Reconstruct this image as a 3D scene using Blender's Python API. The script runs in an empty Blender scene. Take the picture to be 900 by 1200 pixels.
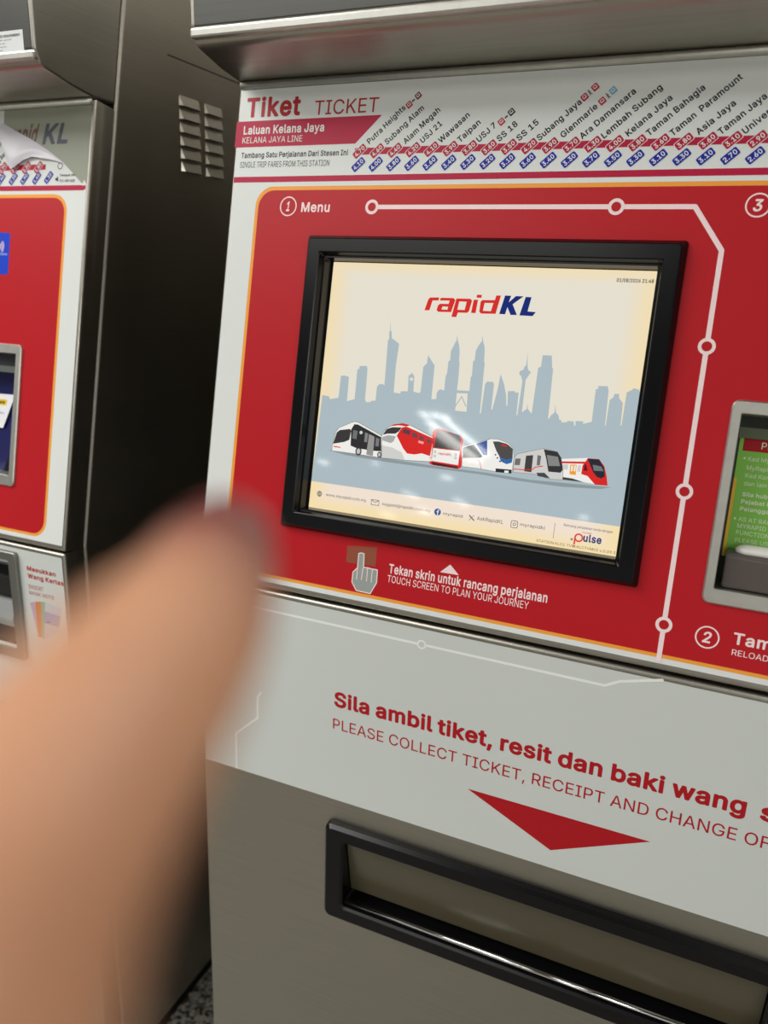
import bpy, bmesh, math, random
from mathutils import Vector, Matrix
from mathutils.geometry import tessellate_polygon

S = bpy.context.scene
COL = S.collection
ZS = 0.985                       # height of the seam between the two doors above the floor
TILT = 0.19465                   # backward lean of the upper door (radians)
sA, cA = math.sin(TILT), math.cos(TILT)

# ------------------------------------------------------------------ camera
CAM_POS = Vector((0.45669, -0.74514, 0.35992 + ZS))
RV = Vector((0.277566, 0.408963, 0.093259))
Rw = Matrix.Rotation(RV.length, 3, RV.normalized())
R = Rw @ Matrix(((1, 0, 0), (0, 0, -1), (0, 1, 0)))      # world -> camera (x right, y down, z ahead)
CR, CD, CF = Vector(R[0]), Vector(R[1]), Vector(R[2])
cam = bpy.data.objects.new('camera', bpy.data.cameras.new('camera'))
COL.objects.link(cam)
cam.matrix_world = Matrix(((CR.x, -CD.x, -CF.x, CAM_POS.x), (CR.y, -CD.y, -CF.y, CAM_POS.y), (CR.z, -CD.z, -CF.z, CAM_POS.z), (0, 0, 0, 1)))
cd = cam.data
cd.sensor_fit = 'VERTICAL'; cd.sensor_height = 36.0; cd.sensor_width = 27.0
cd.lens = 930.1 / 1200 * 36.0
cd.clip_start = 0.005
cd.dof.use_dof = True
cd.dof.focus_distance = 0.82
cd.dof.aperture_fstop = cd.lens / 6.2
S.camera = cam
S.view_settings.view_transform = 'Standard'
S.view_settings.look = 'None'
S.view_settings.gamma = 1.0
S.view_settings.use_curve_mapping = False
S.view_settings.exposure = 0.0

# ------------------------------------------------------------------ world and lamps
W = bpy.data.worlds.new('world'); S.world = W; W.use_nodes = True
W.node_tree.nodes['Background'].inputs[0].default_value = (0.80, 0.82, 0.80, 1)
W.node_tree.nodes['Background'].inputs[1].default_value = 0.62

CEIL = 2.885
def area(name, loc, sx, sy, power, col=(1, 0.985, 0.95), rot=(0, 0, 0)):
    l = bpy.data.lights.new(name, 'AREA'); l.shape = 'RECTANGLE'; l.size = sx; l.size_y = sy
    l.energy = power; l.color = col
    o = bpy.data.objects.new(name, l); COL.objects.link(o); o.location = loc; o.rotation_euler = rot
    return o
area('ceiling_or_fill_lamp', (-1.50, -1.20, CEIL - 0.02), 1.6, 1.2, 58)
area('ceiling_or_fill_lamp', (-1.10, -2.75, CEIL - 0.02), 2.2, 0.7, 28)  # added fill from behind the camera, brightens the lower sheets
area('ceiling_or_fill_lamp', (1.20, -1.60, CEIL - 0.02), 1.0, 0.5, 8)
area('ceiling_or_fill_lamp', (-3.0, -1.4, CEIL - 0.02), 0.4, 1.2, 27)
area('ceiling_or_fill_lamp', (1.0, 0.45, CEIL - 0.02), 1.2, 0.6, 26)  # added to light the upper side of the far machine
area('ceiling_or_fill_lamp', (4.6, -4.6, CEIL - 0.02), 2.0, 2.0, 150)  # this and the next two are added, to brighten what the steel edges reflect
area('ceiling_or_fill_lamp', (7.5, -9.0, CEIL - 0.02), 2.0, 2.0, 260)
area('ceiling_or_fill_lamp', (3.0, -9.5, CEIL - 0.02), 2.0, 2.0, 200)
# far rows of tubes and downlights over the concourse (they show as glints on the glass)
for x, y, sx, sy in ((-2.82, -9.2, 0.11, 2.5), (-2.55, -8.8, 0.09, 2.1), (-2.97, -9.5, 0.05, 2.0), (-2.75, -7.63, 0.09, 0.3), (-2.60, -7.6, 0.12, 0.22), (-2.50, -7.65, 0.08, 0.2),
                     (-6.65, -12.9, 0.20, 0.35), (-5.2, -12.1, 0.16, 0.14), (-4.03, -12.7, 0.22, 0.28), (-6.1, -16.5, 0.12, 1.1), (-4.85, -16.5, 0.12, 1.2),
                     (-7.1, -20.5, 0.34, 0.8), (-9.6, -24.0, 0.2, 1.2), (-2.0, -16.0, 0.20, 0.35)):
    area('ceiling_or_fill_lamp', (x, y, CEIL - 0.02), sx, sy, 23 * math.pi * sx * sy)

# ------------------------------------------------------------------ materials
def lin(c):
    c = c / 255.0
    return c / 12.92 if c <= 0.04045 else ((c + 0.055) / 1.055) ** 2.4
def rgb(r, g, b): return (lin(r), lin(g), lin(b), 1.0)
MATS = {}
def mat(name, col, rough=0.5, metal=0.0, spec=0.5, emit=0.0, coat=0.0):
    if name in MATS: return MATS[name]
    m = bpy.data.materials.new(name); m.use_nodes = True
    p = m.node_tree.nodes['Principled BSDF']
    p.inputs['Base Color'].default_value = col
    p.inputs['Roughness'].default_value = rough
    p.inputs['Metallic'].default_value = metal
    p.inputs['Specular IOR Level'].default_value = spec
    p.inputs['Coat Weight'].default_value = coat
    if emit:
        p.inputs['Emission Color'].default_value = col
        p.inputs['Emission Strength'].default_value = emit
        p.inputs['Base Color'].default_value = (0.004, 0.004, 0.004, 1)
    MATS[name] = m
    return m
SCREEN_GAIN = 1.0
def em(r, g, b):                  # a colour shown by the display (it gives off light)
    return mat('display_%d_%d_%d' % (r, g, b), rgb(r, g, b), 0.04, 0, 0.5, SCREEN_GAIN)
def ink(r, g, b, rough=0.38):     # printed vinyl
    return mat('print_%d_%d_%d' % (r, g, b), rgb(r, g, b), rough, 0, 0.24)

def steel(name, col, rough, stretch, bump=0.04, rvar=0.10):
    m = bpy.data.materials.new(name); m.use_nodes = True
    nt = m.node_tree; p = nt.nodes['Principled BSDF']
    tc = nt.nodes.new('ShaderNodeTexCoord'); mp = nt.nodes.new('ShaderNodeMapping')
    mp.inputs['Scale'].default_value = stretch
    nz = nt.nodes.new('ShaderNodeTexNoise'); nz.inputs['Scale'].default_value = 1.0; nz.inputs['Detail'].default_value = 3
    nt.links.new(tc.outputs['Object'], mp.inputs['Vector']); nt.links.new(mp.outputs['Vector'], nz.inputs['Vector'])
    n2 = nt.nodes.new('ShaderNodeTexNoise'); n2.inputs['Scale'].default_value = 9; n2.inputs['Detail'].default_value = 4
    nt.links.new(tc.outputs['Object'], n2.inputs['Vector'])
    mr = nt.nodes.new('ShaderNodeMapRange'); mr.inputs['To Min'].default_value = rough - rvar / 2; mr.inputs['To Max'].default_value = rough + rvar
    nt.links.new(n2.outputs['Fac'], mr.inputs['Value']); nt.links.new(mr.outputs['Result'], p.inputs['Roughness'])
    mx = nt.nodes.new('ShaderNodeMix'); mx.data_type = 'RGBA'
    mx.inputs['A'].default_value = tuple(c * 0.86 for c in col[:3]) + (1,); mx.inputs['B'].default_value = tuple(min(1, c * 1.1) for c in col[:3]) + (1,)
    nt.links.new(nz.outputs['Fac'], mx.inputs['Factor']); nt.links.new(mx.outputs['Result'], p.inputs['Base Color'])
    b = nt.nodes.new('ShaderNodeBump'); b.inputs['Strength'].default_value = bump; b.inputs['Distance'].default_value = 0.0006
    nt.links.new(nz.outputs['Fac'], b.inputs['Height']); nt.links.new(b.outputs['Normal'], p.inputs['Normal'])
    p.inputs['Metallic'].default_value = 1.0
    return m
STEEL = steel('brushed_steel_horizontal', (0.40, 0.38, 0.33, 1), 0.36, (6, 6, 900))
STEEL_SIDE = steel('brushed_steel_side', (0.46, 0.43, 0.375, 1), 0.30, (6, 6, 900))
ZINC = steel('satin_zinc', (0.60, 0.59, 0.54, 1), 0.40, (80, 80, 80), 0.02)
BLACK = mat('black_plastic', rgb(12, 12, 14), 0.24, 0, 0.26)
BLACK_MATT = mat('matt_black', rgb(9, 9, 9), 0.7, 0, 0.2)
CHROME = mat('chrome', (0.85, 0.85, 0.84, 1), 0.12, 1.0)
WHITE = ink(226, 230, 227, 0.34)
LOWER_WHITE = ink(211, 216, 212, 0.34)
FASCIA = steel('dark_satin_fascia', (0.105, 0.105, 0.098, 1), 0.40, (6, 6, 700), 0.03)
RED = ink(186, 24, 34, 0.40)
CRIMSON = ink(184, 18, 62, 0.42)
ORANGE = ink(246, 164, 66, 0.36)
PINKW = ink(250, 226, 226, 0.36)
LETTER_RED = ink(178, 22, 32)
LETTER_BLACK = ink(26, 24, 26)
BLUE = ink(22, 34, 158)

# ------------------------------------------------------------------ mesh helpers
def link_mesh(name, bm, mats, parent=None, smooth=False):
    me = bpy.data.meshes.new(name)
    bm.to_mesh(me); bm.free()
    if not isinstance(mats, (list, tuple)): mats = [mats]
    for m in mats: me.materials.append(m)
    if smooth:
        for p in me.polygons: p.use_smooth = True
    o = bpy.data.objects.new(name, me); COL.objects.link(o)
    if parent is not None: o.parent = parent
    return o
def box(bm, lo, hi, mi=0, bev=0.0, seg=2):
    g = bmesh.ops.create_cube(bm, size=1.0)
    for v in g['verts']:
        v.co = Vector([(lo[i] + hi[i]) / 2 + v.co[i] * (hi[i] - lo[i]) for i in range(3)])
    fs = {f for v in g['verts'] for f in v.link_faces}
    for f in fs: f.material_index = mi
    if bev:
        es = {e for f in fs for e in f.edges}
        bmesh.ops.bevel(bm, geom=list(es), offset=bev, segments=seg, affect='EDGES', profile=0.5)
def prism(bm, prof, x0, x1, mi=0, bev=0.0, seg=3):
    """profile [(y,z)] extruded along x"""
    a = [bm.verts.new((x0, y, z)) for y, z in prof]; b = [bm.verts.new((x1, y, z)) for y, z in prof]
    fs = [bm.faces.new(a), bm.faces.new(b[::-1])]
    n = len(prof)
    for i in range(n):
        fs.append(bm.faces.new((a[i], b[i], b[(i + 1) % n], a[(i + 1) % n])))
    bmesh.ops.recalc_face_normals(bm, faces=fs)
    for f in fs: f.material_index = mi
    if bev:
        bmesh.ops.bevel(bm, geom=list({e for f in fs for e in f.edges}), offset=bev, segments=seg, affect='EDGES', profile=0.5)
# surfaces that carry print: (u, v, off) -> machine-local point
XC = (-0.1112 + 0.752) / 2
def up(u, v, off=0.0): return Vector((u - XC, v * sA - off * cA, v * cA + off * sA + ZS))
def lo(u, v, off=0.0): return Vector((u - XC, -off, v + ZS))

def rrect(u0, v0, u1, v1, r, n=6):
    pts = []
    for cx, cy, a0 in ((u1 - r, v1 - r, 0), (u0 + r, v1 - r, 90), (u0 + r, v0 + r, 180), (u1 - r, v0 + r, 270)):
        for i in range(n + 1):
            t = math.radians(a0 + 90 * i / n); pts.append((cx + r * math.cos(t), cy + r * math.sin(t)))
    return pts
def circ(u, v, r, n=24, sy=1.0): return [(u + r * math.cos(2 * math.pi * i / n), v + sy * r * math.sin(2 * math.pi * i / n)) for i in range(n)]
def area2(p): return 0.5 * sum(p[i][0] * p[(i + 1) % len(p)][1] - p[(i + 1) % len(p)][0] * p[i][1] for i in range(len(p)))

LAYER = 0.00012
class Print:
    """flat print collected into one mesh; every layer lies a hair above the one below"""
    def __init__(self, fr, off): self.fr, self.off, self.bm, self.mats = fr, off, bmesh.new(), []
    def mi(self, m):
        if m not in self.mats: self.mats.append(m)
        return self.mats.index(m)
    def poly(self, pts, m, layer=0, holes=()):
        loops = [[Vector((p[0], p[1], 0)) for p in pts]] + [[Vector((p[0], p[1], 0)) for p in h] for h in holes if len(h) > 2]
        flat = [p for l in loops for p in l]
        off = self.off + layer * LAYER; k = self.mi(m)
        vs = [self.bm.verts.new(self.fr(p.x, p.y, off)) for p in flat]
        for t in tessellate_polygon(loops):
            a, b, c = (flat[i] for i in t)
            ar = (b.x - a.x) * (c.y - a.y) - (c.x - a.x) * (b.y - a.y)
            if abs(ar) < 1e-12: continue
            if ar < 0: t = (t[0], t[2], t[1])
            try: f = self.bm.faces.new([vs[i] for i in t]); f.material_index = k
            except ValueError: pass
    def line(self, pts, w, m, layer=0, closed=False):
        n = len(pts); h = w / 2
        for i in range(n if closed else n - 1):
            a = Vector(pts[i]); b = Vector(pts[(i + 1) % n]); d = b - a
            if d.length < 1e-9: continue
            d.normalize(); q = Vector((-d.y, d.x)) * h
            self.poly([a - q, b - q, b + q, a + q], m, layer + 0.12 * (i % 4))
        for i in range(n):
            if closed or 0 < i < n - 1: self.poly(circ(pts[i][0], pts[i][1], h, 10), m, layer + 0.5 + 0.1 * (i % 3))
    def ring(self, u, v, r0, r1, m, layer=0, n=28, sy=1.0):
        self.poly(circ(u, v, r1, n, sy), m, layer, [circ(u, v, r0, n, sy)])
    def text(self, s, u, v, L, h, ang, m, bold=0, layer=0, shear=0.0, track=0, fit=True, sx=None):
        """lettering with its ink starting at u, baseline v, ink length L and capital height h"""
        w = 'L' if bold <= -4 else 'R' if bold <= 8 else 'B' if bold <= 28 else 'K'
        ex = {'L': -9, 'R': 2, 'B': 21, 'K': 29}[w]
        pen = 0; items = []; lo_, hi_ = 1e9, -1e9
        for ch in s:
            if ch == ' ': pen += 190 + track; continue
            adv, cont = GLYPHS[w].get(ch) or GLYPHS['B' if w == 'K' else 'R'][ch]
            for c in cont:
                for x, y in c: lo_ = min(lo_, x + pen); hi_ = max(hi_, x + pen)
            items.append((pen, cont)); pen += adv + ex * 1.6 + track
        ky = h / (509.0 + 2 * ex); kx = (L / (hi_ - lo_)) if fit else (sx or ky)
        ca, sa = math.cos(ang), math.sin(ang)
        def T(p, pn):
            y = (p[1] + ex) * ky; x = (p[0] + pn - lo_) * kx + shear * y
            return (u + x * ca - y * sa, v + x * sa + y * ca)
        for pn, cs in items:
            outer = [c for c in cs if area2(c) > 0]; holes = [c for c in cs if area2(c) < 0]
            for o in outer:
                self.poly([T(p, pn) for p in o], m, layer, [[T(p, pn) for p in hh] for hh in holes if inside(hh[0], o)])
    def build(self, name, parent):
        return link_mesh(name, self.bm, self.mats, parent)
def inside(p, poly):
    r = False; n = len(poly)
    for i in range(n):
        (x1, y1), (x2, y2) = poly[i], poly[(i + 1) % n]
        if (y1 > p[1]) != (y2 > p[1]) and p[0] < (x2 - x1) * (p[1] - y1) / (y2 - y1) + x1: r = not r
    return r
def tag(o, label, cat, group=None):
    o['label'] = label; o['category'] = cat
    if group: o['group'] = group
    return o

# ------------------------------------------------------------------ measured outlines (metres on each panel) and letter outlines
D = {
"banner":[[-0.11039,0.53334],[0.0729,0.53235],[0.04452,0.50516],[-0.11037,0.50613]],
"hdr_redline":[[-0.10964,0.47211],[0.45681,0.47217],[0.45756,0.46716],[-0.10965,0.46674]],
"routebar":[[0.07002,0.50088],[0.45264,0.50002],[0.45351,0.49423],[0.07086,0.49398]],
"redtags":[[0.05092,0.49774],[0.07176,0.49813],[0.09226,0.4982],[0.11243,0.49796],[0.13291,0.49771],[0.15397,0.49773],[0.17467,0.49746],[0.19562,0.49717],[0.21644,0.49718],[0.23712,0.49746],[0.25743,0.49746],[0.27824,0.49742],[0.29917,0.49766],[0.32,0.4976],[0.34095,0.49752],[0.36197,0.49771],[0.38206,0.49763],[0.40304,0.49752],[0.42379,0.49766],[0.44433,0.4978]],
"bluetags":[[0.0508,0.48349],[0.07108,0.48308],[0.09226,0.4839],[0.11285,0.48347],[0.1337,0.48334],[0.15412,0.48352],[0.17453,0.48339],[0.19584,0.48323],[0.21567,0.48399],[0.23618,0.48383],[0.25753,0.48336],[0.27804,0.48376],[0.29902,0.48413],[0.31964,0.48394],[0.34037,0.48401],[0.36148,0.48407],[0.38158,0.48441],[0.40313,0.48442],[0.42451,0.48417],[0.44458,0.48446]],
"stations":[["Putra Heights",0.06169,0.50437,0.05198,41.1],["Subang Alam",0.08251,0.50314,0.05208,42.9],["Alam Megah",0.10384,0.50313,0.0479,43.8],["USJ 21",0.12303,0.50348,0.02709,40.2],["Wawasan",0.14334,0.50288,0.03884,41.9],["Taipan",0.16419,0.50285,0.02755,42.6],["USJ 7",0.18468,0.50253,0.02266,40.7],["SS 18",0.20601,0.50247,0.02355,43.0],["SS 15",0.2263,0.50244,0.02467,44.6],["Subang Jaya",0.24685,0.50209,0.05048,44.3],["Glenmarie",0.26997,0.50394,0.04067,43.2],["Ara Damansara",0.2887,0.50221,0.0611,44.9],["Lembah Subang",0.30944,0.50211,0.06465,44.3],["Kelana Jaya",0.33181,0.50333,0.04824,43.9],["Taman Bahagia",0.35062,0.50298,0.05989,43.3],["Taman  Paramount",0.37181,0.50228,0.07199,43.7],["Asia Jaya",0.39449,0.5026,0.03837,45.7],["Taman Jaya",0.41347,0.50196,0.04624,43.8],["Universiti",0.43372,0.50207,0.03745,47.1]],
"icons":[[0.103,0.54335],[0.1073,0.54741],[0.11219,0.55203],[0.20563,0.52214],[0.21005,0.52663],[0.21476,0.53108],[0.28559,0.54168],[0.28995,0.54564],[0.29446,0.5504],[0.30286,0.53719],[0.30763,0.54166],[0.31177,0.54641]],
"redcorners":[[-0.05748,0.46132],[0.45829,0.46229],[-0.07685,0.34936],[-0.07298,0.21617],[-0.003,0.01763],[0.52518,0.0152]],
"badges":[[-0.03134,0.43988],[0.46844,0.0446],[0.45355,0.44036]],
"uptri":[[0.20913,0.06962],[0.21994,0.05996],[0.19881,0.05963]],
"rt":[[0.07259,0.43799],[0.32957,0.43794],[0.4005,0.43869],[0.42848,0.40018],[0.42833,0.31355],[0.42884,0.178],[0.42926,0.04877],[0.43036,0.01081]],
"pic_sq":[[0.08707,0.06999],[0.12303,0.07417],[0.12383,0.05242],[0.08776,0.05135]],
"pic_hand":[[0.10199,0.06364],[0.10504,0.06484],[0.10846,0.06438],[0.10973,0.0491],[0.11398,0.0495],[0.12015,0.0492],[0.12662,0.04914],[0.12723,0.03501],[0.12109,0.02145],[0.10359,0.02199],[0.09747,0.03044],[0.09745,0.04174],[0.10242,0.04748]],
"pic_lines":[[0.10268,0.03434],[0.10242,0.04748],[0.10865,0.03473],[0.10904,0.04863],[0.11508,0.03417],[0.11461,0.04892],[0.12085,0.03419],[0.12055,0.04893]],
"rd_outer":[[0.45745,0.26736],[0.45864,0.07715]],
"rd_inner":[[0.46799,0.25469],[0.4669,0.09269]],
"rd_nt":[[0.4725,0.23418],[0.47078,0.12757]],
"rd_nt_head":[[0.4725,0.23418],[0.47223,0.22435]],
"rd_yel":[[0.4699,0.19574],[0.47054,0.12921]],
"rd_tray":[[0.47161,0.12665],[0.47153,0.08627]],
"rd_oval":[[0.48063,0.13205]],
"lroute":[[-0.02634,-0.01927],[0.02364,-0.01922],[0.18613,-0.01825],[0.38237,-0.0207],[0.39587,-0.01541],[0.43523,0.01092]],
"lroute2":[[-0.0206,-0.13633],[-0.02564,-0.14473],[-0.02603,-0.17351],[-0.05884,-0.20468],[-0.05999,-0.25528]],
"dtri":[[0.24969,-0.18752],[0.44645,-0.18736],[0.34755,-0.23406]],
"screen":[[0.02764,0.3822],[0.37511,0.38261],[0.37584,0.10328],[0.02776,0.10418]],
"footer":[[0.02216,0.13531],[0.38141,0.13497]],
"sky":[[0.03047,0.23426],[0.03907,0.23352],[0.04064,0.23044],[0.05118,0.23311],[0.05143,0.25738],[0.05537,0.25833],[0.06143,0.25733],[0.06227,0.23028],[0.07139,0.23323],[0.07094,0.26649],[0.07322,0.26708],[0.07331,0.27023],[0.08209,0.27089],[0.08328,0.2668],[0.08415,0.23439],[0.08568,0.23138],[0.09143,0.23191],[0.09194,0.23342],[0.09697,0.23388],[0.09697,0.24913],[0.09932,0.25245],[0.10436,0.25246],[0.10569,0.25091],[0.10398,0.30032],[0.1053,0.30246],[0.10443,0.30957],[0.10521,0.31064],[0.10429,0.32183],[0.1061,0.31069],[0.10735,0.30974],[0.10817,0.30304],[0.11762,0.2975],[0.1169,0.27964],[0.11663,0.27449],[0.11759,0.24467],[0.1253,0.24432],[0.12611,0.24686],[0.13385,0.24753],[0.13287,0.26446],[0.13455,0.26521],[0.13623,0.26779],[0.13828,0.2655],[0.13958,0.26397],[0.1405,0.2477],[0.14726,0.24666],[0.1488,0.24842],[0.14857,0.27483],[0.15239,0.27916],[0.15242,0.28764],[0.1613,0.2774],[0.16214,0.24147],[0.16751,0.24196],[0.16734,0.24842],[0.16889,0.25159],[0.17153,0.25282],[0.17533,0.25174],[0.17513,0.26681],[0.17632,0.27091],[0.17628,0.28291],[0.17806,0.28404],[0.17764,0.29397],[0.17996,0.2991],[0.18119,0.30275],[0.18261,0.30482],[0.18244,0.31114],[0.18408,0.30491],[0.18624,0.29951],[0.18742,0.29364],[0.18805,0.28376],[0.18881,0.28282],[0.18945,0.26795],[0.18962,0.25338],[0.20326,0.25376],[0.20288,0.26802],[0.20394,0.2695],[0.20341,0.28487],[0.20493,0.28597],[0.2049,0.29581],[0.20694,0.30085],[0.20861,0.3039],[0.2102,0.30596],[0.20998,0.31239],[0.21163,0.30605],[0.21368,0.30129],[0.21464,0.29548],[0.2153,0.28573],[0.21616,0.28383],[0.21656,0.26814],[0.21758,0.23162],[0.21881,0.23174],[0.21936,0.26245],[0.22147,0.26519],[0.22803,0.26514],[0.22901,0.26228],[0.22929,0.23671],[0.2305,0.23683],[0.23355,0.25874],[0.23461,0.27388],[0.23953,0.26414],[0.24325,0.25274],[0.24486,0.24213],[0.24605,0.24224],[0.24449,0.25714],[0.2518,0.25797],[0.25201,0.25643],[0.25595,0.25678],[0.25665,0.23348],[0.25764,0.23358],[0.25836,0.26861],[0.2563,0.27366],[0.25408,0.27541],[0.25446,0.27853],[0.25781,0.28014],[0.25856,0.28347],[0.26016,0.28475],[0.2599,0.29855],[0.26161,0.28428],[0.2627,0.28052],[0.26595,0.27827],[0.26405,0.27485],[0.26151,0.27021],[0.26198,0.23693],[0.26427,0.2391],[0.26661,0.24087],[0.26638,0.24705],[0.26778,0.24099],[0.27144,0.23727],[0.27227,0.23696],[0.27274,0.2832],[0.27545,0.28474],[0.27566,0.29619],[0.2849,0.29645],[0.28693,0.28427],[0.28801,0.2834],[0.28958,0.23327],[0.29103,0.23399],[0.29198,0.23697],[0.29541,0.24018],[0.29495,0.24779],[0.29674,0.24031],[0.29959,0.23772],[0.30117,0.23309],[0.30307,0.23329],[0.30337,0.23102],[0.30903,0.2316],[0.30885,0.23292],[0.31545,0.23321],[0.3166,0.22895],[0.31791,0.22909],[0.31727,0.23377],[0.32475,0.23415],[0.32508,0.23172],[0.33311,0.23443],[0.33274,0.26668],[0.33503,0.26743],[0.33465,0.2702],[0.34377,0.2706],[0.34526,0.26645],[0.34639,0.23204],[0.34711,0.23212],[0.34745,0.25735],[0.35066,0.26043],[0.3511,0.26381],[0.35558,0.2642],[0.35617,0.26],[0.36038,0.25576],[0.36114,0.23357],[0.36203,0.23366],[0.36252,0.2661],[0.36745,0.26929],[0.36813,0.27082],[0.37361,0.26982],[0.37578,0.26452]],
"bridge":[[0.18979,0.25039],[0.20172,0.25104],[0.20294,0.23179],[0.19024,0.23197]],
"clock":[[0.13667,0.26068]],
"logo_r":[[[0.14255,0.33456],[0.14549,0.34623],[0.14734,0.34825],[0.15778,0.34868],[0.15705,0.34553],[0.15048,0.34525],[0.14822,0.33484]]],
"logo_a":[[[0.15942,0.34845],[0.17372,0.34876],[0.17587,0.34678],[0.17274,0.33408],[0.15839,0.33368],[0.15623,0.33552],[0.15723,0.34033],[0.1594,0.34221],[0.16896,0.34249],[0.16964,0.34593],[0.15865,0.3456]],[[0.16247,0.33953],[0.16886,0.33953],[0.1683,0.33639],[0.16175,0.33637]]],
"logo_p":[[[0.17692,0.34845],[0.19224,0.3488],[0.19434,0.34699],[0.19233,0.33607],[0.19053,0.33422],[0.18035,0.33401],[0.17907,0.32922],[0.17367,0.32924]],[[0.18045,0.34551],[0.1886,0.34557],[0.18736,0.337],[0.17935,0.33691]]],
"logo_i":[[[0.19608,0.34794],[0.2007,0.34814],[0.1997,0.33437],[0.19472,0.33442]],[]],
"logo_idot":[[[0.1991,0.35332],[0.20436,0.35324],[0.20399,0.35017],[0.19858,0.35024]]],
"logo_d":[[[0.20534,0.34805],[0.21874,0.34848],[0.21963,0.35328],[0.2246,0.35349],[0.2213,0.33471],[0.2056,0.33423],[0.20351,0.33602],[0.20373,0.34623]],[[0.20816,0.34527],[0.2176,0.34554],[0.21595,0.3372],[0.20738,0.33708]]],
"logo_K":[[[0.22894,0.35366],[0.23539,0.35364],[0.23373,0.34697],[0.24033,0.35356],[0.24832,0.3536],[0.23801,0.34516],[0.24387,0.33468],[0.2372,0.33435],[0.23288,0.34205],[0.23143,0.33478],[0.22509,0.33475]]],
"logo_L":[[[0.2506,0.35312],[0.25663,0.35309],[0.25443,0.33878],[0.26298,0.33848],[0.26016,0.33436],[0.24644,0.33438]]],
"v_ground":[[0.04493,0.17308],[0.0558,0.17347],[0.11255,0.17204],[0.16883,0.17095],[0.23274,0.17081],[0.27951,0.16949],[0.3611,0.17258],[0.35047,0.16944],[0.31308,0.16671],[0.26388,0.16685],[0.22475,0.16839],[0.16919,0.16811],[0.11301,0.1683],[0.06823,0.16997]],
"v_bus_body":[[0.05007,0.1728],[0.04999,0.17756],[0.05056,0.18303],[0.05277,0.19512],[0.05631,0.1998],[0.06984,0.20654],[0.07434,0.20849],[0.0791,0.20813],[0.10838,0.19685],[0.11002,0.19282],[0.11202,0.17261],[0.10793,0.17213],[0.08807,0.17253],[0.06549,0.17287]],
"v_bus_front":[[0.05058,0.18087],[0.05385,0.19416],[0.05735,0.19712],[0.06994,0.19973],[0.07162,0.19756],[0.07045,0.18739],[0.06413,0.18433]],
"v_bus_side":[[0.07142,0.19925],[0.07469,0.20555],[0.0794,0.20561],[0.10863,0.19477],[0.11098,0.17925],[0.10019,0.17862],[0.08019,0.17929],[0.07285,0.18124]],
"v_bus_win1":[[0.07428,0.19912],[0.07956,0.19841],[0.07927,0.18901],[0.07398,0.1897]],
"v_bus_win2":[[0.08901,0.19793],[0.09287,0.19686],[0.09265,0.18709],[0.08911,0.18733]],
"v_bus_door":[[0.09407,0.19657],[0.10107,0.19437],[0.10159,0.17285],[0.09334,0.17358]],
"v_bus_win3":[[0.103,0.19374],[0.1073,0.19252],[0.1074,0.18411],[0.10324,0.18405]],
"v_bus_w":[[0.08365,0.17606],[0.1094,0.17526],[0.08441,0.19722]],
"v_bus_text":[[0.05205,0.17866],[0.06076,0.17836],[0.06065,0.17727],[0.05193,0.17756]],
"v_mono_white":[[0.11142,0.17191],[0.10876,0.19374],[0.10984,0.19806],[0.11361,0.20475],[0.12165,0.20976],[0.13261,0.21235],[0.14285,0.21092],[0.16937,0.20142],[0.17096,0.17492],[0.13975,0.1728]],
"v_mono_red":[[0.12711,0.19846],[0.13206,0.20773],[0.137,0.20949],[0.16997,0.20005],[0.16826,0.18077],[0.15859,0.18251],[0.15,0.18026],[0.14149,0.18051],[0.1364,0.18533]],
"v_mono_top":[[0.11849,0.20777],[0.12269,0.2105],[0.13308,0.21219],[0.1417,0.21122],[0.13745,0.20953],[0.12842,0.20984]],
"v_mono_win":[[0.1106,0.19751],[0.11436,0.2042],[0.12086,0.20697],[0.13204,0.20793],[0.12923,0.20327],[0.12552,0.20038],[0.1161,0.19936]],
"v_mono_light":[[0.11002,0.19282],[0.11108,0.19546],[0.11742,0.19783],[0.12655,0.19757],[0.1243,0.19189],[0.12141,0.18947],[0.11136,0.19129]],
"v_mono_grey":[[0.1097,0.18605],[0.12356,0.1849],[0.13541,0.18063],[0.1397,0.17321],[0.12351,0.17231],[0.11137,0.17233]],
"v_mono_w1":[[0.13269,0.2026],[0.13551,0.20705],[0.14312,0.20517],[0.14258,0.20056]],
"v_mono_w2":[[0.1452,0.20456],[0.15163,0.20278],[0.15115,0.19777],[0.14476,0.19914]],
"v_mono_w3":[[0.15397,0.20179],[0.15971,0.19995],[0.15908,0.19618],[0.15365,0.19722]],
"v_mono_w4":[[0.16308,0.19929],[0.16805,0.198],[0.16746,0.19403],[0.16294,0.19517]],
"v_mono_sign":[[0.15359,0.19598],[0.15964,0.19521],[0.15954,0.19252],[0.15346,0.19349]],
"v_lrt_red":[[0.16863,0.17258],[0.16743,0.17861],[0.1683,0.20641],[0.17044,0.21011],[0.1735,0.21166],[0.19988,0.20637],[0.20284,0.20306],[0.20481,0.17295],[0.20124,0.17088],[0.17271,0.17143]],
"v_lrt_win":[[0.17259,0.21034],[0.19769,0.20694],[0.20042,0.2038],[0.2013,0.19037],[0.17182,0.19063]],
"v_lrt_white":[[0.17084,0.1897],[0.20096,0.18972],[0.20115,0.17494],[0.17083,0.17594]],
"v_lrt_dark":[[0.17101,0.17452],[0.20094,0.17328],[0.20075,0.17143],[0.17263,0.17204]],
"v_lrt_lights":[[0.17393,0.18596],[0.17406,0.18146],[0.19741,0.18586],[0.19745,0.18221]],
"v_mrt_body":[[0.20551,0.17405],[0.20282,0.19499],[0.22932,0.20499],[0.23224,0.2063],[0.23117,0.20658],[0.24137,0.20692],[0.25189,0.20414],[0.25817,0.19933],[0.25985,0.18968],[0.25987,0.17426],[0.24272,0.17328],[0.22295,0.1742]],
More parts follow.
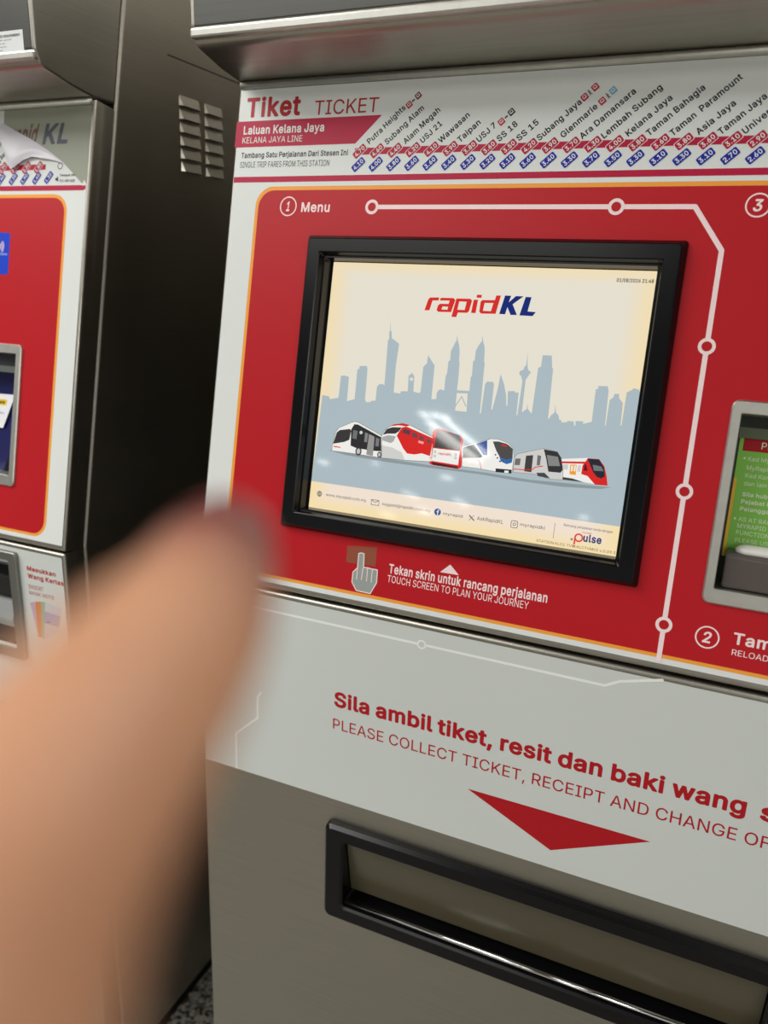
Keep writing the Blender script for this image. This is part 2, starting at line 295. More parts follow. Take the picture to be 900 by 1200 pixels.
"v_mrt_win":[[0.20379,0.19409],[0.21558,0.19885],[0.22645,0.18728],[0.2242,0.18541],[0.20514,0.18353]],
"v_mrt_blue":[[0.21756,0.19968],[0.22937,0.20459],[0.23137,0.18926],[0.2273,0.18878]],
"v_mrt_blue2":[[0.22062,0.19702],[0.22767,0.20181],[0.22783,0.19425],[0.22448,0.19446]],
"v_mrt_front":[[0.23561,0.20409],[0.24165,0.20477],[0.25099,0.20325],[0.25782,0.1989],[0.25871,0.18914],[0.25216,0.18677],[0.24542,0.18854],[0.2405,0.19492]],
"v_mrt_trim":[[0.2439,0.19075],[0.2469,0.18813],[0.25216,0.18677],[0.25886,0.18956],[0.25851,0.18458],[0.25315,0.18234],[0.24676,0.18453]],
"v_mrt_led":[[0.24505,0.20218],[0.25115,0.20208],[0.25098,0.20028],[0.24586,0.20069]],
"v_mrt_bottom":[[0.24228,0.17662],[0.25946,0.17738],[0.25958,0.17343],[0.24277,0.17289]],
"v_mrt_number":[[0.252,0.17565],[0.25644,0.17581],[0.25652,0.17364],[0.25211,0.17327]],
"v_mrt_dots":[[0.24043,0.19073],[0.24288,0.18764],[0.24596,0.18444]],
"v_mrt_curve":[[0.20436,0.18303],[0.22015,0.18452],[0.22426,0.1818],[0.22723,0.17333]],
"v_sil_body":[[0.26138,0.17505],[0.25985,0.18968],[0.26324,0.19441],[0.28939,0.20292],[0.3036,0.20109],[0.30821,0.19546],[0.31177,0.18337],[0.31269,0.17382],[0.2997,0.17271],[0.2836,0.1759]],
"v_sil_front":[[0.28949,0.20216],[0.3036,0.20109],[0.30821,0.19546],[0.31151,0.18391],[0.30947,0.18056],[0.29713,0.18016],[0.29298,0.19364]],
"v_sil_glass":[[0.29333,0.19679],[0.30484,0.19622],[0.30818,0.18717],[0.29674,0.18594]],
"v_sil_w1":[[0.26151,0.18928],[0.26723,0.18997],[0.26714,0.18307],[0.26159,0.18258]],
"v_sil_door":[[0.27233,0.19352],[0.27966,0.19498],[0.28004,0.17741],[0.27249,0.17744]],
"v_sil_w2":[[0.28409,0.1957],[0.28791,0.19498],[0.28785,0.18523],[0.28452,0.18521]],
"v_sil_line":[[0.26134,0.1784],[0.27189,0.17894],[0.28048,0.18002],[0.28361,0.18315],[0.29121,0.18506]],
"v_sil_under":[[0.28535,0.1775],[0.29345,0.17853],[0.29998,0.17352],[0.28737,0.17423]],
"v_ets_body":[[0.31092,0.17553],[0.30872,0.19456],[0.33433,0.19859],[0.33492,0.18341],[0.3462,0.17344],[0.33014,0.17437]],
"v_ets_red":[[0.33438,0.19822],[0.34547,0.19879],[0.35157,0.19216],[0.35516,0.18221],[0.35708,0.17375],[0.34495,0.17308],[0.33641,0.18074],[0.33006,0.18184],[0.33019,0.19046]],
"v_ets_win":[[0.33404,0.19798],[0.34552,0.19842],[0.35133,0.19118],[0.3533,0.18235],[0.34993,0.18001],[0.34571,0.18099],[0.34141,0.18519]],
"v_ets_glass":[[0.34001,0.19262],[0.34866,0.1918],[0.35149,0.18742],[0.34193,0.18678]],
"v_ets_roof":[[0.30905,0.1921],[0.33484,0.19485],[0.33439,0.1927],[0.30931,0.1902]],
"v_ets_door":[[0.31814,0.18994],[0.32449,0.19072],[0.32498,0.18023],[0.31871,0.1802]],
"v_ets_dw1":[[0.31939,0.18913],[0.32108,0.18934],[0.32129,0.1836],[0.31958,0.18358]],
"v_ets_dw2":[[0.32238,0.1895],[0.32388,0.18968],[0.32412,0.18377],[0.32241,0.18374]],
"v_ets_w1":[[0.31092,0.18963],[0.31622,0.19008],[0.3164,0.18453],[0.31127,0.18427]],
"v_ets_w2":[[0.32606,0.19033],[0.32884,0.19068],[0.32903,0.18381],[0.32619,0.18384]],
"v_ets_w3":[[0.33228,0.19167],[0.3337,0.19223],[0.33608,0.18585],[0.33197,0.18572]],
"v_ets_dark":[[0.3123,0.17667],[0.32227,0.17642],[0.33395,0.17411],[0.31266,0.17401]],
"f_globe":[0.04001,0.12203],
"f_env":[[0.10545,0.12454],[0.11471,0.12463],[0.11496,0.11898],[0.1059,0.11891]],
"f_fb":[0.18442,0.12197],
"f_x":[[0.22009,0.1238],[0.22615,0.1187],[0.22542,0.1244],[0.22021,0.11819]],
"f_ig":[0.2694,0.1215],
"f_div":[[0.31103,0.12935],[0.31133,0.11354]],
"f_P":[[0.33354,0.11302],[0.33333,0.11983],[0.33683,0.11799]],
"f_dots":[[0.33051,0.11661],[0.33289,0.11514],[0.33308,0.11239]],
"L_redline":[[0.59894,0.47051],[0.73898,0.47283],[0.74853,0.47533],[0.7485,0.46805],[0.7395,0.46708],[0.59941,0.46467]],
"L_tags":[[0.6009,0.48151],[0.62249,0.48188],[0.64285,0.482],[0.66381,0.48223],[0.68443,0.48272]],
"L_bar":[[0.59317,0.49504],[0.60827,0.49543],[0.61771,0.49459]],
"L_tear":[[0.59986,0.55275],[0.70943,0.49934],[0.74103,0.47453]],
"L_flap":[[0.59792,0.55348],[0.62115,0.54339],[0.65529,0.52917],[0.68337,0.5154],[0.71304,0.49798],[0.69867,0.50213],[0.68432,0.50439],[0.65707,0.50826],[0.64106,0.50338],[0.62167,0.49186],[0.60815,0.52003],[0.60016,0.53752]],
"L_tri":[[0.69494,0.48024],[0.70026,0.48405],[0.70083,0.47758]],
"L_ring":[[0.70264,0.4969]],
"L_st":[[0.59493,0.5204],[0.60269,0.52948],[0.59643,0.50167],[0.60941,0.51602]],
"L_orr":[[0.71844,0.3849],[0.72163,0.09799],[0.64883,0.45835],[0.69935,0.0132]],
"L_blue":[[0.62373,0.41269],[0.62199,0.35827]],
"L_waves":[[0.60971,0.39476]],
"L_n1":[[0.68261,-0.08278],[0.69189,-0.07962],[0.69342,-0.13244],[0.69136,-0.12475]],
"L_n2":[[0.6929,-0.07942],[0.70355,-0.07726],[0.69893,-0.13284],[0.6924,-0.13267]],
"L_n3":[[0.70355,-0.07726],[0.71086,-0.07641],[0.70321,-0.13351],[0.69832,-0.13298]],
"L_n4":[[0.71086,-0.07641],[0.73923,-0.08065],[0.72825,-0.11982],[0.69996,-0.13587]],
"L_n4b":[[0.70923,-0.09036],[0.73701,-0.09245],[0.73288,-0.1092],[0.70572,-0.10869]],
"L_n4d":[[0.71033,-0.10609],[0.71742,-0.10377],[0.71714,-0.10622],[0.71008,-0.10823]],
"L_slot":[[0.66937,-0.01181],[0.66812,-0.16133],[0.6351,-0.01152],[0.6554,-0.02436],[0.6536,-0.15969]],
"L_card":[[0.64758,0.20037],[0.6299,0.15432],[0.62067,0.2]],
"L_disp":[[0.61435,0.19975],[0.596,0.15195],[0.58643,0.19937],[0.6015,0.19026],[0.59917,0.18377],[0.58726,0.18896],[0.61173,0.22129]],
"L_tag":[[0.70541,0.61842],[0.73595,0.6204],[0.73577,0.59904],[0.70254,0.59823]],
}
T = {
"tiket":["Tiket",-0.09853,0.53833,0.07062,0.02189,0.0],
"ticket":["TICKET",-0.00978,0.53769,0.07739,0.01519,0.0],
"laluan":["Laluan Kelana Jaya",-0.09989,0.51987,0.10452,0.00942,0.0],
"kjl":["KELANA JAYA LINE",-0.10046,0.51013,0.07873,0.00671,0.0],
"tambang":["Tambang Satu Perjalanan Dari Stesen Ini",-0.10032,0.49379,0.13718,0.00609,0.0],
"single":["SINGLE TRIP FARES FROM THIS STATION",-0.10091,0.4832,0.11628,0.00638,0.0],
"menu":["Menu",-0.01432,0.43367,0.03587,0.01068,0.0],
"tambah":["Tamb",0.49076,0.04312,0.03441,0.01115,0.0],
"reload":["RELOAD",0.49137,0.03261,0.03115,0.00556,0.0],
"tekan":["Tekan skrin untuk rancang perjalanan",0.14006,0.04815,0.17546,0.01053,0.0],
"touch":["TOUCH SCREEN TO PLAN YOUR JOURNEY",0.13948,0.03814,0.15806,0.00779,0.0],
"pe":["PERHATIAN",-0.49846,0.70407,0.00155,-0.00107,0.0],
"sila":["Sila ambil tiket, resit dan baki wang",0.08067,-0.12855,0.44659,0.01998,0.0],
"please":["PLEASE COLLECT TICKET, RECEIPT AND CHANGE O",0.07952,-0.15868,0.46177,0.0139,0.0],
"date":["01/08/2026 21:48",0.33812,0.37115,0.03465,0.00349,0.0],
"lrt_text":["rapidKL",0.17771,0.18373,0.01546,0.00242,0.0],
"f1":["www.myrapid.com.my",0.0484,0.12077,0.05105,0.00328,0.0],
"f2":["suggest@rapidkl.com.my",0.1188,0.1203,0.05748,0.00319,0.0],
"f3":["myrapid",0.19093,0.11994,0.02197,0.00309,0.0],
"f4":["AskRapidKL",0.22892,0.1201,0.02866,0.00382,0.0],
"f5":["myrapidkl",0.27556,0.12086,0.02609,0.00337,0.0],
"f6":["Rancang perjalanan anda dengan",0.31973,0.12754,0.04861,0.00254,0.0],
"f7":["myrapid",0.33916,0.12341,0.00911,0.00144,0.0],
"f8":["ulse",0.34095,0.11486,0.018,0.00799,0.0],
"f9":["STATION:KLCC TVM:KLCTVM02 v.0.09.32",0.29448,0.10735,0.08188,0.00258,0.0],
"L_kl":["KL",0.67281,0.52412,0.04136,0.02579,0.0],
"L_rapid":["rapid",0.62272,0.52424,0.0456,0.02631,0.0],
"L_t1":["Tempat Ini",0.7024,0.48395,0.02574,0.00284,0.0],
"L_t2":["YOU ARE HERE",0.70303,0.47674,0.02575,0.00336,0.0],
"L_m1":["Masukkan",0.68316,-0.03491,0.05151,0.00661,0.0],
"L_m2":["Wang Kertas",0.68316,-0.04588,0.06465,0.00686,0.0],
"L_m3":["INSERT",0.68262,-0.06132,0.02757,0.00598,0.0],
"L_m4":["BANK NOTE",0.68308,-0.07007,0.04538,0.00548,0.0],
}
GLYPHS = {}
GLYPHS["L"] = {
"A":[480,[[[30,12],[36,9],[76,9],[80,12],[126,144],[132,150],[140,151],[348,149],[353,144],[400,12],[404,9],[444,9],[449,12],[268,500],[208,500],[206,496]],[[152,191],[147,196],[147,204],[182,304],[227,448],[236,457],[244,457],[249,452],[281,348],[330,208],[329,196],[320,190]]]],
"B":[456,[[[69,12],[72,9],[248,9],[311,16],[340,26],[364,40],[392,72],[406,108],[409,136],[401,184],[385,212],[372,227],[344,245],[312,255],[306,264],[315,276],[340,287],[364,304],[379,324],[388,356],[387,396],[374,436],[359,456],[324,483],[300,493],[244,500],[72,500],[69,496]],[[128,48],[120,51],[116,60],[116,228],[120,237],[128,240],[244,240],[276,237],[313,224],[339,204],[348,191],[358,172],[362,156],[362,116],[352,92],[332,71],[312,59],[280,51],[244,48]],[[128,276],[119,280],[116,288],[116,448],[120,457],[132,461],[240,461],[268,458],[300,449],[318,436],[332,419],[342,392],[345,372],[343,352],[330,320],[308,297],[276,282],[256,278]]]],
"C":[510,[[[235,5],[268,2],[312,6],[356,20],[376,30],[412,58],[428,77],[449,113],[461,149],[416,151],[396,109],[377,85],[361,73],[320,52],[268,44],[236,47],[208,54],[179,69],[156,87],[136,109],[115,145],[103,181],[94,253],[97,293],[104,333],[116,365],[134,397],[156,421],[180,440],[208,454],[240,462],[268,465],[316,458],[348,445],[384,416],[398,397],[416,357],[460,357],[449,397],[428,432],[412,450],[376,479],[356,489],[312,503],[268,507],[228,503],[188,492],[152,474],[126,453],[100,425],[80,392],[62,349],[53,305],[49,253],[53,205],[61,161],[79,117],[100,84],[124,57],[154,33],[188,16]]]],
"D":[502,[[[69,12],[72,9],[220,9],[268,12],[308,22],[348,40],[377,60],[403,88],[423,120],[441,164],[449,204],[453,252],[449,304],[441,348],[424,388],[405,420],[379,448],[348,470],[312,487],[268,496],[224,500],[72,500],[69,496]],[[128,48],[120,51],[116,60],[117,452],[124,459],[132,461],[224,461],[284,452],[324,436],[351,416],[372,392],[387,364],[399,328],[406,292],[406,216],[398,176],[386,144],[370,116],[348,92],[324,74],[292,60],[252,51],[216,48]]]],
"E":[419,[[[69,12],[72,9],[360,9],[366,12],[364,48],[128,48],[120,51],[116,60],[116,224],[122,236],[346,240],[344,277],[128,277],[121,280],[116,292],[117,452],[124,459],[132,461],[360,461],[363,464],[363,496],[360,500],[72,500],[69,496]]]],
"F":[410,[[[69,12],[72,9],[112,9],[116,12],[116,216],[122,228],[337,232],[336,269],[128,269],[121,272],[116,284],[117,452],[124,459],[132,461],[356,461],[360,464],[360,496],[356,500],[72,500],[69,496]]]],
"G":[520,[[[236,5],[268,2],[312,6],[340,13],[372,27],[400,45],[425,69],[444,97],[458,129],[466,161],[468,246],[292,245],[292,209],[416,207],[423,197],[422,173],[416,145],[404,119],[389,97],[372,79],[348,63],[324,52],[272,44],[213,53],[180,68],[136,109],[117,141],[104,177],[97,213],[94,253],[97,293],[104,333],[116,365],[134,397],[155,421],[180,440],[208,454],[236,462],[264,465],[304,461],[346,445],[372,425],[395,397],[416,358],[456,358],[462,361],[453,389],[440,413],[427,433],[398,461],[376,477],[336,496],[292,505],[264,507],[228,503],[188,493],[155,477],[124,453],[99,425],[77,389],[61,349],[52,305],[49,253],[53,197],[61,161],[77,121],[98,85],[124,56],[156,31],[188,15]]]],
"H":[517,[[[69,12],[72,9],[112,9],[116,12],[116,228],[120,237],[132,241],[388,241],[396,238],[401,228],[401,12],[404,9],[444,9],[448,12],[448,496],[444,500],[404,500],[401,496],[401,296],[397,284],[388,280],[128,280],[120,283],[116,292],[116,496],[112,500],[72,500],[69,496]]]],
"I":[300,[[[40,12],[43,9],[255,9],[260,12],[259,48],[187,48],[179,51],[174,60],[175,452],[179,458],[187,461],[259,462],[259,500],[43,500],[40,496],[40,464],[43,461],[111,461],[123,457],[127,448],[126,56],[115,48],[43,48],[40,44]]]],
"J":[396,[[[160,5],[185,2],[225,7],[261,21],[289,41],[308,65],[323,101],[327,145],[325,500],[285,500],[281,497],[281,145],[277,113],[270,93],[255,69],[233,53],[205,44],[185,41],[161,44],[137,52],[117,67],[100,89],[91,117],[89,161],[85,164],[45,164],[42,161],[47,101],[62,65],[81,40],[109,20],[145,7]]]],
"K":[467,[[[69,12],[72,9],[112,9],[116,12],[117,168],[121,176],[188,247],[196,251],[204,249],[210,244],[376,10],[428,10],[429,12],[234,288],[241,300],[424,496],[420,500],[368,500],[205,324],[136,242],[128,238],[120,242],[115,252],[116,496],[112,500],[72,500],[69,496]]]],
"L":[393,[[[69,12],[72,9],[348,9],[352,12],[352,44],[348,48],[128,48],[117,56],[116,496],[112,500],[72,500],[69,496]]]],
"N":[523,[[[69,12],[72,9],[112,9],[116,12],[116,312],[112,416],[116,427],[124,431],[134,424],[209,296],[390,12],[396,9],[452,9],[452,500],[412,500],[408,496],[408,144],[411,88],[408,79],[400,74],[391,80],[340,171],[132,499],[72,500],[69,496]]]],
"O":[533,[[[235,5],[268,2],[308,6],[344,15],[380,33],[408,55],[435,85],[456,120],[472,161],[481,205],[484,253],[481,305],[471,349],[456,389],[434,425],[408,453],[380,476],[344,493],[308,503],[268,507],[228,503],[188,492],[152,474],[126,453],[100,425],[80,392],[62,349],[53,305],[49,253],[53,205],[61,161],[79,117],[100,84],[124,57],[154,33],[188,16]],[[256,45],[236,46],[208,54],[180,68],[156,87],[137,109],[117,141],[105,173],[97,213],[94,253],[97,293],[105,337],[118,369],[138,401],[154,421],[180,441],[232,461],[268,465],[328,454],[353,441],[376,423],[399,397],[416,369],[429,333],[437,293],[439,253],[437,213],[428,173],[416,141],[396,107],[356,70],[328,55],[296,46]]]],
"P":[445,[[[69,12],[72,9],[112,9],[116,12],[116,180],[121,192],[128,195],[268,197],[300,203],[328,215],[348,228],[367,248],[381,268],[398,320],[400,348],[397,380],[383,424],[370,444],[350,464],[328,479],[300,491],[236,500],[72,500],[69,496]],[[124,234],[118,240],[116,248],[116,448],[120,457],[132,461],[256,460],[300,447],[329,424],[340,408],[347,388],[352,364],[352,332],[342,292],[318,260],[284,240],[256,235]]]],
"R":[449,[[[69,12],[72,9],[112,9],[116,12],[116,192],[120,203],[128,207],[244,207],[256,199],[357,12],[364,9],[408,9],[411,12],[306,208],[310,216],[348,237],[369,256],[391,296],[398,324],[398,380],[384,424],[368,450],[328,481],[300,492],[236,500],[72,500],[69,496]],[[124,247],[116,260],[116,448],[120,457],[132,461],[256,460],[302,448],[332,424],[348,392],[353,368],[353,336],[342,296],[320,270],[284,252],[256,247]]]],
"S":[447,[[[183,3],[222,0],[262,2],[290,8],[322,21],[346,34],[365,51],[391,91],[397,115],[398,159],[393,179],[378,206],[354,230],[306,257],[194,289],[154,305],[125,327],[115,339],[109,355],[106,375],[109,395],[114,411],[132,435],[162,456],[206,466],[226,468],[254,465],[282,458],[306,445],[327,427],[339,407],[346,387],[390,387],[382,423],[370,443],[352,463],[310,491],[258,505],[194,505],[166,499],[138,488],[100,463],[86,447],[71,423],[63,399],[61,371],[65,343],[74,319],[94,294],[118,276],[150,261],[298,214],[329,195],[348,171],[355,139],[353,123],[346,103],[336,87],[322,72],[294,54],[246,41],[202,41],[162,51],[144,59],[116,83],[106,99],[96,127],[49,127],[59,87],[87,47],[106,31],[130,18]]]],
"T":[449,[[[202,12],[208,9],[244,9],[248,12],[249,452],[256,459],[264,461],[404,461],[408,464],[408,496],[404,500],[44,500],[41,496],[41,464],[44,461],[188,461],[201,452]]]],
"Y":[472,[[[212,12],[216,9],[256,9],[259,12],[260,212],[436,496],[436,500],[388,500],[384,497],[286,336],[245,260],[236,255],[227,260],[196,321],[88,497],[84,500],[36,500],[35,496],[211,212]]]],
",":[188,[[[49,-107],[54,-110],[74,-110],[78,-107],[124,57],[122,62],[76,61]]]],
}
GLYPHS["R"] = {
"A":[480,[[[14,0],[87,0],[136,139],[140,140],[340,140],[344,137],[393,0],[465,0],[276,511],[204,511],[199,508]],[[160,202],[236,440],[240,444],[269,348],[320,204],[316,201]]]],
"B":[456,[[[58,0],[244,-2],[284,0],[316,6],[368,29],[388,47],[403,68],[417,108],[420,136],[411,188],[393,220],[379,236],[348,256],[318,264],[344,276],[371,296],[389,320],[399,356],[398,400],[384,440],[367,464],[331,492],[304,503],[244,511],[64,511],[58,508]],[[128,59],[128,229],[248,229],[288,223],[318,208],[340,183],[352,152],[351,116],[341,96],[331,84],[308,69],[280,62],[244,59]],[[128,287],[128,449],[240,450],[268,447],[296,438],[312,427],[323,412],[331,392],[333,356],[320,325],[300,305],[272,292],[240,287]]]],
"C":[510,[[[246,-7],[292,-8],[316,-4],[360,10],[384,22],[420,50],[439,73],[461,113],[474,157],[472,162],[408,162],[392,123],[368,92],[328,66],[284,56],[240,58],[208,66],[184,79],[164,94],[141,121],[127,145],[116,175],[108,213],[105,253],[108,297],[116,333],[128,365],[142,389],[160,410],[184,429],[212,444],[240,451],[268,454],[312,448],[344,434],[376,408],[394,381],[408,346],[472,346],[475,349],[463,393],[451,417],[435,441],[404,472],[380,489],[340,506],[316,513],[268,518],[224,514],[184,502],[152,487],[118,461],[92,432],[68,393],[51,353],[42,305],[38,257],[42,205],[51,157],[69,113],[91,77],[116,49],[152,22],[188,4]]]],
"D":[502,[[[58,0],[216,-2],[268,1],[312,12],[352,29],[385,52],[414,84],[436,120],[451,160],[460,204],[464,252],[460,308],[451,352],[435,392],[416,424],[387,456],[356,478],[316,497],[272,507],[224,511],[64,511],[58,508]],[[128,59],[127,448],[220,450],[256,447],[288,440],[316,428],[343,408],[361,388],[377,360],[388,328],[395,292],[395,216],[388,180],[376,148],[362,124],[341,100],[316,82],[288,70],[252,62],[216,59]]]],
"E":[419,[[[58,0],[377,0],[377,56],[372,59],[127,60],[128,226],[352,227],[357,228],[357,232],[356,287],[128,288],[127,448],[372,450],[372,511],[64,511],[58,508]]]],
"F":[410,[[[58,0],[127,0],[128,218],[344,219],[348,224],[348,276],[344,280],[128,280],[127,448],[368,450],[371,456],[371,508],[368,511],[64,511],[58,508]]]],
"G":[520,[[[247,-7],[268,-9],[308,-6],[344,3],[377,17],[408,37],[433,61],[452,89],[467,121],[477,161],[480,201],[480,253],[476,258],[284,258],[281,253],[281,201],[284,197],[412,197],[411,173],[404,145],[384,109],[366,89],[344,73],[320,63],[272,55],[240,58],[212,65],[184,79],[162,97],[141,121],[127,145],[116,175],[108,213],[105,253],[108,293],[116,333],[128,365],[145,393],[162,413],[182,429],[212,444],[236,451],[264,454],[300,451],[340,436],[368,414],[387,389],[408,347],[476,349],[463,393],[451,417],[436,439],[404,471],[384,485],[340,506],[268,518],[224,514],[184,503],[148,486],[113,457],[89,429],[69,397],[51,353],[41,305],[38,257],[41,201],[51,157],[68,114],[90,77],[116,48],[148,23],[184,5],[224,-5]]]],
"H":[517,[[[58,0],[127,0],[127,228],[132,230],[388,230],[390,0],[459,0],[459,508],[456,511],[396,511],[390,508],[388,291],[128,291],[127,508],[124,511],[60,511]]]],
"I":[300,[[[29,0],[271,0],[271,56],[267,59],[187,59],[185,64],[185,448],[271,452],[271,508],[267,511],[35,511],[29,508],[31,450],[116,448],[116,60],[31,59]]]],
"J":[396,[[[168,-7],[185,-9],[225,-4],[265,10],[297,33],[319,61],[333,97],[338,145],[337,510],[270,509],[270,145],[265,111],[258,93],[248,77],[229,63],[205,55],[185,52],[161,55],[141,62],[122,77],[109,96],[102,117],[100,173],[31,173],[36,101],[54,57],[73,32],[105,9],[141,-3]]]],
"K":[467,[[[58,0],[127,0],[127,164],[196,239],[200,239],[370,0],[451,0],[245,288],[448,506],[448,510],[364,511],[360,508],[197,332],[128,249],[127,508],[124,511],[60,511]]]],
"L":[393,[[[58,0],[363,0],[363,56],[360,59],[127,60],[127,508],[124,511],[64,511],[58,508]]]],
"M":[628,[[[58,0],[124,0],[124,417],[169,288],[284,0],[340,-2],[344,0],[451,272],[500,409],[504,412],[504,420],[502,0],[570,0],[568,511],[476,511],[473,508],[349,184],[316,83],[312,88],[285,172],[155,508],[152,511],[60,511]]]],
"N":[523,[[[58,0],[127,0],[127,312],[124,419],[201,288],[384,1],[388,-2],[464,-1],[464,510],[400,511],[397,508],[399,104],[396,95],[350,176],[139,508],[136,511],[60,511]]]],
"O":[533,[[[246,-7],[268,-9],[308,-5],[348,5],[384,23],[418,49],[444,79],[465,113],[475,137],[492,201],[495,253],[492,305],[482,353],[466,393],[441,433],[416,461],[380,488],[348,503],[312,513],[268,518],[224,514],[184,502],[152,487],[118,461],[92,432],[68,393],[51,353],[42,305],[38,257],[42,205],[51,157],[69,113],[91,77],[116,49],[152,22],[188,4]],[[240,57],[212,65],[184,79],[161,97],[142,121],[127,145],[115,177],[108,213],[105,257],[108,297],[116,334],[128,365],[160,411],[184,430],[212,444],[236,451],[268,454],[320,445],[345,433],[371,413],[391,389],[407,361],[425,297],[426,217],[418,177],[406,145],[390,117],[368,93],[348,78],[316,63],[292,57]]]],
"P":[445,[[[58,0],[127,0],[128,184],[236,184],[272,186],[304,193],[332,205],[356,221],[376,241],[392,264],[409,320],[409,376],[403,400],[391,432],[377,452],[358,472],[332,489],[304,501],[236,511],[64,511],[58,508]],[[128,244],[128,449],[256,449],[296,437],[321,416],[332,400],[338,380],[341,364],[341,328],[332,296],[311,268],[280,251],[256,246]]]],
"Q":[533,[[[399,-48],[470,-48],[407,40],[442,76],[465,112],[482,156],[491,200],[495,252],[492,304],[482,352],[474,372],[467,392],[445,428],[417,460],[384,486],[352,501],[308,514],[268,518],[224,514],[184,502],[148,485],[117,460],[92,432],[69,396],[52,356],[42,304],[38,252],[42,204],[53,152],[69,112],[92,76],[117,48],[152,22],[188,4],[224,-5],[264,-9],[308,-5],[356,9]],[[256,56],[236,57],[212,64],[188,76],[162,96],[144,118],[127,144],[115,176],[108,212],[105,256],[115,332],[127,364],[145,392],[164,415],[187,432],[236,451],[268,454],[324,444],[348,431],[368,416],[389,392],[406,364],[418,332],[426,296],[428,252],[426,212],[418,176],[407,148],[389,116],[368,93],[314,160],[243,160],[315,64],[296,57]]]],
"R":[449,[[[58,0],[127,0],[128,196],[244,196],[352,-1],[430,0],[317,208],[359,232],[377,248],[390,268],[403,296],[411,352],[403,408],[391,436],[376,458],[336,489],[304,502],[236,511],[64,511],[58,508]],[[128,258],[128,449],[260,448],[296,439],[324,417],[339,384],[342,336],[332,300],[312,278],[280,262],[256,258]]]],
"S":[447,[[[189,-9],[262,-9],[298,-1],[350,23],[373,43],[388,63],[401,87],[408,111],[409,159],[403,183],[397,199],[386,214],[361,239],[310,267],[198,299],[167,311],[142,327],[123,347],[117,379],[123,403],[132,419],[142,430],[166,445],[206,455],[226,457],[254,454],[278,447],[298,437],[319,419],[329,403],[338,376],[402,377],[400,403],[392,427],[378,451],[362,469],[318,499],[290,510],[258,516],[198,516],[166,510],[138,500],[114,487],[90,469],[74,450],[61,427],[52,399],[50,371],[55,339],[66,311],[86,286],[110,268],[146,251],[295,203],[321,187],[338,167],[344,139],[342,123],[326,92],[314,79],[287,63],[246,52],[186,55],[150,68],[123,91],[114,107],[106,136],[102,139],[38,139],[40,111],[49,83],[62,59],[79,39],[102,21],[126,8],[154,-2]]]],
"T":[449,[[[191,0],[259,0],[259,448],[416,450],[419,456],[419,508],[416,511],[36,511],[30,508],[32,450],[191,448]]]],
"U":[517,[[[220,-8],[296,-8],[332,0],[364,13],[392,31],[416,54],[435,80],[446,104],[456,140],[459,172],[459,508],[456,511],[396,511],[391,508],[391,180],[389,156],[376,116],[350,84],[328,69],[288,56],[260,54],[232,55],[188,70],[155,96],[136,129],[128,156],[126,180],[126,508],[120,511],[64,511],[58,508],[58,176],[61,140],[69,108],[83,80],[100,56],[124,32],[156,12],[184,1]]]],
"V":[480,[[[202,0],[280,0],[464,510],[396,511],[393,508],[281,188],[244,68],[240,65],[206,172],[87,508],[80,511],[20,511],[14,508]]]],
"W":[686,[[[153,0],[232,0],[344,417],[360,344],[453,0],[532,0],[672,508],[668,511],[604,511],[601,508],[492,76],[463,200],[382,508],[376,511],[308,511],[304,509],[192,76],[173,164],[84,508],[80,511],[16,511],[17,496]]]],
"X":[474,[[[16,0],[93,0],[184,128],[238,212],[279,144],[380,0],[458,0],[279,264],[445,504],[446,510],[374,511],[371,508],[287,388],[238,307],[189,388],[106,509],[34,511],[27,508],[198,260]]]],
"Y":[472,[[[201,0],[270,0],[270,208],[456,509],[380,510],[278,344],[236,268],[205,328],[92,510],[20,511],[14,508],[201,208]]]],
"Z":[438,[[[40,0],[401,0],[401,56],[396,59],[124,58],[121,60],[171,128],[398,460],[399,508],[396,511],[44,511],[38,508],[40,450],[312,451],[317,448],[270,384],[41,48]]]],
"a":[389,[[[137,-9],[182,-9],[218,0],[246,17],[274,49],[276,-1],[339,-1],[339,251],[333,299],[322,323],[302,351],[274,370],[254,377],[210,386],[174,385],[114,370],[93,359],[65,335],[50,315],[39,291],[98,272],[102,274],[119,299],[138,314],[166,326],[198,329],[226,325],[242,318],[258,306],[270,283],[274,255],[270,243],[262,236],[126,213],[90,201],[54,178],[34,147],[28,111],[30,83],[36,63],[47,43],[59,27],[78,12],[114,-5]],[[142,50],[114,63],[98,83],[95,115],[106,139],[126,153],[150,162],[274,183],[272,123],[262,95],[250,79],[238,68],[210,53],[170,47]]]],
"b":[424,[[[203,-8],[261,-8],[289,1],[313,14],[337,32],[357,56],[372,84],[383,116],[390,152],[390,224],[383,260],[371,296],[356,320],[337,343],[313,363],[289,375],[261,384],[209,385],[173,376],[137,349],[117,322],[116,508],[113,511],[53,511],[51,0],[113,-1],[114,52],[117,56],[149,17],[173,1]],[[197,51],[174,60],[149,79],[127,116],[116,164],[119,232],[135,280],[161,309],[179,320],[197,326],[241,326],[261,320],[277,310],[293,297],[305,280],[321,240],[325,216],[324,160],[320,136],[307,104],[293,82],[278,68],[261,57],[241,51]]]],
"c":[396,[[[185,-8],[210,-10],[246,-7],[294,11],[334,44],[351,68],[364,100],[362,104],[306,119],[302,117],[290,90],[270,68],[250,56],[206,48],[166,56],[146,68],[130,83],[111,116],[104,140],[98,184],[104,236],[119,276],[133,296],[150,311],[186,326],[230,326],[250,320],[275,304],[290,285],[302,261],[363,276],[349,312],[332,336],[318,349],[278,372],[226,386],[174,384],[146,377],[118,363],[94,344],[71,320],[54,292],[42,260],[35,224],[32,184],[42,116],[54,84],[70,58],[94,32],[118,13],[142,2]]]],
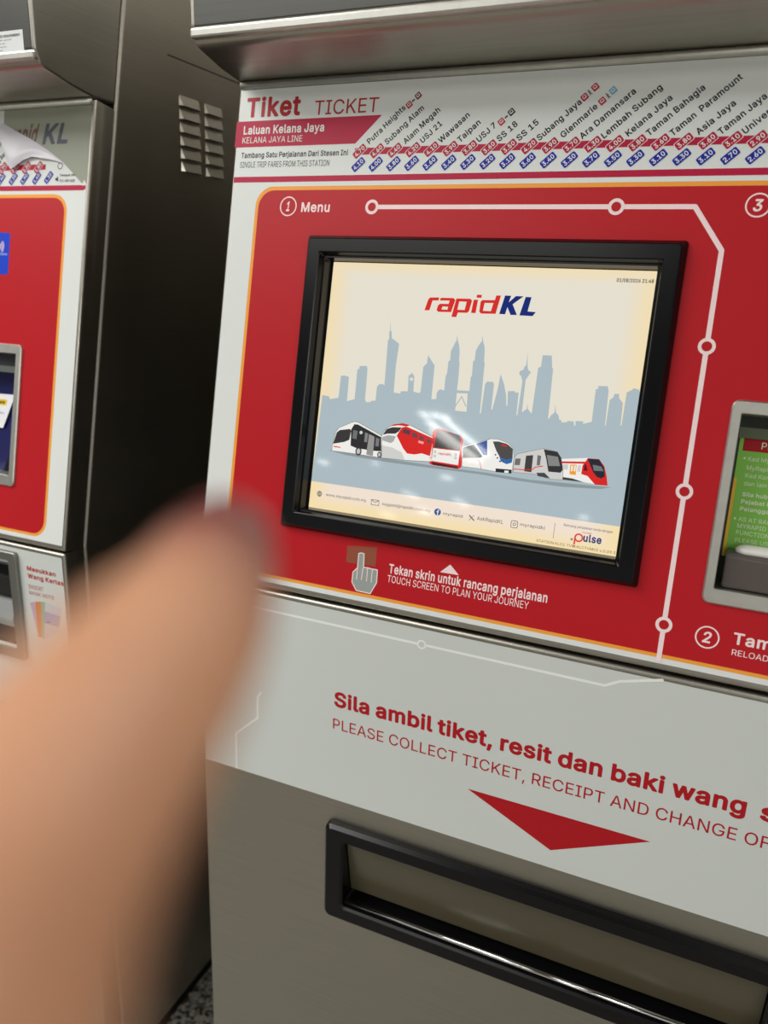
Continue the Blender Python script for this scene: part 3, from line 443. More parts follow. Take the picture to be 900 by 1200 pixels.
"d":[424,[[[166,-8],[218,-9],[250,1],[279,20],[310,57],[311,0],[374,0],[374,508],[370,511],[314,511],[309,508],[309,328],[306,323],[282,354],[254,375],[218,385],[166,384],[137,376],[110,362],[88,344],[70,323],[52,292],[41,260],[34,228],[32,188],[35,148],[41,116],[51,88],[68,56],[90,31],[114,12]],[[182,51],[162,57],[146,68],[119,100],[104,140],[101,160],[98,188],[100,216],[110,260],[134,299],[162,320],[182,326],[226,326],[246,320],[274,300],[297,264],[308,216],[308,160],[297,116],[288,96],[274,77],[246,57],[226,51]]]],
"e":[404,[[[189,-8],[214,-10],[258,-6],[282,2],[302,12],[335,36],[348,52],[360,72],[367,92],[306,107],[290,81],[266,61],[242,51],[210,48],[170,55],[150,64],[124,88],[111,108],[101,148],[99,164],[102,167],[372,168],[372,224],[368,248],[358,284],[347,308],[322,341],[302,358],[266,376],[226,385],[174,384],[142,375],[114,361],[90,342],[70,319],[54,292],[34,224],[32,184],[42,116],[54,84],[70,58],[90,34],[118,13],[146,1]],[[102,223],[99,232],[110,268],[133,300],[166,321],[206,328],[246,321],[262,312],[274,301],[296,268],[306,224]]]],
"f":[254,[[[79,0],[144,0],[145,324],[226,325],[230,328],[229,380],[146,381],[145,436],[154,456],[166,466],[198,472],[228,468],[245,520],[234,526],[202,532],[170,531],[138,522],[120,512],[95,488],[84,468],[80,452],[78,382],[5,380],[6,325],[79,324]]]],
"g":[425,[[[180,-151],[238,-151],[294,-137],[335,-111],[352,-91],[365,-67],[372,-39],[374,-7],[374,377],[370,381],[314,381],[311,377],[310,321],[278,359],[254,375],[238,381],[194,386],[166,384],[138,376],[110,362],[86,341],[69,321],[55,297],[42,265],[34,229],[32,193],[34,153],[40,125],[53,89],[70,63],[90,41],[138,12],[166,5],[218,4],[238,9],[266,21],[289,41],[306,64],[309,61],[309,-7],[305,-35],[294,-59],[282,-72],[262,-84],[234,-93],[206,-95],[170,-91],[134,-74],[102,-39],[50,-67],[59,-87],[80,-111],[98,-125],[134,-142]],[[178,64],[162,69],[134,88],[120,105],[112,121],[104,145],[98,193],[103,237],[120,281],[146,310],[182,326],[226,326],[246,320],[264,309],[286,286],[297,265],[309,217],[309,169],[305,145],[289,105],[277,89],[262,76],[226,63],[206,61]]]],
"h":[410,[[[51,0],[116,0],[116,228],[121,264],[129,284],[149,307],[177,322],[209,327],[233,324],[257,315],[282,288],[291,264],[294,232],[294,0],[359,0],[359,240],[352,296],[344,320],[327,344],[297,370],[253,385],[229,386],[197,383],[153,365],[130,344],[117,325],[116,508],[113,511],[57,511],[51,508]]]],
"i":[167,[[[51,0],[116,0],[116,376],[113,381],[53,381],[51,376]],[[68,444],[97,443],[113,452],[124,464],[128,480],[126,496],[117,512],[105,520],[85,526],[73,524],[53,514],[45,504],[39,484],[42,468],[53,453]]]],
"j":[167,[[[-12,-143],[26,-143],[46,-139],[66,-131],[94,-107],[104,-91],[110,-71],[116,-27],[114,381],[54,381],[51,377],[49,-43],[43,-63],[30,-78],[-12,-87]],[[64,445],[82,441],[98,443],[115,453],[126,469],[126,497],[116,513],[106,520],[86,526],[70,523],[54,515],[45,505],[40,493],[40,473],[50,456]]]],
"k":[381,[[[51,0],[116,0],[116,140],[153,174],[293,-1],[374,0],[204,216],[362,380],[281,379],[122,216],[117,215],[116,508],[113,511],[57,511],[51,508]]]],
"l":[189,[[[113,-2],[157,-4],[181,1],[182,6],[172,54],[137,55],[129,58],[121,65],[116,82],[116,506],[113,511],[53,511],[51,86],[53,58],[61,35],[73,18],[89,7]]]],
"m":[610,[[[51,0],[116,0],[116,236],[121,272],[136,300],[149,312],[173,324],[197,328],[217,326],[237,320],[261,299],[270,280],[272,0],[337,0],[338,264],[346,288],[365,311],[389,324],[421,328],[447,324],[471,312],[484,296],[491,276],[494,252],[494,0],[557,-2],[559,256],[552,308],[533,344],[513,364],[481,381],[457,387],[417,387],[385,379],[361,366],[335,344],[317,317],[304,344],[289,362],[270,376],[245,385],[217,388],[185,383],[157,370],[131,348],[117,325],[114,332],[113,381],[53,381]]]],
"n":[410,[[[51,0],[116,0],[116,228],[121,264],[129,284],[149,307],[177,322],[209,327],[233,324],[257,315],[282,288],[291,264],[294,232],[294,0],[359,0],[357,272],[351,300],[341,324],[316,356],[297,370],[253,385],[197,383],[173,375],[149,362],[130,344],[117,324],[114,332],[113,381],[52,380]]]],
"o":[415,[[[185,-8],[206,-10],[238,-7],[270,1],[298,13],[322,32],[344,56],[361,84],[373,116],[381,148],[381,224],[373,260],[361,292],[342,322],[322,344],[302,360],[274,375],[242,384],[174,384],[142,375],[114,360],[71,320],[54,292],[42,260],[35,224],[32,184],[42,116],[54,84],[70,58],[94,32],[118,13],[142,2]],[[182,52],[162,58],[146,68],[130,83],[111,116],[104,140],[98,184],[103,232],[110,256],[119,276],[133,296],[146,308],[166,320],[186,326],[230,326],[250,320],[270,307],[294,280],[304,260],[316,212],[316,164],[312,140],[295,96],[266,66],[250,57],[230,51],[206,48]]]],
"p":[424,[[[51,-143],[116,-143],[117,57],[145,20],[173,2],[209,-9],[261,-8],[289,1],[312,13],[337,32],[357,57],[372,85],[383,117],[390,153],[390,225],[383,261],[372,293],[353,324],[316,361],[289,375],[261,384],[229,386],[185,380],[169,374],[145,356],[117,321],[114,329],[113,380],[53,381],[51,377]],[[193,53],[165,66],[149,79],[126,117],[116,165],[116,213],[119,237],[136,281],[161,309],[177,319],[197,326],[241,326],[261,320],[293,297],[313,263],[325,213],[325,165],[321,141],[304,97],[277,67],[261,57],[241,51],[221,49]]]],
"q":[424,[[[309,-143],[374,-143],[374,377],[370,381],[314,381],[311,377],[310,321],[278,358],[254,375],[238,381],[194,386],[166,384],[138,376],[110,362],[86,342],[66,317],[44,269],[34,229],[32,189],[34,149],[42,113],[68,57],[87,33],[113,13],[138,1],[166,-8],[218,-9],[250,1],[280,21],[306,55],[309,49]],[[178,52],[162,57],[134,79],[120,97],[111,117],[104,141],[98,189],[104,237],[110,261],[120,281],[146,309],[162,320],[182,326],[226,326],[246,320],[274,300],[298,262],[305,237],[310,189],[304,141],[289,97],[278,81],[262,67],[246,57],[226,51],[206,49]]]],
"r":[259,[[[51,0],[116,0],[116,236],[121,268],[137,295],[161,314],[193,322],[213,324],[241,321],[245,324],[245,384],[241,386],[193,385],[169,378],[136,356],[117,329],[114,336],[113,381],[52,380]]]],
"s":[365,[[[151,-8],[212,-9],[260,4],[302,32],[324,63],[331,84],[333,108],[330,132],[323,152],[308,172],[289,188],[260,202],[139,236],[124,246],[112,264],[113,292],[121,304],[132,315],[148,324],[168,329],[208,329],[228,323],[251,304],[268,275],[324,288],[320,308],[300,341],[272,365],[232,381],[212,385],[160,385],[112,371],[92,360],[64,334],[47,296],[45,272],[48,248],[56,227],[72,205],[92,190],[120,177],[240,143],[255,132],[264,116],[265,100],[256,75],[228,56],[204,49],[160,49],[128,60],[112,74],[95,108],[36,96],[39,72],[48,54],[73,24],[112,1]]]],
"t":[227,[[[148,-4],[194,-5],[213,0],[215,4],[202,56],[178,52],[158,53],[142,59],[132,72],[128,100],[128,320],[130,325],[202,325],[206,328],[206,376],[202,381],[130,381],[127,472],[66,473],[63,468],[63,384],[58,381],[5,380],[4,328],[10,325],[63,324],[63,96],[66,64],[75,40],[90,20],[114,5]]]],
"u":[410,[[[159,-5],[209,-5],[237,4],[257,15],[277,32],[293,55],[296,51],[297,-2],[358,-1],[357,381],[294,379],[294,155],[288,115],[279,95],[261,72],[233,57],[201,52],[177,55],[153,64],[140,75],[129,90],[119,115],[116,147],[116,379],[51,379],[51,139],[52,107],[58,83],[69,55],[97,21],[133,1]]]],
"v":[389,[[[161,0],[228,0],[372,380],[304,380],[218,144],[197,72],[193,72],[168,152],[86,380],[16,380]]]],
"w":[567,[[[136,0],[201,0],[262,212],[283,299],[366,0],[431,0],[546,380],[478,380],[399,84],[395,84],[364,216],[319,376],[315,381],[251,381],[192,172],[171,79],[88,380],[22,380]]]],
"x":[379,[[[19,0],[93,0],[160,100],[189,151],[219,100],[285,0],[360,0],[227,192],[353,381],[281,381],[232,308],[193,239],[189,239],[101,381],[28,380],[152,196]]]],
"y":[389,[[[65,-145],[109,-146],[137,-139],[166,-121],[189,-93],[208,-53],[373,379],[303,379],[222,155],[197,76],[193,72],[171,143],[86,379],[15,379],[161,-1],[144,-49],[124,-77],[101,-87],[60,-85],[45,-137],[48,-141]]]],
"z":[380,[[[40,0],[341,0],[341,52],[338,58],[129,60],[333,328],[334,381],[47,380],[46,324],[50,321],[251,320],[41,48]]]],
"0":[453,[[[209,-7],[228,-9],[260,-5],[296,5],[324,22],[351,49],[370,77],[383,105],[398,153],[405,201],[407,253],[405,305],[397,357],[375,421],[350,461],[324,486],[296,504],[264,513],[228,518],[192,514],[156,502],[128,485],[104,462],[90,441],[68,397],[55,353],[48,305],[46,257],[48,201],[55,153],[67,113],[84,75],[104,46],[131,21],[160,4]],[[216,53],[184,61],[168,73],[149,93],[136,117],[117,177],[111,257],[117,333],[125,365],[148,413],[164,433],[184,448],[204,455],[228,458],[248,455],[273,445],[289,433],[316,396],[336,333],[342,253],[335,173],[318,117],[304,93],[288,75],[268,61],[248,54]]]],
"1":[453,[[[74,0],[393,0],[392,57],[284,57],[278,60],[276,511],[196,510],[84,428],[84,360],[88,357],[209,444],[210,60],[204,57],[76,57]]]],
"2":[453,[[[62,0],[391,0],[391,56],[388,59],[156,60],[317,232],[353,280],[374,320],[379,336],[383,372],[381,400],[374,424],[348,466],[308,498],[280,509],[228,518],[168,509],[120,484],[100,465],[83,440],[74,420],[66,392],[64,364],[68,360],[128,361],[134,396],[152,428],[171,444],[188,452],[224,458],[260,452],[284,440],[296,430],[313,404],[318,368],[309,328],[281,284],[62,48]]]],
"3":[453,[[[188,-7],[252,-7],[308,9],[333,25],[356,44],[385,89],[395,141],[393,173],[384,201],[371,225],[356,245],[336,262],[308,278],[280,288],[227,293],[372,458],[372,511],[68,509],[68,453],[72,450],[285,449],[156,301],[155,249],[160,246],[228,244],[252,239],[276,231],[304,210],[315,193],[326,161],[326,125],[312,93],[288,70],[260,58],[236,53],[200,53],[164,62],[139,77],[120,101],[108,134],[43,133],[46,105],[56,77],[68,57],[86,37],[108,20],[132,8]]]],
"4":[453,[[[280,0],[344,-1],[345,100],[348,103],[412,103],[415,108],[414,164],[348,165],[345,168],[344,319],[284,320],[280,316],[280,168],[276,165],[116,165],[113,168],[313,508],[308,511],[248,511],[39,160],[38,108],[40,103],[276,103],[280,100]]]],
"5":[453,[[[192,-7],[224,-9],[280,0],[309,13],[336,33],[369,73],[383,101],[390,133],[392,185],[380,233],[360,269],[332,300],[296,322],[252,334],[212,335],[180,328],[140,307],[137,309],[152,445],[156,450],[364,450],[368,453],[368,509],[364,511],[94,509],[65,253],[128,244],[152,260],[184,271],[220,275],[253,269],[276,259],[300,237],[312,220],[323,185],[324,141],[312,105],[292,79],[276,66],[240,53],[192,55],[162,69],[138,93],[128,113],[124,129],[120,132],[64,132],[58,129],[61,105],[69,81],[96,41],[140,9]]]],
"6":[453,[[[206,-7],[228,-9],[256,-6],[284,1],[312,13],[332,27],[354,49],[370,73],[389,125],[389,185],[381,217],[372,241],[356,264],[339,281],[316,297],[264,314],[232,316],[208,313],[188,307],[187,309],[322,505],[324,509],[320,511],[250,509],[109,301],[79,241],[63,189],[65,125],[81,77],[96,53],[119,29],[140,14],[168,1]],[[204,53],[188,58],[163,73],[141,101],[128,137],[129,181],[140,213],[151,229],[173,249],[208,262],[244,262],[264,256],[290,241],[312,213],[324,177],[324,137],[312,101],[292,75],[280,66],[244,52],[224,50]]]],
"7":[453,[[[95,0],[167,0],[393,448],[393,508],[390,511],[66,511],[60,508],[62,450],[321,448]]]],
"8":[453,[[[194,-7],[260,-7],[288,-1],[320,10],[364,41],[392,81],[400,109],[403,133],[401,157],[397,177],[383,205],[367,229],[352,243],[332,256],[308,265],[344,287],[374,329],[381,353],[384,381],[375,429],[349,469],[328,487],[288,508],[256,516],[196,516],[164,508],[124,487],[104,470],[85,445],[77,429],[68,381],[77,333],[90,309],[108,287],[145,265],[120,256],[100,243],[84,227],[64,197],[51,153],[52,109],[57,93],[72,61],[108,25],[144,6]],[[204,52],[168,62],[140,81],[130,93],[122,109],[117,137],[124,173],[142,201],[168,220],[188,228],[208,232],[244,232],[280,222],[310,201],[328,173],[335,141],[328,105],[312,81],[284,62],[248,52]],[[212,293],[180,301],[154,321],[142,341],[137,357],[136,393],[148,421],[166,441],[208,457],[244,457],[286,441],[304,422],[316,393],[315,357],[304,329],[280,306],[252,295]]]],
"9":[453,[[[128,0],[202,0],[343,208],[374,268],[384,296],[391,344],[389,376],[382,408],[371,432],[353,460],[333,480],[312,495],[284,508],[256,515],[224,518],[196,515],[164,506],[116,478],[85,440],[71,412],[64,380],[64,320],[78,276],[98,244],[136,212],[160,201],[188,195],[220,193],[236,194],[264,202],[265,200]],[[204,248],[173,260],[151,280],[140,296],[129,332],[129,372],[134,392],[148,420],[175,444],[208,457],[244,457],[278,444],[304,420],[320,388],[324,368],[324,328],[320,312],[304,282],[280,260],[264,252],[244,247],[224,245]]]],
".":[188,[[[80,-4],[98,-6],[118,-1],[130,8],[142,28],[141,56],[130,74],[118,83],[98,89],[82,87],[70,81],[53,64],[48,40],[52,20],[62,7]]]],
",":[188,[[[36,-119],[86,-119],[138,72],[70,73],[66,70]]]],
":":[188,[[[80,-4],[98,-6],[118,-1],[130,8],[142,28],[141,56],[130,74],[118,83],[98,89],[82,87],[70,81],[53,64],[48,40],[52,20],[62,7]],[[79,272],[94,269],[114,273],[130,283],[140,300],[143,316],[141,332],[130,349],[118,358],[98,364],[82,362],[64,352],[53,340],[48,316],[50,300],[62,282]]]],
"/":[249,[[[12,-76],[73,-76],[237,532],[234,535],[178,535],[176,532]]]],
"@":[676,[[[308,-135],[372,-137],[412,-133],[480,-118],[504,-109],[506,-107],[491,-59],[488,-57],[428,-75],[392,-81],[316,-81],[280,-76],[248,-67],[216,-52],[188,-34],[166,-15],[144,12],[129,37],[108,97],[100,177],[107,253],[117,289],[145,345],[164,369],[186,389],[216,409],[244,422],[276,432],[344,440],[390,437],[420,432],[451,421],[498,393],[520,373],[540,349],[566,297],[577,245],[577,153],[568,105],[555,77],[544,67],[532,63],[508,63],[488,74],[477,97],[476,333],[472,337],[420,337],[417,333],[416,309],[385,333],[348,344],[304,343],[280,336],[253,321],[219,289],[205,265],[194,237],[188,213],[186,181],[193,121],[214,73],[232,49],[256,30],[296,14],[328,11],[372,18],[404,40],[420,64],[430,45],[448,28],[464,19],[488,11],[504,9],[540,11],[560,16],[580,26],[604,53],[616,73],[624,97],[633,141],[637,193],[635,249],[618,321],[604,353],[586,381],[538,433],[508,453],[476,469],[436,484],[352,494],[304,491],[256,483],[220,472],[184,456],[148,433],[121,409],[97,381],[61,313],[48,269],[38,181],[41,129],[48,89],[61,41],[75,9],[95,-23],[121,-55],[151,-79],[184,-100],[220,-116],[260,-127]],[[312,69],[296,73],[280,83],[260,109],[252,129],[245,165],[248,221],[262,253],[276,269],[294,281],[328,290],[364,285],[392,272],[410,245],[419,209],[419,161],[415,137],[404,105],[380,79],[348,68]]]],
"-":[453,[[[112,188],[338,187],[339,244],[114,246]]]],
}
GLYPHS["B"] = {
"A":[480,[[[10,-20],[88,-21],[100,-15],[152,121],[328,121],[376,-8],[381,-16],[392,-21],[464,-21],[476,-16],[482,-8],[482,8],[296,515],[285,528],[200,530],[192,528],[183,520],[-3,8],[-3,-8]],[[188,220],[186,224],[236,375],[240,379],[292,220]]]],
"B":[456,[[[54,-20],[248,-21],[320,-13],[352,-1],[380,14],[400,32],[418,56],[429,80],[437,108],[439,140],[432,188],[408,232],[392,250],[367,268],[384,281],[408,316],[418,352],[417,400],[410,428],[397,456],[365,492],[340,509],[308,522],[244,530],[60,530],[51,528],[42,520],[39,508],[39,0],[43,-12]],[[148,78],[148,210],[248,210],[280,205],[308,191],[329,164],[333,148],[332,120],[316,96],[300,86],[244,78]],[[148,306],[148,431],[264,428],[284,423],[306,404],[312,388],[314,360],[304,336],[288,320],[268,311],[240,306]]]],
"C":[510,[[[256,-27],[296,-27],[348,-15],[376,-4],[416,22],[437,41],[466,81],[486,125],[494,161],[488,175],[476,181],[400,179],[389,169],[372,127],[354,105],[320,84],[280,75],[240,77],[216,83],[196,94],[176,109],[156,133],[134,181],[127,213],[124,253],[127,293],[133,325],[145,357],[174,397],[196,415],[216,425],[240,432],[268,435],[296,432],[332,420],[356,401],[377,373],[390,337],[400,329],[476,327],[488,333],[493,341],[494,349],[488,377],[476,409],[452,450],[418,485],[392,504],[348,523],[320,532],[268,537],[220,532],[180,521],[144,504],[104,474],[78,445],[51,401],[33,357],[23,309],[19,253],[23,201],[34,149],[52,105],[76,65],[105,33],[140,7],[180,-13],[220,-23]]]],
"D":[502,[[[54,-20],[220,-21],[272,-18],[320,-5],[360,12],[396,37],[428,71],[451,108],[470,156],[479,204],[483,252],[479,308],[469,356],[452,400],[428,440],[400,470],[364,496],[320,515],[276,526],[228,530],[60,530],[51,528],[42,520],[39,508],[39,0],[43,-12]],[[148,78],[146,428],[152,431],[220,431],[256,428],[284,421],[312,408],[344,379],[360,352],[370,324],[376,288],[376,220],[361,160],[347,136],[328,114],[308,100],[284,89],[248,81]]]],
"E":[419,[[[54,-20],[376,-21],[392,-12],[396,0],[396,60],[392,69],[384,76],[146,80],[148,208],[356,208],[371,216],[376,232],[375,292],[371,300],[360,306],[147,308],[146,428],[152,431],[380,433],[389,440],[393,452],[393,512],[384,526],[372,530],[60,530],[51,528],[42,520],[39,508],[39,0],[43,-12]]]],
"F":[410,[[[54,-20],[128,-21],[139,-16],[144,-8],[148,200],[348,200],[360,205],[366,216],[367,280],[362,292],[352,298],[147,300],[146,428],[152,431],[376,432],[386,440],[390,452],[390,512],[380,527],[368,530],[60,530],[51,528],[42,520],[39,508],[39,0],[43,-12]]]],
"G":[520,[[[257,-27],[312,-25],[350,-15],[388,1],[423,25],[450,53],[469,81],[484,113],[496,157],[499,201],[498,261],[492,272],[484,276],[280,277],[268,271],[263,261],[262,197],[265,189],[272,181],[280,178],[392,177],[387,153],[367,117],[348,99],[316,81],[268,74],[220,82],[197,93],[159,129],[145,153],[134,181],[127,213],[124,253],[127,293],[133,325],[145,357],[160,382],[193,413],[216,425],[240,432],[268,435],[296,432],[332,419],[354,401],[370,381],[391,337],[400,330],[476,328],[488,333],[495,345],[487,381],[468,425],[452,450],[417,485],[395,501],[348,523],[316,531],[264,537],[216,532],[176,520],[140,503],[104,475],[77,445],[50,401],[33,357],[22,309],[19,253],[22,201],[32,153],[51,105],[75,65],[104,33],[140,6],[180,-13],[220,-23]]]],
"H":[517,[[[54,-20],[128,-21],[139,-16],[144,-8],[146,208],[152,211],[368,211],[371,208],[373,-8],[380,-17],[392,-21],[460,-21],[474,-12],[478,0],[478,508],[475,520],[468,527],[456,530],[388,530],[377,524],[372,516],[371,316],[368,310],[148,310],[144,518],[136,527],[124,530],[60,530],[44,523],[39,508],[39,0],[43,-12]]]],
"I":[300,[[[25,-20],[271,-21],[283,-16],[288,-8],[290,60],[284,72],[271,78],[207,78],[204,84],[204,428],[207,431],[271,431],[286,440],[290,452],[290,512],[287,520],[279,527],[267,530],[31,530],[19,526],[11,516],[10,452],[15,438],[27,431],[91,431],[97,428],[97,80],[27,78],[13,68],[10,56],[10,-4],[15,-14]]]],
"J":[396,[[[175,-27],[233,-22],[277,-5],[309,18],[334,49],[352,93],[357,145],[357,509],[353,521],[341,529],[269,530],[257,524],[251,513],[251,145],[248,121],[241,101],[233,89],[205,74],[185,71],[165,74],[149,80],[137,89],[126,105],[121,121],[117,181],[105,193],[29,194],[19,189],[13,179],[12,145],[18,93],[34,53],[58,21],[97,-8],[137,-22]]]],
"K":[467,[[[54,-20],[128,-21],[142,-12],[146,0],[146,156],[196,211],[358,-16],[372,-21],[448,-21],[460,-18],[466,-12],[470,0],[466,12],[271,288],[464,496],[469,512],[460,526],[448,530],[364,530],[352,526],[148,305],[144,518],[136,527],[124,530],[60,530],[44,523],[39,508],[39,0],[43,-12]]]],
"L":[393,[[[54,-20],[360,-21],[375,-16],[382,-4],[382,60],[376,72],[368,77],[146,80],[146,508],[140,524],[128,530],[56,530],[45,524],[39,512],[39,0],[43,-12]]]],
"M":[628,[[[54,-20],[124,-21],[136,-16],[143,-4],[144,301],[267,-8],[276,-18],[288,-21],[344,-21],[352,-18],[360,-11],[480,296],[483,284],[485,-8],[492,-17],[504,-21],[568,-21],[584,-14],[589,0],[589,508],[583,524],[568,530],[476,530],[467,528],[458,520],[316,146],[312,150],[170,520],[161,528],[152,530],[60,530],[45,524],[39,508],[39,0],[43,-12]]]],
"N":[523,[[[54,-20],[128,-21],[140,-15],[146,-4],[145,332],[148,339],[372,-15],[384,-21],[464,-21],[480,-12],[484,0],[484,508],[483,516],[476,525],[464,530],[396,530],[384,524],[379,516],[376,169],[151,524],[136,530],[60,530],[44,523],[39,508],[39,0],[43,-12]]]],
"O":[533,[[[256,-27],[312,-24],[356,-12],[396,8],[432,36],[458,65],[480,101],[499,149],[511,201],[514,253],[511,309],[500,357],[483,401],[456,445],[428,475],[392,503],[356,520],[316,532],[268,537],[220,532],[180,521],[144,504],[104,474],[78,445],[51,401],[33,357],[23,309],[19,253],[23,201],[34,149],[52,105],[76,65],[105,33],[140,7],[180,-13],[220,-23]],[[240,76],[197,93],[176,109],[144,153],[134,181],[127,217],[124,253],[127,293],[133,325],[143,353],[160,381],[177,401],[196,415],[240,432],[268,435],[292,432],[316,426],[340,413],[374,381],[388,357],[400,325],[407,293],[407,217],[399,181],[389,153],[375,129],[356,108],[336,93],[296,77],[268,74]]]],
"P":[445,[[[54,-20],[128,-21],[139,-16],[144,-9],[147,164],[272,167],[312,175],[341,188],[368,206],[392,231],[409,256],[428,316],[428,376],[421,408],[408,440],[392,464],[368,488],[344,504],[308,520],[276,527],[236,530],[60,530],[51,528],[42,520],[39,508],[39,0],[43,-12]],[[148,263],[148,431],[256,430],[287,420],[306,404],[314,392],[321,368],[322,332],[314,304],[300,284],[276,270],[256,265]]]],
"Q":[533,[[[395,-68],[472,-69],[482,-64],[489,-52],[485,-36],[432,36],[460,68],[482,104],[500,152],[510,196],[514,252],[511,304],[499,360],[482,404],[460,440],[428,475],[392,503],[356,520],[316,532],[268,537],[220,532],[180,521],[140,502],[102,472],[72,437],[52,404],[34,360],[23,308],[19,252],[23,200],[34,148],[52,104],[76,65],[104,34],[140,7],[180,-13],[224,-24],[268,-28],[312,-24],[348,-15],[384,-60]],[[244,76],[220,82],[196,94],[176,109],[157,132],[144,154],[134,180],[127,216],[124,256],[127,292],[134,328],[145,356],[160,381],[176,400],[196,415],[240,432],[268,435],[316,426],[336,416],[357,400],[376,378],[389,356],[399,328],[407,292],[407,216],[390,156],[368,121],[329,172],[320,179],[244,180],[232,175],[225,164],[227,148],[281,76]]]],
"R":[449,[[[54,-20],[128,-21],[139,-16],[144,-8],[148,177],[234,176],[333,-8],[344,-19],[432,-21],[442,-16],[447,-8],[447,8],[345,196],[345,200],[368,215],[392,236],[408,260],[422,292],[428,320],[430,352],[428,384],[422,412],[408,444],[392,469],[344,507],[308,521],[236,530],[60,530],[51,528],[42,520],[39,508],[39,0],[43,-12]],[[148,276],[148,431],[256,430],[288,421],[310,404],[323,368],[323,336],[314,308],[300,293],[276,281],[256,277]]]],
"S":[447,[[[205,-29],[262,-28],[298,-21],[330,-9],[360,7],[386,29],[402,51],[418,79],[427,111],[428,163],[422,187],[412,211],[374,253],[318,284],[178,327],[154,341],[139,359],[138,387],[142,399],[154,415],[174,428],[190,433],[226,438],[270,430],[290,420],[306,404],[312,395],[319,367],[330,358],[402,357],[410,359],[419,367],[422,379],[419,407],[409,435],[394,461],[375,483],[326,516],[294,528],[262,535],[226,537],[162,529],[130,517],[104,503],[78,484],[58,460],[44,435],[33,403],[31,371],[36,335],[49,303],[74,272],[102,251],[138,233],[286,186],[310,171],[321,159],[325,139],[323,127],[318,114],[303,95],[276,79],[246,71],[226,70],[190,73],[162,84],[150,92],[133,111],[122,147],[110,157],[34,158],[20,147],[17,135],[21,107],[32,75],[48,47],[66,25],[90,6],[122,-11],[154,-22]]]],
"T":[449,[[[187,-20],[260,-21],[272,-15],[278,-4],[278,428],[284,431],[416,431],[428,434],[438,448],[438,508],[435,520],[424,529],[32,530],[20,526],[12,516],[11,448],[16,438],[24,433],[168,431],[172,428],[172,0],[176,-12]]]],
"U":[517,[[[239,-28],[300,-27],[340,-17],[372,-4],[404,17],[429,40],[450,68],[465,100],[475,136],[478,172],[478,508],[475,520],[464,529],[392,530],[380,525],[373,516],[372,180],[370,156],[359,124],[335,96],[300,78],[260,73],[236,74],[216,79],[183,96],[160,122],[147,156],[145,180],[145,508],[142,520],[128,530],[60,530],[48,526],[40,516],[39,172],[42,136],[52,100],[68,68],[85,44],[116,14],[144,-3],[180,-18],[216,-27]]]],
"V":[480,[[[198,-20],[280,-21],[292,-16],[297,-8],[483,504],[483,516],[472,528],[392,530],[377,520],[240,128],[102,520],[93,528],[84,530],[12,530],[-2,520],[-5,512],[-3,500],[183,-4],[188,-14]]]],
"W":[686,[[[149,-20],[232,-21],[240,-18],[248,-11],[344,331],[438,-12],[444,-18],[456,-21],[532,-21],[544,-16],[551,-4],[690,504],[690,516],[685,524],[672,530],[604,530],[592,527],[585,520],[492,160],[401,512],[392,526],[380,530],[304,530],[288,520],[200,184],[192,168],[100,520],[92,527],[84,530],[16,530],[1,524],[-4,515],[-4,503],[134,-4],[140,-15]]]],
"X":[474,[[[12,-20],[90,-21],[105,-16],[238,174],[368,-16],[382,-21],[458,-21],[473,-12],[477,0],[473,12],[302,264],[465,500],[466,516],[458,526],[446,530],[374,530],[362,526],[272,400],[238,346],[118,525],[106,530],[30,530],[14,524],[8,512],[12,496],[175,260],[1,12],[-3,4],[-1,-8]]]],
"Y":[472,[[[197,-20],[272,-21],[282,-16],[287,-8],[290,204],[474,500],[475,516],[464,528],[380,530],[366,524],[236,310],[104,525],[92,530],[16,530],[7,528],[-2,520],[-5,508],[-1,496],[181,204],[182,0],[186,-12]]]],
"Z":[438,[[[36,-20],[400,-21],[416,-12],[420,0],[420,60],[416,69],[408,76],[160,80],[415,452],[418,512],[408,527],[396,530],[40,530],[31,528],[22,520],[19,508],[19,448],[24,438],[32,433],[272,431],[278,428],[24,56],[21,-4],[28,-16]]]],
"a":[389,[[[148,-29],[206,-24],[226,-17],[254,-1],[265,-17],[278,-21],[342,-20],[353,-13],[357,-5],[358,251],[350,307],[340,331],[314,366],[278,389],[242,400],[210,405],[170,404],[130,396],[106,387],[82,374],[50,347],[33,323],[20,295],[22,283],[30,273],[98,253],[114,258],[127,279],[146,297],[178,309],[210,309],[230,303],[246,291],[252,279],[255,259],[250,251],[122,232],[70,212],[37,187],[25,171],[16,151],[9,111],[11,83],[19,55],[32,31],[62,-1],[83,-13],[110,-23]],[[158,67],[130,75],[117,87],[114,111],[121,127],[154,143],[254,159],[255,139],[250,115],[230,86],[202,71]]]],
"b":[424,[[[208,-28],[261,-27],[297,-16],[325,-1],[349,18],[373,46],[391,80],[402,112],[409,148],[409,228],[401,268],[389,302],[369,335],[349,358],[325,378],[293,394],[261,403],[205,404],[162,392],[137,374],[135,508],[132,520],[117,530],[49,530],[37,523],[32,508],[32,-4],[37,-14],[49,-21],[113,-21],[129,-12],[133,4],[165,-16]],[[197,71],[177,81],[163,92],[144,124],[135,164],[135,212],[138,236],[153,272],[173,294],[201,307],[237,307],[253,303],[277,286],[295,256],[306,212],[303,148],[288,108],[265,82],[237,70]]]],
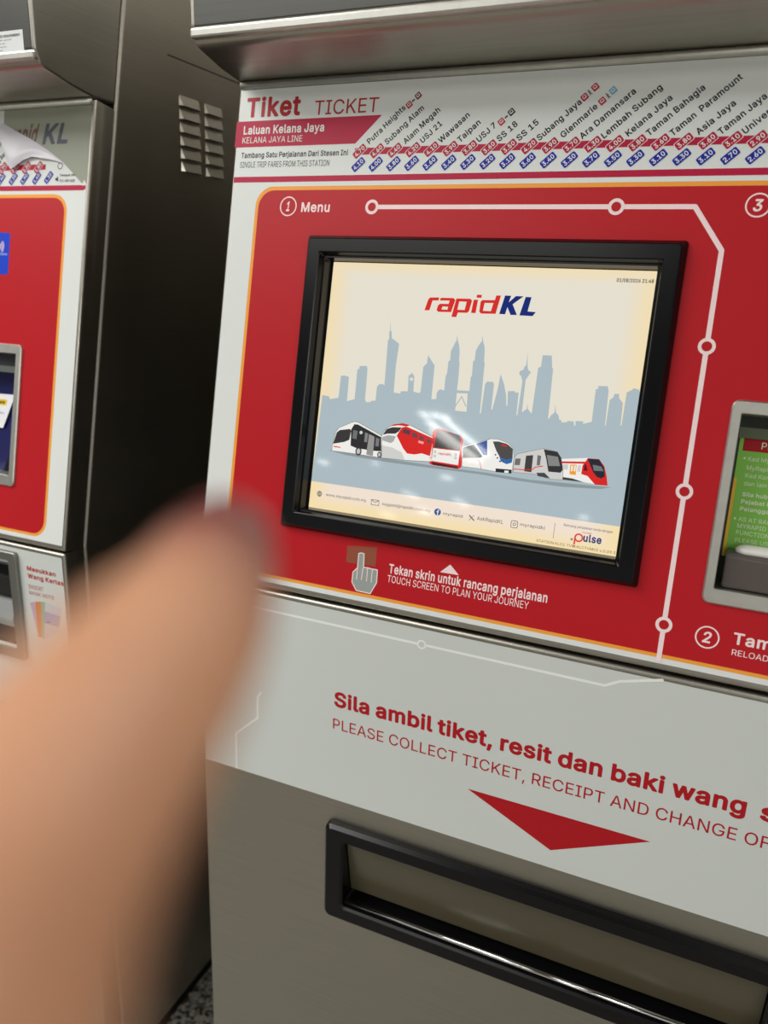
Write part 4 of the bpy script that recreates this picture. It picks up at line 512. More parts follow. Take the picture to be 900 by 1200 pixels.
"c":[396,[[[195,-28],[230,-28],[266,-21],[299,-8],[318,4],[346,28],[358,44],[370,63],[384,100],[381,112],[370,122],[302,138],[286,128],[274,100],[258,83],[238,72],[206,67],[174,74],[162,80],[146,94],[134,112],[127,128],[119,164],[119,208],[128,252],[145,280],[158,293],[190,307],[210,309],[238,304],[262,290],[276,272],[287,248],[302,241],[370,258],[378,263],[382,272],[382,284],[366,320],[346,348],[330,363],[282,391],[226,405],[170,403],[138,394],[106,378],[78,356],[54,329],[35,296],[23,264],[16,228],[13,188],[16,148],[25,108],[37,76],[56,44],[78,20],[110,-4],[138,-17],[170,-26]]]],
"d":[424,[[[179,-28],[218,-28],[242,-23],[274,-8],[290,5],[296,-12],[310,-21],[374,-21],[386,-16],[391,-8],[393,508],[390,520],[378,529],[310,530],[302,528],[293,520],[290,508],[290,376],[286,376],[262,392],[222,404],[162,403],[130,394],[98,377],[74,357],[56,336],[37,304],[23,268],[15,228],[15,152],[22,112],[38,72],[54,44],[70,24],[98,0],[130,-17],[162,-27]],[[182,71],[170,75],[148,92],[129,124],[122,144],[117,188],[122,232],[135,268],[146,284],[158,294],[186,307],[222,307],[238,302],[259,288],[280,256],[291,192],[286,144],[271,104],[250,82],[222,70]]]],
"e":[404,[[[199,-28],[238,-28],[266,-23],[294,-14],[331,8],[350,24],[375,60],[386,88],[384,100],[370,111],[302,126],[291,120],[274,92],[254,76],[226,68],[194,69],[162,79],[139,100],[123,132],[122,148],[374,148],[386,154],[392,168],[391,228],[386,260],[367,312],[351,336],[318,370],[294,385],[250,401],[206,405],[170,403],[134,392],[103,376],[74,352],[53,328],[35,296],[15,228],[13,188],[16,148],[25,108],[37,76],[58,42],[78,19],[110,-4],[142,-18],[174,-26]],[[122,244],[135,272],[158,296],[174,304],[206,309],[238,303],[251,296],[272,272],[283,244]]]],
"f":[254,[[[75,-20],[146,-21],[156,-16],[162,-6],[163,304],[234,307],[246,316],[249,328],[249,380],[244,392],[230,400],[166,400],[163,404],[164,432],[169,444],[178,450],[202,453],[230,447],[244,456],[264,520],[258,536],[242,544],[202,551],[166,550],[130,540],[110,528],[80,500],[67,476],[61,456],[58,400],[2,400],[-10,393],[-14,384],[-15,324],[-9,312],[2,306],[60,304],[60,0],[64,-12]]]],
"g":[425,[[[193,-171],[242,-169],[302,-154],[326,-141],[350,-123],[366,-103],[382,-75],[391,-43],[393,-11],[393,377],[390,390],[378,399],[306,399],[295,389],[290,374],[262,392],[222,404],[162,403],[130,393],[98,377],[58,337],[36,301],[23,269],[15,233],[13,193],[15,153],[22,117],[38,78],[74,29],[102,9],[130,-5],[166,-14],[198,-16],[238,-11],[262,-2],[290,13],[288,-27],[279,-47],[266,-60],[234,-74],[190,-75],[162,-68],[138,-52],[114,-25],[102,-20],[90,-23],[42,-50],[33,-59],[31,-75],[41,-95],[66,-124],[85,-139],[130,-161],[154,-167]],[[198,81],[170,86],[154,96],[138,113],[122,149],[117,193],[123,237],[135,269],[144,281],[170,302],[186,307],[206,309],[241,301],[262,286],[272,273],[287,237],[291,193],[286,145],[280,129],[262,101],[238,86]]]],
"h":[410,[[[47,-20],[117,-21],[128,-16],[133,-8],[135,228],[138,256],[145,273],[161,292],[185,305],[209,308],[245,300],[265,279],[272,260],[275,232],[277,-9],[282,-16],[293,-21],[357,-21],[371,-16],[378,-4],[378,244],[371,300],[359,332],[329,370],[309,385],[257,403],[197,403],[165,392],[137,377],[135,512],[129,524],[117,530],[49,530],[38,524],[32,512],[32,0],[36,-12]]]],
"i":[167,[[[47,-20],[117,-21],[129,-15],[135,-4],[135,380],[129,394],[117,400],[49,400],[37,393],[33,384],[32,0],[36,-12]],[[67,424],[97,423],[117,431],[137,449],[146,468],[146,496],[138,516],[125,530],[101,542],[81,545],[53,536],[33,520],[23,500],[20,480],[29,452],[49,432]]]],
"j":[167,[[[-16,-163],[30,-162],[54,-157],[76,-147],[94,-135],[108,-119],[121,-99],[129,-75],[135,-31],[135,377],[130,393],[118,400],[50,400],[38,394],[33,385],[32,-27],[28,-51],[22,-60],[10,-65],[-18,-68],[-29,-79],[-31,-147],[-26,-157]],[[63,425],[86,422],[114,429],[130,441],[145,465],[146,497],[139,513],[126,529],[102,542],[82,545],[53,537],[37,525],[22,501],[20,481],[24,461],[38,440]]]],
"k":[381,[[[47,-20],[117,-21],[131,-12],[135,0],[135,128],[137,133],[153,146],[281,-16],[293,-21],[373,-21],[386,-16],[393,-4],[389,12],[230,216],[375,364],[381,376],[379,388],[372,396],[361,400],[285,400],[273,397],[137,258],[135,512],[129,524],[117,530],[49,530],[38,524],[32,512],[32,0],[36,-12]]]],
"l":[189,[[[125,-22],[153,-23],[181,-19],[197,-11],[202,2],[187,66],[173,75],[141,74],[135,86],[135,510],[129,524],[117,530],[49,530],[37,523],[32,510],[34,58],[44,26],[61,4],[85,-12],[109,-21]]]],
"m":[610,[[[47,-20],[117,-21],[128,-16],[133,-8],[136,256],[143,276],[157,294],[177,306],[197,309],[229,303],[245,288],[251,276],[253,0],[260,-16],[273,-21],[337,-21],[349,-16],[354,-8],[357,260],[364,280],[377,296],[393,306],[421,309],[437,307],[457,298],[466,288],[473,272],[477,-8],[482,-16],[493,-21],[557,-21],[569,-17],[576,-8],[578,0],[578,256],[570,312],[560,336],[545,360],[529,376],[509,389],[461,406],[417,406],[389,400],[353,384],[321,357],[280,392],[249,404],[217,407],[181,402],[161,394],[133,376],[129,391],[117,399],[53,400],[41,396],[32,380],[32,0],[36,-12]]]],
"n":[410,[[[47,-20],[117,-21],[128,-16],[133,-8],[135,228],[138,256],[145,273],[161,292],[185,305],[209,308],[245,300],[265,279],[272,260],[275,232],[277,-9],[285,-18],[297,-21],[361,-21],[374,-12],[378,0],[378,240],[375,276],[370,304],[359,332],[329,370],[305,387],[257,403],[229,405],[193,402],[165,392],[133,376],[129,391],[117,399],[53,400],[37,392],[32,380],[32,0],[36,-12]]]],
"o":[415,[[[195,-28],[242,-26],[278,-17],[310,-2],[338,20],[359,44],[378,76],[390,108],[400,148],[402,188],[399,232],[390,268],[380,296],[361,328],[338,356],[310,378],[278,394],[242,403],[170,403],[138,394],[103,376],[78,356],[56,332],[39,304],[25,268],[16,228],[13,184],[23,112],[37,76],[54,47],[78,20],[106,-2],[138,-17],[170,-26]],[[202,68],[170,75],[144,96],[127,128],[117,188],[127,248],[145,280],[170,301],[206,309],[242,302],[271,280],[281,264],[293,232],[298,188],[294,144],[282,112],[271,96],[242,74]]]],
"p":[424,[[[47,-163],[117,-164],[128,-159],[133,-152],[137,2],[161,-13],[185,-24],[229,-29],[265,-26],[297,-16],[321,-4],[349,18],[372,45],[390,77],[401,109],[409,149],[409,229],[401,267],[389,301],[369,335],[327,377],[297,392],[261,403],[205,404],[165,393],[133,373],[130,389],[117,399],[49,400],[35,389],[32,377],[32,-143],[36,-155]],[[213,69],[189,74],[176,81],[154,105],[139,141],[134,189],[139,237],[154,273],[171,293],[185,302],[221,309],[253,303],[281,281],[289,269],[302,237],[307,189],[302,141],[296,125],[280,97],[253,74],[237,70]]]],
"q":[424,[[[305,-163],[374,-164],[386,-159],[393,-147],[392,385],[386,395],[374,400],[310,400],[297,393],[290,372],[262,392],[242,399],[198,405],[158,402],[130,394],[98,377],[74,357],[54,334],[36,301],[22,265],[15,229],[15,149],[23,109],[35,77],[50,49],[73,21],[98,0],[130,-17],[162,-27],[218,-28],[246,-22],[290,1],[290,-143],[294,-155]],[[198,69],[170,75],[147,93],[138,105],[122,145],[117,189],[128,253],[144,281],[170,302],[206,309],[238,302],[265,281],[281,253],[291,189],[285,141],[273,109],[263,93],[238,75],[222,70]]]],
"r":[259,[[[47,-20],[117,-21],[128,-16],[133,-8],[135,236],[138,260],[153,284],[177,300],[209,305],[245,301],[259,308],[264,320],[264,384],[261,395],[253,402],[221,406],[189,404],[162,396],[133,380],[128,392],[113,400],[49,400],[41,396],[34,388],[32,0],[36,-12]]]],
"s":[365,[[[157,-28],[212,-28],[240,-23],[268,-13],[292,0],[313,16],[330,36],[342,56],[350,84],[352,108],[349,132],[340,160],[322,184],[304,200],[268,220],[148,253],[131,268],[131,284],[144,300],[156,307],[184,312],[208,310],[228,301],[239,288],[252,264],[264,256],[328,269],[342,280],[345,292],[337,316],[316,351],[300,368],[264,390],[216,404],[156,403],[128,397],[84,378],[48,344],[36,323],[28,296],[26,272],[30,244],[40,216],[60,191],[80,175],[108,161],[220,131],[235,124],[244,114],[245,96],[233,80],[204,68],[184,66],[164,68],[136,78],[120,96],[110,120],[100,127],[88,127],[32,115],[18,104],[15,92],[22,64],[34,40],[60,10],[84,-7],[104,-16]]]],
"t":[227,[[[157,-24],[194,-24],[214,-20],[229,-12],[234,0],[222,60],[218,68],[202,75],[178,71],[154,74],[149,80],[147,100],[147,304],[206,306],[219,312],[225,324],[224,384],[218,395],[210,399],[150,400],[147,404],[147,472],[138,488],[126,492],[62,492],[50,486],[45,476],[42,400],[2,400],[-6,396],[-13,388],[-15,324],[-10,313],[-2,308],[44,304],[44,92],[47,60],[58,32],[78,5],[102,-11],[134,-22]]]],
"u":[410,[[[169,-25],[213,-24],[241,-15],[273,3],[277,3],[282,-13],[297,-21],[361,-21],[369,-17],[376,-9],[378,379],[374,391],[365,398],[293,400],[282,395],[277,388],[274,135],[264,107],[249,87],[225,74],[201,71],[181,73],[161,82],[143,103],[137,123],[133,388],[128,395],[117,400],[53,400],[41,396],[34,387],[32,139],[33,107],[40,75],[53,45],[65,27],[85,6],[129,-18]]]],
"v":[389,[[[157,-20],[229,-21],[240,-16],[245,-9],[391,372],[390,388],[381,397],[305,400],[289,392],[197,141],[193,138],[100,392],[85,400],[17,400],[5,396],[-2,388],[-3,372],[142,-4],[149,-16]]]],
"w":[567,[[[132,-20],[199,-21],[207,-19],[216,-12],[283,219],[351,-12],[367,-21],[431,-21],[443,-16],[450,-4],[565,372],[565,384],[559,395],[547,400],[479,400],[463,391],[399,166],[395,169],[336,384],[327,397],[315,400],[251,400],[235,391],[171,165],[167,170],[103,392],[87,400],[23,400],[7,393],[3,384],[3,372],[117,-4],[123,-15]]]],
"x":[379,[[[15,-20],[93,-21],[105,-16],[189,111],[269,-11],[277,-18],[285,-21],[357,-21],[373,-15],[379,0],[375,12],[250,192],[370,368],[372,384],[365,395],[349,400],[281,400],[270,396],[193,281],[189,279],[112,396],[101,400],[29,400],[13,392],[8,380],[11,368],[129,196],[2,8],[2,-8]]]],
"y":[389,[[[72,-165],[113,-165],[149,-154],[177,-136],[193,-121],[213,-89],[390,371],[390,387],[381,397],[305,400],[297,398],[288,391],[197,141],[193,138],[101,391],[85,400],[17,400],[5,396],[-2,387],[-2,371],[141,-1],[125,-44],[109,-64],[93,-69],[57,-65],[49,-69],[42,-77],[27,-133],[27,-145],[37,-157]]]],
"z":[380,[[[36,-20],[338,-21],[350,-18],[356,-12],[360,0],[360,56],[358,65],[350,74],[338,77],[174,77],[168,80],[351,320],[354,332],[354,380],[346,395],[334,400],[50,400],[38,397],[32,392],[27,380],[27,320],[30,312],[38,305],[46,302],[212,300],[24,56],[21,-4],[26,-14]]]],
"0":[453,[[[217,-27],[268,-23],[304,-12],[336,8],[366,37],[387,69],[403,105],[416,149],[424,201],[426,253],[424,309],[416,361],[404,401],[388,437],[365,473],[336,500],[304,521],[268,532],[228,537],[188,533],[150,521],[116,500],[88,472],[65,437],[49,401],[37,361],[29,309],[27,257],[29,201],[37,149],[50,105],[68,65],[90,33],[120,6],[152,-13],[188,-24]],[[208,73],[192,79],[167,101],[144,149],[136,181],[132,213],[132,293],[143,357],[164,403],[192,430],[208,436],[228,439],[260,431],[274,421],[288,405],[302,381],[318,325],[323,257],[321,217],[317,181],[309,149],[301,125],[288,103],[275,89],[257,77],[244,73]]]],
"1":[453,[[[70,-20],[392,-21],[404,-16],[410,-8],[412,56],[404,71],[392,76],[300,76],[297,80],[297,508],[294,520],[284,528],[189,528],[74,444],[67,436],[65,356],[70,344],[80,338],[97,340],[188,407],[191,400],[191,80],[188,76],[76,76],[64,72],[55,56],[55,0],[59,-12]]]],
"2":[453,[[[58,-20],[388,-21],[400,-18],[408,-8],[410,60],[404,72],[396,77],[201,80],[308,193],[351,244],[381,288],[398,332],[402,376],[400,400],[391,432],[379,456],[361,480],[316,515],[284,528],[228,537],[164,528],[132,514],[108,498],[85,476],[68,452],[55,424],[48,396],[45,364],[48,351],[60,342],[128,341],[138,344],[147,356],[152,391],[164,413],[184,429],[208,437],[224,439],[252,435],[274,424],[294,400],[299,372],[292,336],[266,296],[45,56],[43,-4],[48,-14]]]],
"3":[453,[[[202,-27],[256,-25],[320,-6],[368,29],[388,55],[403,85],[414,141],[412,173],[403,205],[389,233],[368,260],[344,280],[316,295],[267,309],[391,453],[393,513],[388,523],[380,528],[68,530],[56,525],[51,517],[49,449],[52,441],[60,434],[68,431],[243,429],[139,309],[136,245],[142,233],[152,228],[204,227],[248,221],[268,214],[288,199],[298,185],[307,157],[307,129],[297,105],[280,87],[264,79],[236,72],[204,72],[172,79],[150,93],[137,109],[128,141],[116,152],[40,153],[28,146],[23,133],[27,101],[39,69],[53,45],[76,21],[96,5],[128,-10],[156,-20]]]],
"4":[453,[[[276,-20],[344,-21],[356,-16],[364,0],[364,84],[420,85],[429,92],[434,104],[434,164],[429,176],[416,184],[364,184],[364,320],[359,332],[348,338],[280,339],[271,336],[264,328],[261,320],[260,184],[144,184],[330,500],[332,512],[329,520],[320,528],[312,530],[244,530],[232,524],[19,160],[20,100],[24,91],[32,86],[260,84],[261,-4],[268,-16]]]],
"5":[453,[[[206,-27],[256,-25],[292,-16],[320,-3],[367,37],[387,65],[401,97],[409,129],[411,189],[406,217],[388,262],[360,300],[324,329],[280,348],[232,355],[192,351],[160,341],[170,429],[364,431],[376,434],[384,441],[387,449],[387,509],[383,521],[372,529],[96,530],[84,526],[76,515],[46,257],[50,241],[64,232],[128,225],[140,229],[160,242],[188,252],[216,256],[236,254],[264,244],[278,233],[296,209],[305,181],[305,145],[295,113],[268,84],[236,72],[196,74],[172,85],[156,101],[148,113],[140,141],[128,150],[56,151],[45,145],[40,137],[42,101],[52,73],[65,49],[84,26],[132,-8],[160,-19]]]],
"6":[453,[[[215,-27],[260,-25],[288,-18],[320,-4],[345,13],[368,37],[385,61],[398,89],[407,121],[410,157],[407,193],[389,249],[372,274],[349,297],[324,314],[272,332],[229,337],[341,501],[341,517],[328,529],[252,530],[236,523],[94,313],[61,249],[45,193],[45,129],[52,97],[65,65],[84,37],[104,16],[132,-3],[164,-18]],[[204,73],[174,89],[156,113],[147,141],[147,177],[157,205],[184,233],[212,243],[244,242],[276,227],[296,201],[305,173],[303,129],[288,100],[268,81],[240,71],[224,69]]]],
"7":[453,[[[91,-20],[166,-21],[182,-12],[410,440],[412,512],[402,527],[390,530],[62,530],[53,528],[44,520],[41,508],[41,448],[46,438],[54,433],[286,431],[289,428],[78,8],[78,-8]]]],
"8":[453,[[[209,-27],[260,-26],[292,-20],[324,-9],[355,9],[378,29],[409,73],[419,105],[422,133],[415,181],[405,205],[381,241],[351,269],[377,297],[391,321],[399,349],[403,381],[392,437],[363,481],[336,505],[288,528],[228,537],[196,535],[168,529],[132,514],[112,502],[92,485],[72,461],[60,438],[49,381],[53,349],[61,321],[75,297],[101,269],[71,241],[47,205],[33,161],[31,137],[33,105],[42,77],[58,49],[76,27],[100,7],[128,-8],[160,-20]],[[200,72],[176,79],[164,86],[152,96],[141,113],[136,141],[138,153],[147,177],[168,197],[196,210],[244,213],[272,205],[296,188],[310,165],[316,137],[307,105],[288,86],[264,75],[228,70]],[[208,313],[178,325],[159,349],[155,365],[155,385],[163,409],[177,425],[212,438],[240,438],[275,425],[290,409],[297,389],[297,361],[289,341],[274,325],[256,315],[228,311]]]],
"9":[453,[[[124,-20],[200,-21],[216,-14],[358,196],[378,232],[401,288],[410,348],[408,380],[398,420],[371,468],[349,492],[320,512],[292,526],[260,534],[224,537],[192,534],[160,525],[132,512],[104,493],[68,448],[53,416],[45,384],[43,352],[46,316],[53,284],[64,260],[80,236],[104,212],[126,196],[152,184],[223,172],[111,8],[111,-8]],[[204,268],[184,276],[157,304],[151,320],[146,352],[150,380],[164,409],[185,428],[212,438],[244,437],[256,434],[276,422],[296,396],[305,368],[302,320],[287,292],[268,275],[240,266],[224,264]]]],
".":[188,[[[82,-24],[110,-24],[130,-16],[151,4],[160,24],[161,56],[152,76],[130,98],[110,106],[90,107],[62,99],[38,76],[30,56],[30,28],[37,8],[61,-16]]]],
",":[188,[[[32,-139],[86,-140],[98,-135],[103,-127],[157,65],[155,81],[146,90],[66,92],[57,89],[50,81],[17,-119],[21,-131]]]],
":":[188,[[[82,-24],[110,-24],[130,-16],[151,4],[160,24],[161,56],[152,76],[130,98],[110,106],[90,107],[62,99],[38,76],[30,56],[30,28],[37,8],[61,-16]],[[77,252],[110,251],[130,260],[145,272],[161,300],[161,332],[154,348],[142,365],[114,380],[94,383],[62,374],[39,352],[30,332],[30,300],[37,284],[50,268]]]],
"/":[249,[[[8,-96],[74,-97],[85,-92],[90,-84],[255,528],[253,544],[242,553],[174,554],[163,548],[158,540],[-7,-72],[-3,-88]]]],
"@":[676,[[[331,-155],[376,-156],[412,-152],[484,-137],[518,-123],[525,-111],[524,-99],[508,-51],[496,-39],[484,-39],[424,-56],[376,-64],[320,-62],[284,-57],[252,-48],[204,-22],[180,-2],[161,21],[136,70],[126,105],[119,177],[121,213],[125,249],[136,285],[160,333],[180,358],[200,376],[224,392],[280,414],[348,421],[412,414],[440,405],[464,393],[505,361],[536,317],[554,269],[560,213],[555,129],[547,101],[540,89],[528,82],[512,81],[501,89],[495,105],[495,337],[488,351],[476,356],[420,356],[408,353],[400,346],[376,358],[356,362],[304,362],[268,352],[244,338],[222,321],[202,297],[188,273],[177,245],[169,213],[169,149],[175,117],[184,90],[199,61],[216,38],[236,20],[268,3],[296,-6],[328,-8],[356,-5],[380,1],[420,27],[452,3],[488,-8],[544,-8],[572,0],[592,12],[608,27],[622,45],[635,69],[648,117],[656,189],[654,253],[637,325],[620,363],[578,421],[548,449],[516,470],[480,488],[440,502],[396,510],[348,513],[300,510],[256,503],[212,489],[175,473],[140,451],[108,423],[80,389],[60,357],[42,317],[29,269],[19,181],[23,125],[41,41],[60,-3],[80,-35],[106,-67],[140,-95],[172,-115],[212,-133],[260,-147]],[[312,88],[292,98],[277,117],[271,133],[264,169],[267,217],[280,245],[304,265],[332,271],[360,267],[372,263],[384,253],[397,225],[400,205],[400,165],[392,125],[380,104],[360,91],[344,87]]]],
"-":[453,[[[108,168],[343,168],[354,176],[358,184],[356,252],[350,260],[338,265],[106,263],[98,258],[93,248],[93,188],[97,176]]]],
}
GLYPHS["K"] = {
"C":[510,[[[255,-35],[296,-35],[348,-23],[376,-13],[420,15],[444,37],[473,77],[494,125],[502,161],[496,178],[480,188],[400,188],[385,177],[371,141],[348,110],[320,92],[280,83],[244,84],[220,90],[184,113],[164,135],[141,185],[135,217],[132,253],[135,293],[141,325],[152,353],[180,392],[200,408],[240,424],[268,427],[296,424],[320,417],[339,405],[357,389],[372,365],[383,333],[400,320],[480,320],[495,329],[501,341],[502,353],[495,381],[475,429],[457,457],[421,493],[396,511],[348,532],[320,540],[268,545],[216,540],[176,528],[140,511],[100,481],[71,449],[44,406],[25,361],[15,309],[11,253],[15,201],[25,149],[45,101],[69,61],[100,27],[136,0],[180,-21],[220,-32]]]],
"K":[467,[[[53,-28],[128,-29],[140,-25],[149,-16],[154,0],[154,156],[196,198],[356,-24],[372,-29],[452,-29],[464,-25],[472,-18],[478,0],[473,16],[282,284],[282,288],[471,492],[477,512],[473,524],[466,532],[448,538],[364,538],[348,533],[156,326],[154,508],[150,524],[140,534],[124,538],[56,538],[44,533],[36,525],[31,508],[31,0],[36,-16]]]],
"L":[393,[[[53,-28],[364,-29],[382,-20],[390,-4],[389,64],[383,76],[372,84],[154,88],[154,512],[147,528],[128,538],[52,537],[38,528],[31,512],[31,0],[36,-16]]]],
"M":[628,[[[53,-28],[128,-28],[143,-20],[150,-8],[152,258],[260,-12],[270,-24],[284,-29],[344,-29],[356,-25],[366,-16],[472,252],[475,244],[475,0],[478,-12],[488,-24],[500,-29],[572,-29],[589,-20],[597,0],[597,508],[595,520],[588,530],[572,538],[476,538],[464,535],[452,525],[316,171],[174,528],[164,535],[152,538],[56,538],[40,530],[33,520],[31,508],[31,0],[36,-16]]]],
"S":[447,[[[205,-37],[262,-36],[302,-28],[334,-16],[366,2],[391,23],[410,48],[425,75],[435,111],[436,163],[429,191],[421,211],[410,227],[378,260],[322,291],[182,334],[160,347],[146,363],[144,375],[147,391],[162,411],[190,425],[226,430],[266,423],[286,412],[305,391],[312,363],[326,351],[406,349],[418,355],[426,363],[430,383],[426,411],[418,435],[400,467],[382,487],[358,507],[330,523],[298,536],[262,543],[226,545],[162,537],[126,524],[98,509],[70,487],[50,463],[35,435],[25,403],[23,371],[29,331],[42,299],[67,267],[98,244],[134,226],[282,179],[303,167],[313,155],[317,139],[315,127],[298,101],[274,87],[226,78],[190,82],[166,91],[154,99],[140,115],[129,151],[114,164],[34,166],[22,161],[13,151],[10,131],[14,103],[23,75],[41,43],[61,19],[86,-1],[118,-18],[150,-29]]]],
"T":[449,[[[186,-28],[264,-28],[278,-20],[285,-8],[286,420],[292,423],[420,423],[436,430],[446,448],[446,512],[440,527],[428,536],[32,538],[16,533],[5,520],[3,448],[8,436],[16,428],[32,423],[160,423],[164,420],[164,0],[169,-16]]]],
"W":[686,[[[148,-28],[232,-29],[244,-25],[254,-16],[344,301],[431,-16],[440,-25],[456,-29],[532,-29],[551,-20],[558,-8],[698,500],[698,516],[692,528],[672,538],[604,538],[588,534],[578,524],[492,195],[408,516],[396,533],[380,538],[304,538],[292,534],[281,524],[196,204],[192,199],[107,524],[96,534],[84,538],[12,538],[-4,530],[-12,516],[-12,500],[127,-8],[134,-20]]]],
"a":[389,[[[147,-37],[206,-32],[250,-13],[262,-25],[274,-29],[342,-29],[357,-21],[366,-5],[366,251],[358,308],[347,335],[320,371],[284,395],[246,407],[210,413],[170,412],[126,403],[102,394],[78,381],[43,351],[26,327],[13,299],[15,279],[26,266],[98,245],[118,251],[141,283],[171,299],[194,302],[218,299],[234,291],[243,279],[246,258],[118,239],[66,219],[30,192],[18,175],[8,155],[1,111],[3,79],[12,51],[25,27],[55,-5],[81,-21],[110,-32]],[[162,75],[142,79],[126,89],[121,107],[126,121],[154,135],[246,149],[243,119],[224,91],[202,79]]]],
"b":[424,[[[208,-36],[265,-35],[301,-23],[329,-8],[353,10],[378,40],[398,76],[409,108],[417,148],[417,228],[409,268],[397,304],[375,340],[331,384],[300,400],[261,411],[205,412],[161,400],[145,390],[143,512],[139,524],[129,534],[117,538],[45,537],[29,525],[24,508],[25,-8],[33,-21],[49,-29],[117,-29],[129,-23],[141,-11],[177,-29]],[[197,80],[169,97],[151,128],[143,168],[146,232],[160,268],[178,288],[205,300],[237,299],[253,294],[271,280],[288,252],[298,212],[295,148],[281,112],[260,88],[237,78],[217,76]]]],
"c":[396,[[[195,-36],[230,-36],[266,-30],[302,-15],[322,-3],[350,21],[365,40],[377,60],[392,100],[388,116],[378,127],[306,146],[294,144],[282,136],[269,108],[254,90],[226,77],[206,75],[174,82],[154,97],[142,114],[135,128],[127,164],[127,208],[135,248],[152,276],[165,288],[190,299],[218,300],[238,295],[260,280],[282,242],[302,233],[374,251],[382,256],[390,268],[390,284],[375,320],[354,352],[338,367],[318,382],[286,398],[230,413],[170,411],[134,401],[102,385],[74,363],[49,336],[28,300],[15,264],[5,192],[8,148],[16,108],[30,72],[50,39],[74,13],[106,-11],[138,-25],[170,-34]]]],
"d":[424,[[[179,-36],[218,-36],[242,-31],[286,-10],[294,-22],[306,-28],[374,-29],[390,-23],[400,-8],[401,508],[397,524],[382,536],[306,538],[294,532],[286,524],[282,508],[282,392],[246,407],[218,412],[162,411],[126,401],[94,384],[70,364],[49,340],[28,304],[16,272],[7,228],[7,148],[15,108],[30,69],[47,40],[66,16],[94,-7],[130,-25],[158,-34]],[[182,79],[171,84],[154,97],[136,128],[130,148],[125,188],[130,232],[142,264],[162,287],[186,299],[222,299],[238,293],[256,280],[273,252],[283,192],[278,148],[264,108],[246,89],[218,77]]]],
"e":[404,[[[199,-36],[238,-36],[270,-31],[298,-21],[338,3],[358,21],[382,56],[393,84],[393,100],[385,112],[374,119],[302,134],[286,126],[270,99],[250,83],[226,76],[194,77],[166,86],[153,96],[136,120],[130,140],[374,140],[391,148],[400,168],[399,228],[393,264],[374,316],[358,340],[323,376],[298,392],[254,408],[206,413],[166,410],[130,399],[98,382],[70,360],[46,332],[28,300],[8,232],[5,188],[8,148],[16,108],[30,72],[53,36],[74,12],[106,-11],[138,-25],[170,-33]],[[134,251],[142,268],[162,289],[178,297],[206,301],[234,296],[246,290],[262,272],[272,252]]]],
"g":[425,[[[192,-179],[238,-178],[270,-173],[302,-163],[326,-150],[357,-127],[374,-106],[391,-75],[399,-43],[401,-11],[401,381],[395,397],[382,406],[310,408],[294,401],[286,390],[246,407],[218,412],[162,411],[128,401],[96,385],[68,361],[45,333],[29,305],[16,273],[7,233],[5,193],[7,149],[15,113],[30,75],[47,49],[70,22],[98,2],[126,-12],[162,-22],[222,-23],[246,-17],[282,-3],[279,-27],[272,-43],[250,-60],[230,-66],[190,-67],[166,-61],[144,-47],[118,-18],[102,-12],[88,-15],[38,-43],[26,-55],[23,-75],[34,-99],[62,-131],[78,-144],[102,-158],[126,-168],[150,-174]],[[198,89],[174,93],[160,101],[145,117],[131,149],[125,193],[131,237],[142,265],[150,276],[174,295],[206,301],[238,294],[255,281],[266,268],[278,237],[282,217],[282,169],[273,133],[254,105],[234,93]]]],
"i":[167,[[[46,-28],[121,-28],[135,-20],[143,-4],[143,380],[134,400],[117,408],[45,407],[33,400],[24,384],[24,0],[29,-16]],[[66,416],[97,415],[117,422],[143,444],[153,464],[154,496],[145,520],[129,537],[101,550],[81,553],[49,543],[25,523],[15,500],[12,480],[22,448],[45,425]]]],
"k":[381,[[[46,-28],[117,-29],[129,-25],[138,-16],[143,0],[143,124],[149,134],[153,133],[270,-16],[281,-26],[293,-29],[377,-29],[393,-20],[401,-4],[396,16],[241,212],[241,216],[382,360],[389,376],[386,392],[377,402],[365,408],[273,406],[264,400],[145,278],[143,512],[136,528],[117,538],[45,537],[31,528],[24,512],[24,0],[29,-16]]]],
"l":[189,[[[124,-30],[157,-31],[189,-25],[204,-14],[210,2],[198,62],[193,72],[177,82],[145,81],[143,86],[143,514],[134,530],[121,537],[49,538],[33,530],[24,510],[24,86],[26,54],[37,22],[55,-2],[81,-19],[105,-28]]]],
"m":[610,[[[46,-28],[117,-29],[130,-24],[140,-12],[143,0],[144,252],[150,272],[162,288],[181,298],[197,301],[225,296],[238,284],[244,272],[245,0],[248,-12],[257,-23],[273,-29],[337,-29],[351,-24],[361,-12],[364,0],[365,260],[371,276],[385,292],[397,298],[421,301],[433,300],[453,291],[465,269],[467,0],[470,-12],[480,-24],[493,-29],[557,-29],[573,-24],[583,-12],[586,0],[586,256],[578,316],[567,340],[552,364],[533,383],[509,398],[461,414],[417,414],[389,409],[349,391],[321,368],[283,400],[249,412],[221,415],[197,413],[177,409],[141,391],[129,402],[117,408],[53,408],[37,403],[27,392],[24,380],[24,0],[29,-16]]]],
"n":[410,[[[46,-28],[117,-29],[130,-24],[140,-12],[143,0],[145,248],[151,268],[165,285],[185,296],[209,300],[242,292],[257,276],[265,256],[267,0],[270,-12],[281,-25],[297,-29],[361,-29],[373,-24],[381,-16],[386,0],[384,276],[377,308],[366,336],[334,376],[309,394],[257,412],[229,413],[193,410],[165,401],[141,389],[129,402],[113,408],[49,408],[37,403],[29,395],[24,380],[24,0],[29,-16]]]],
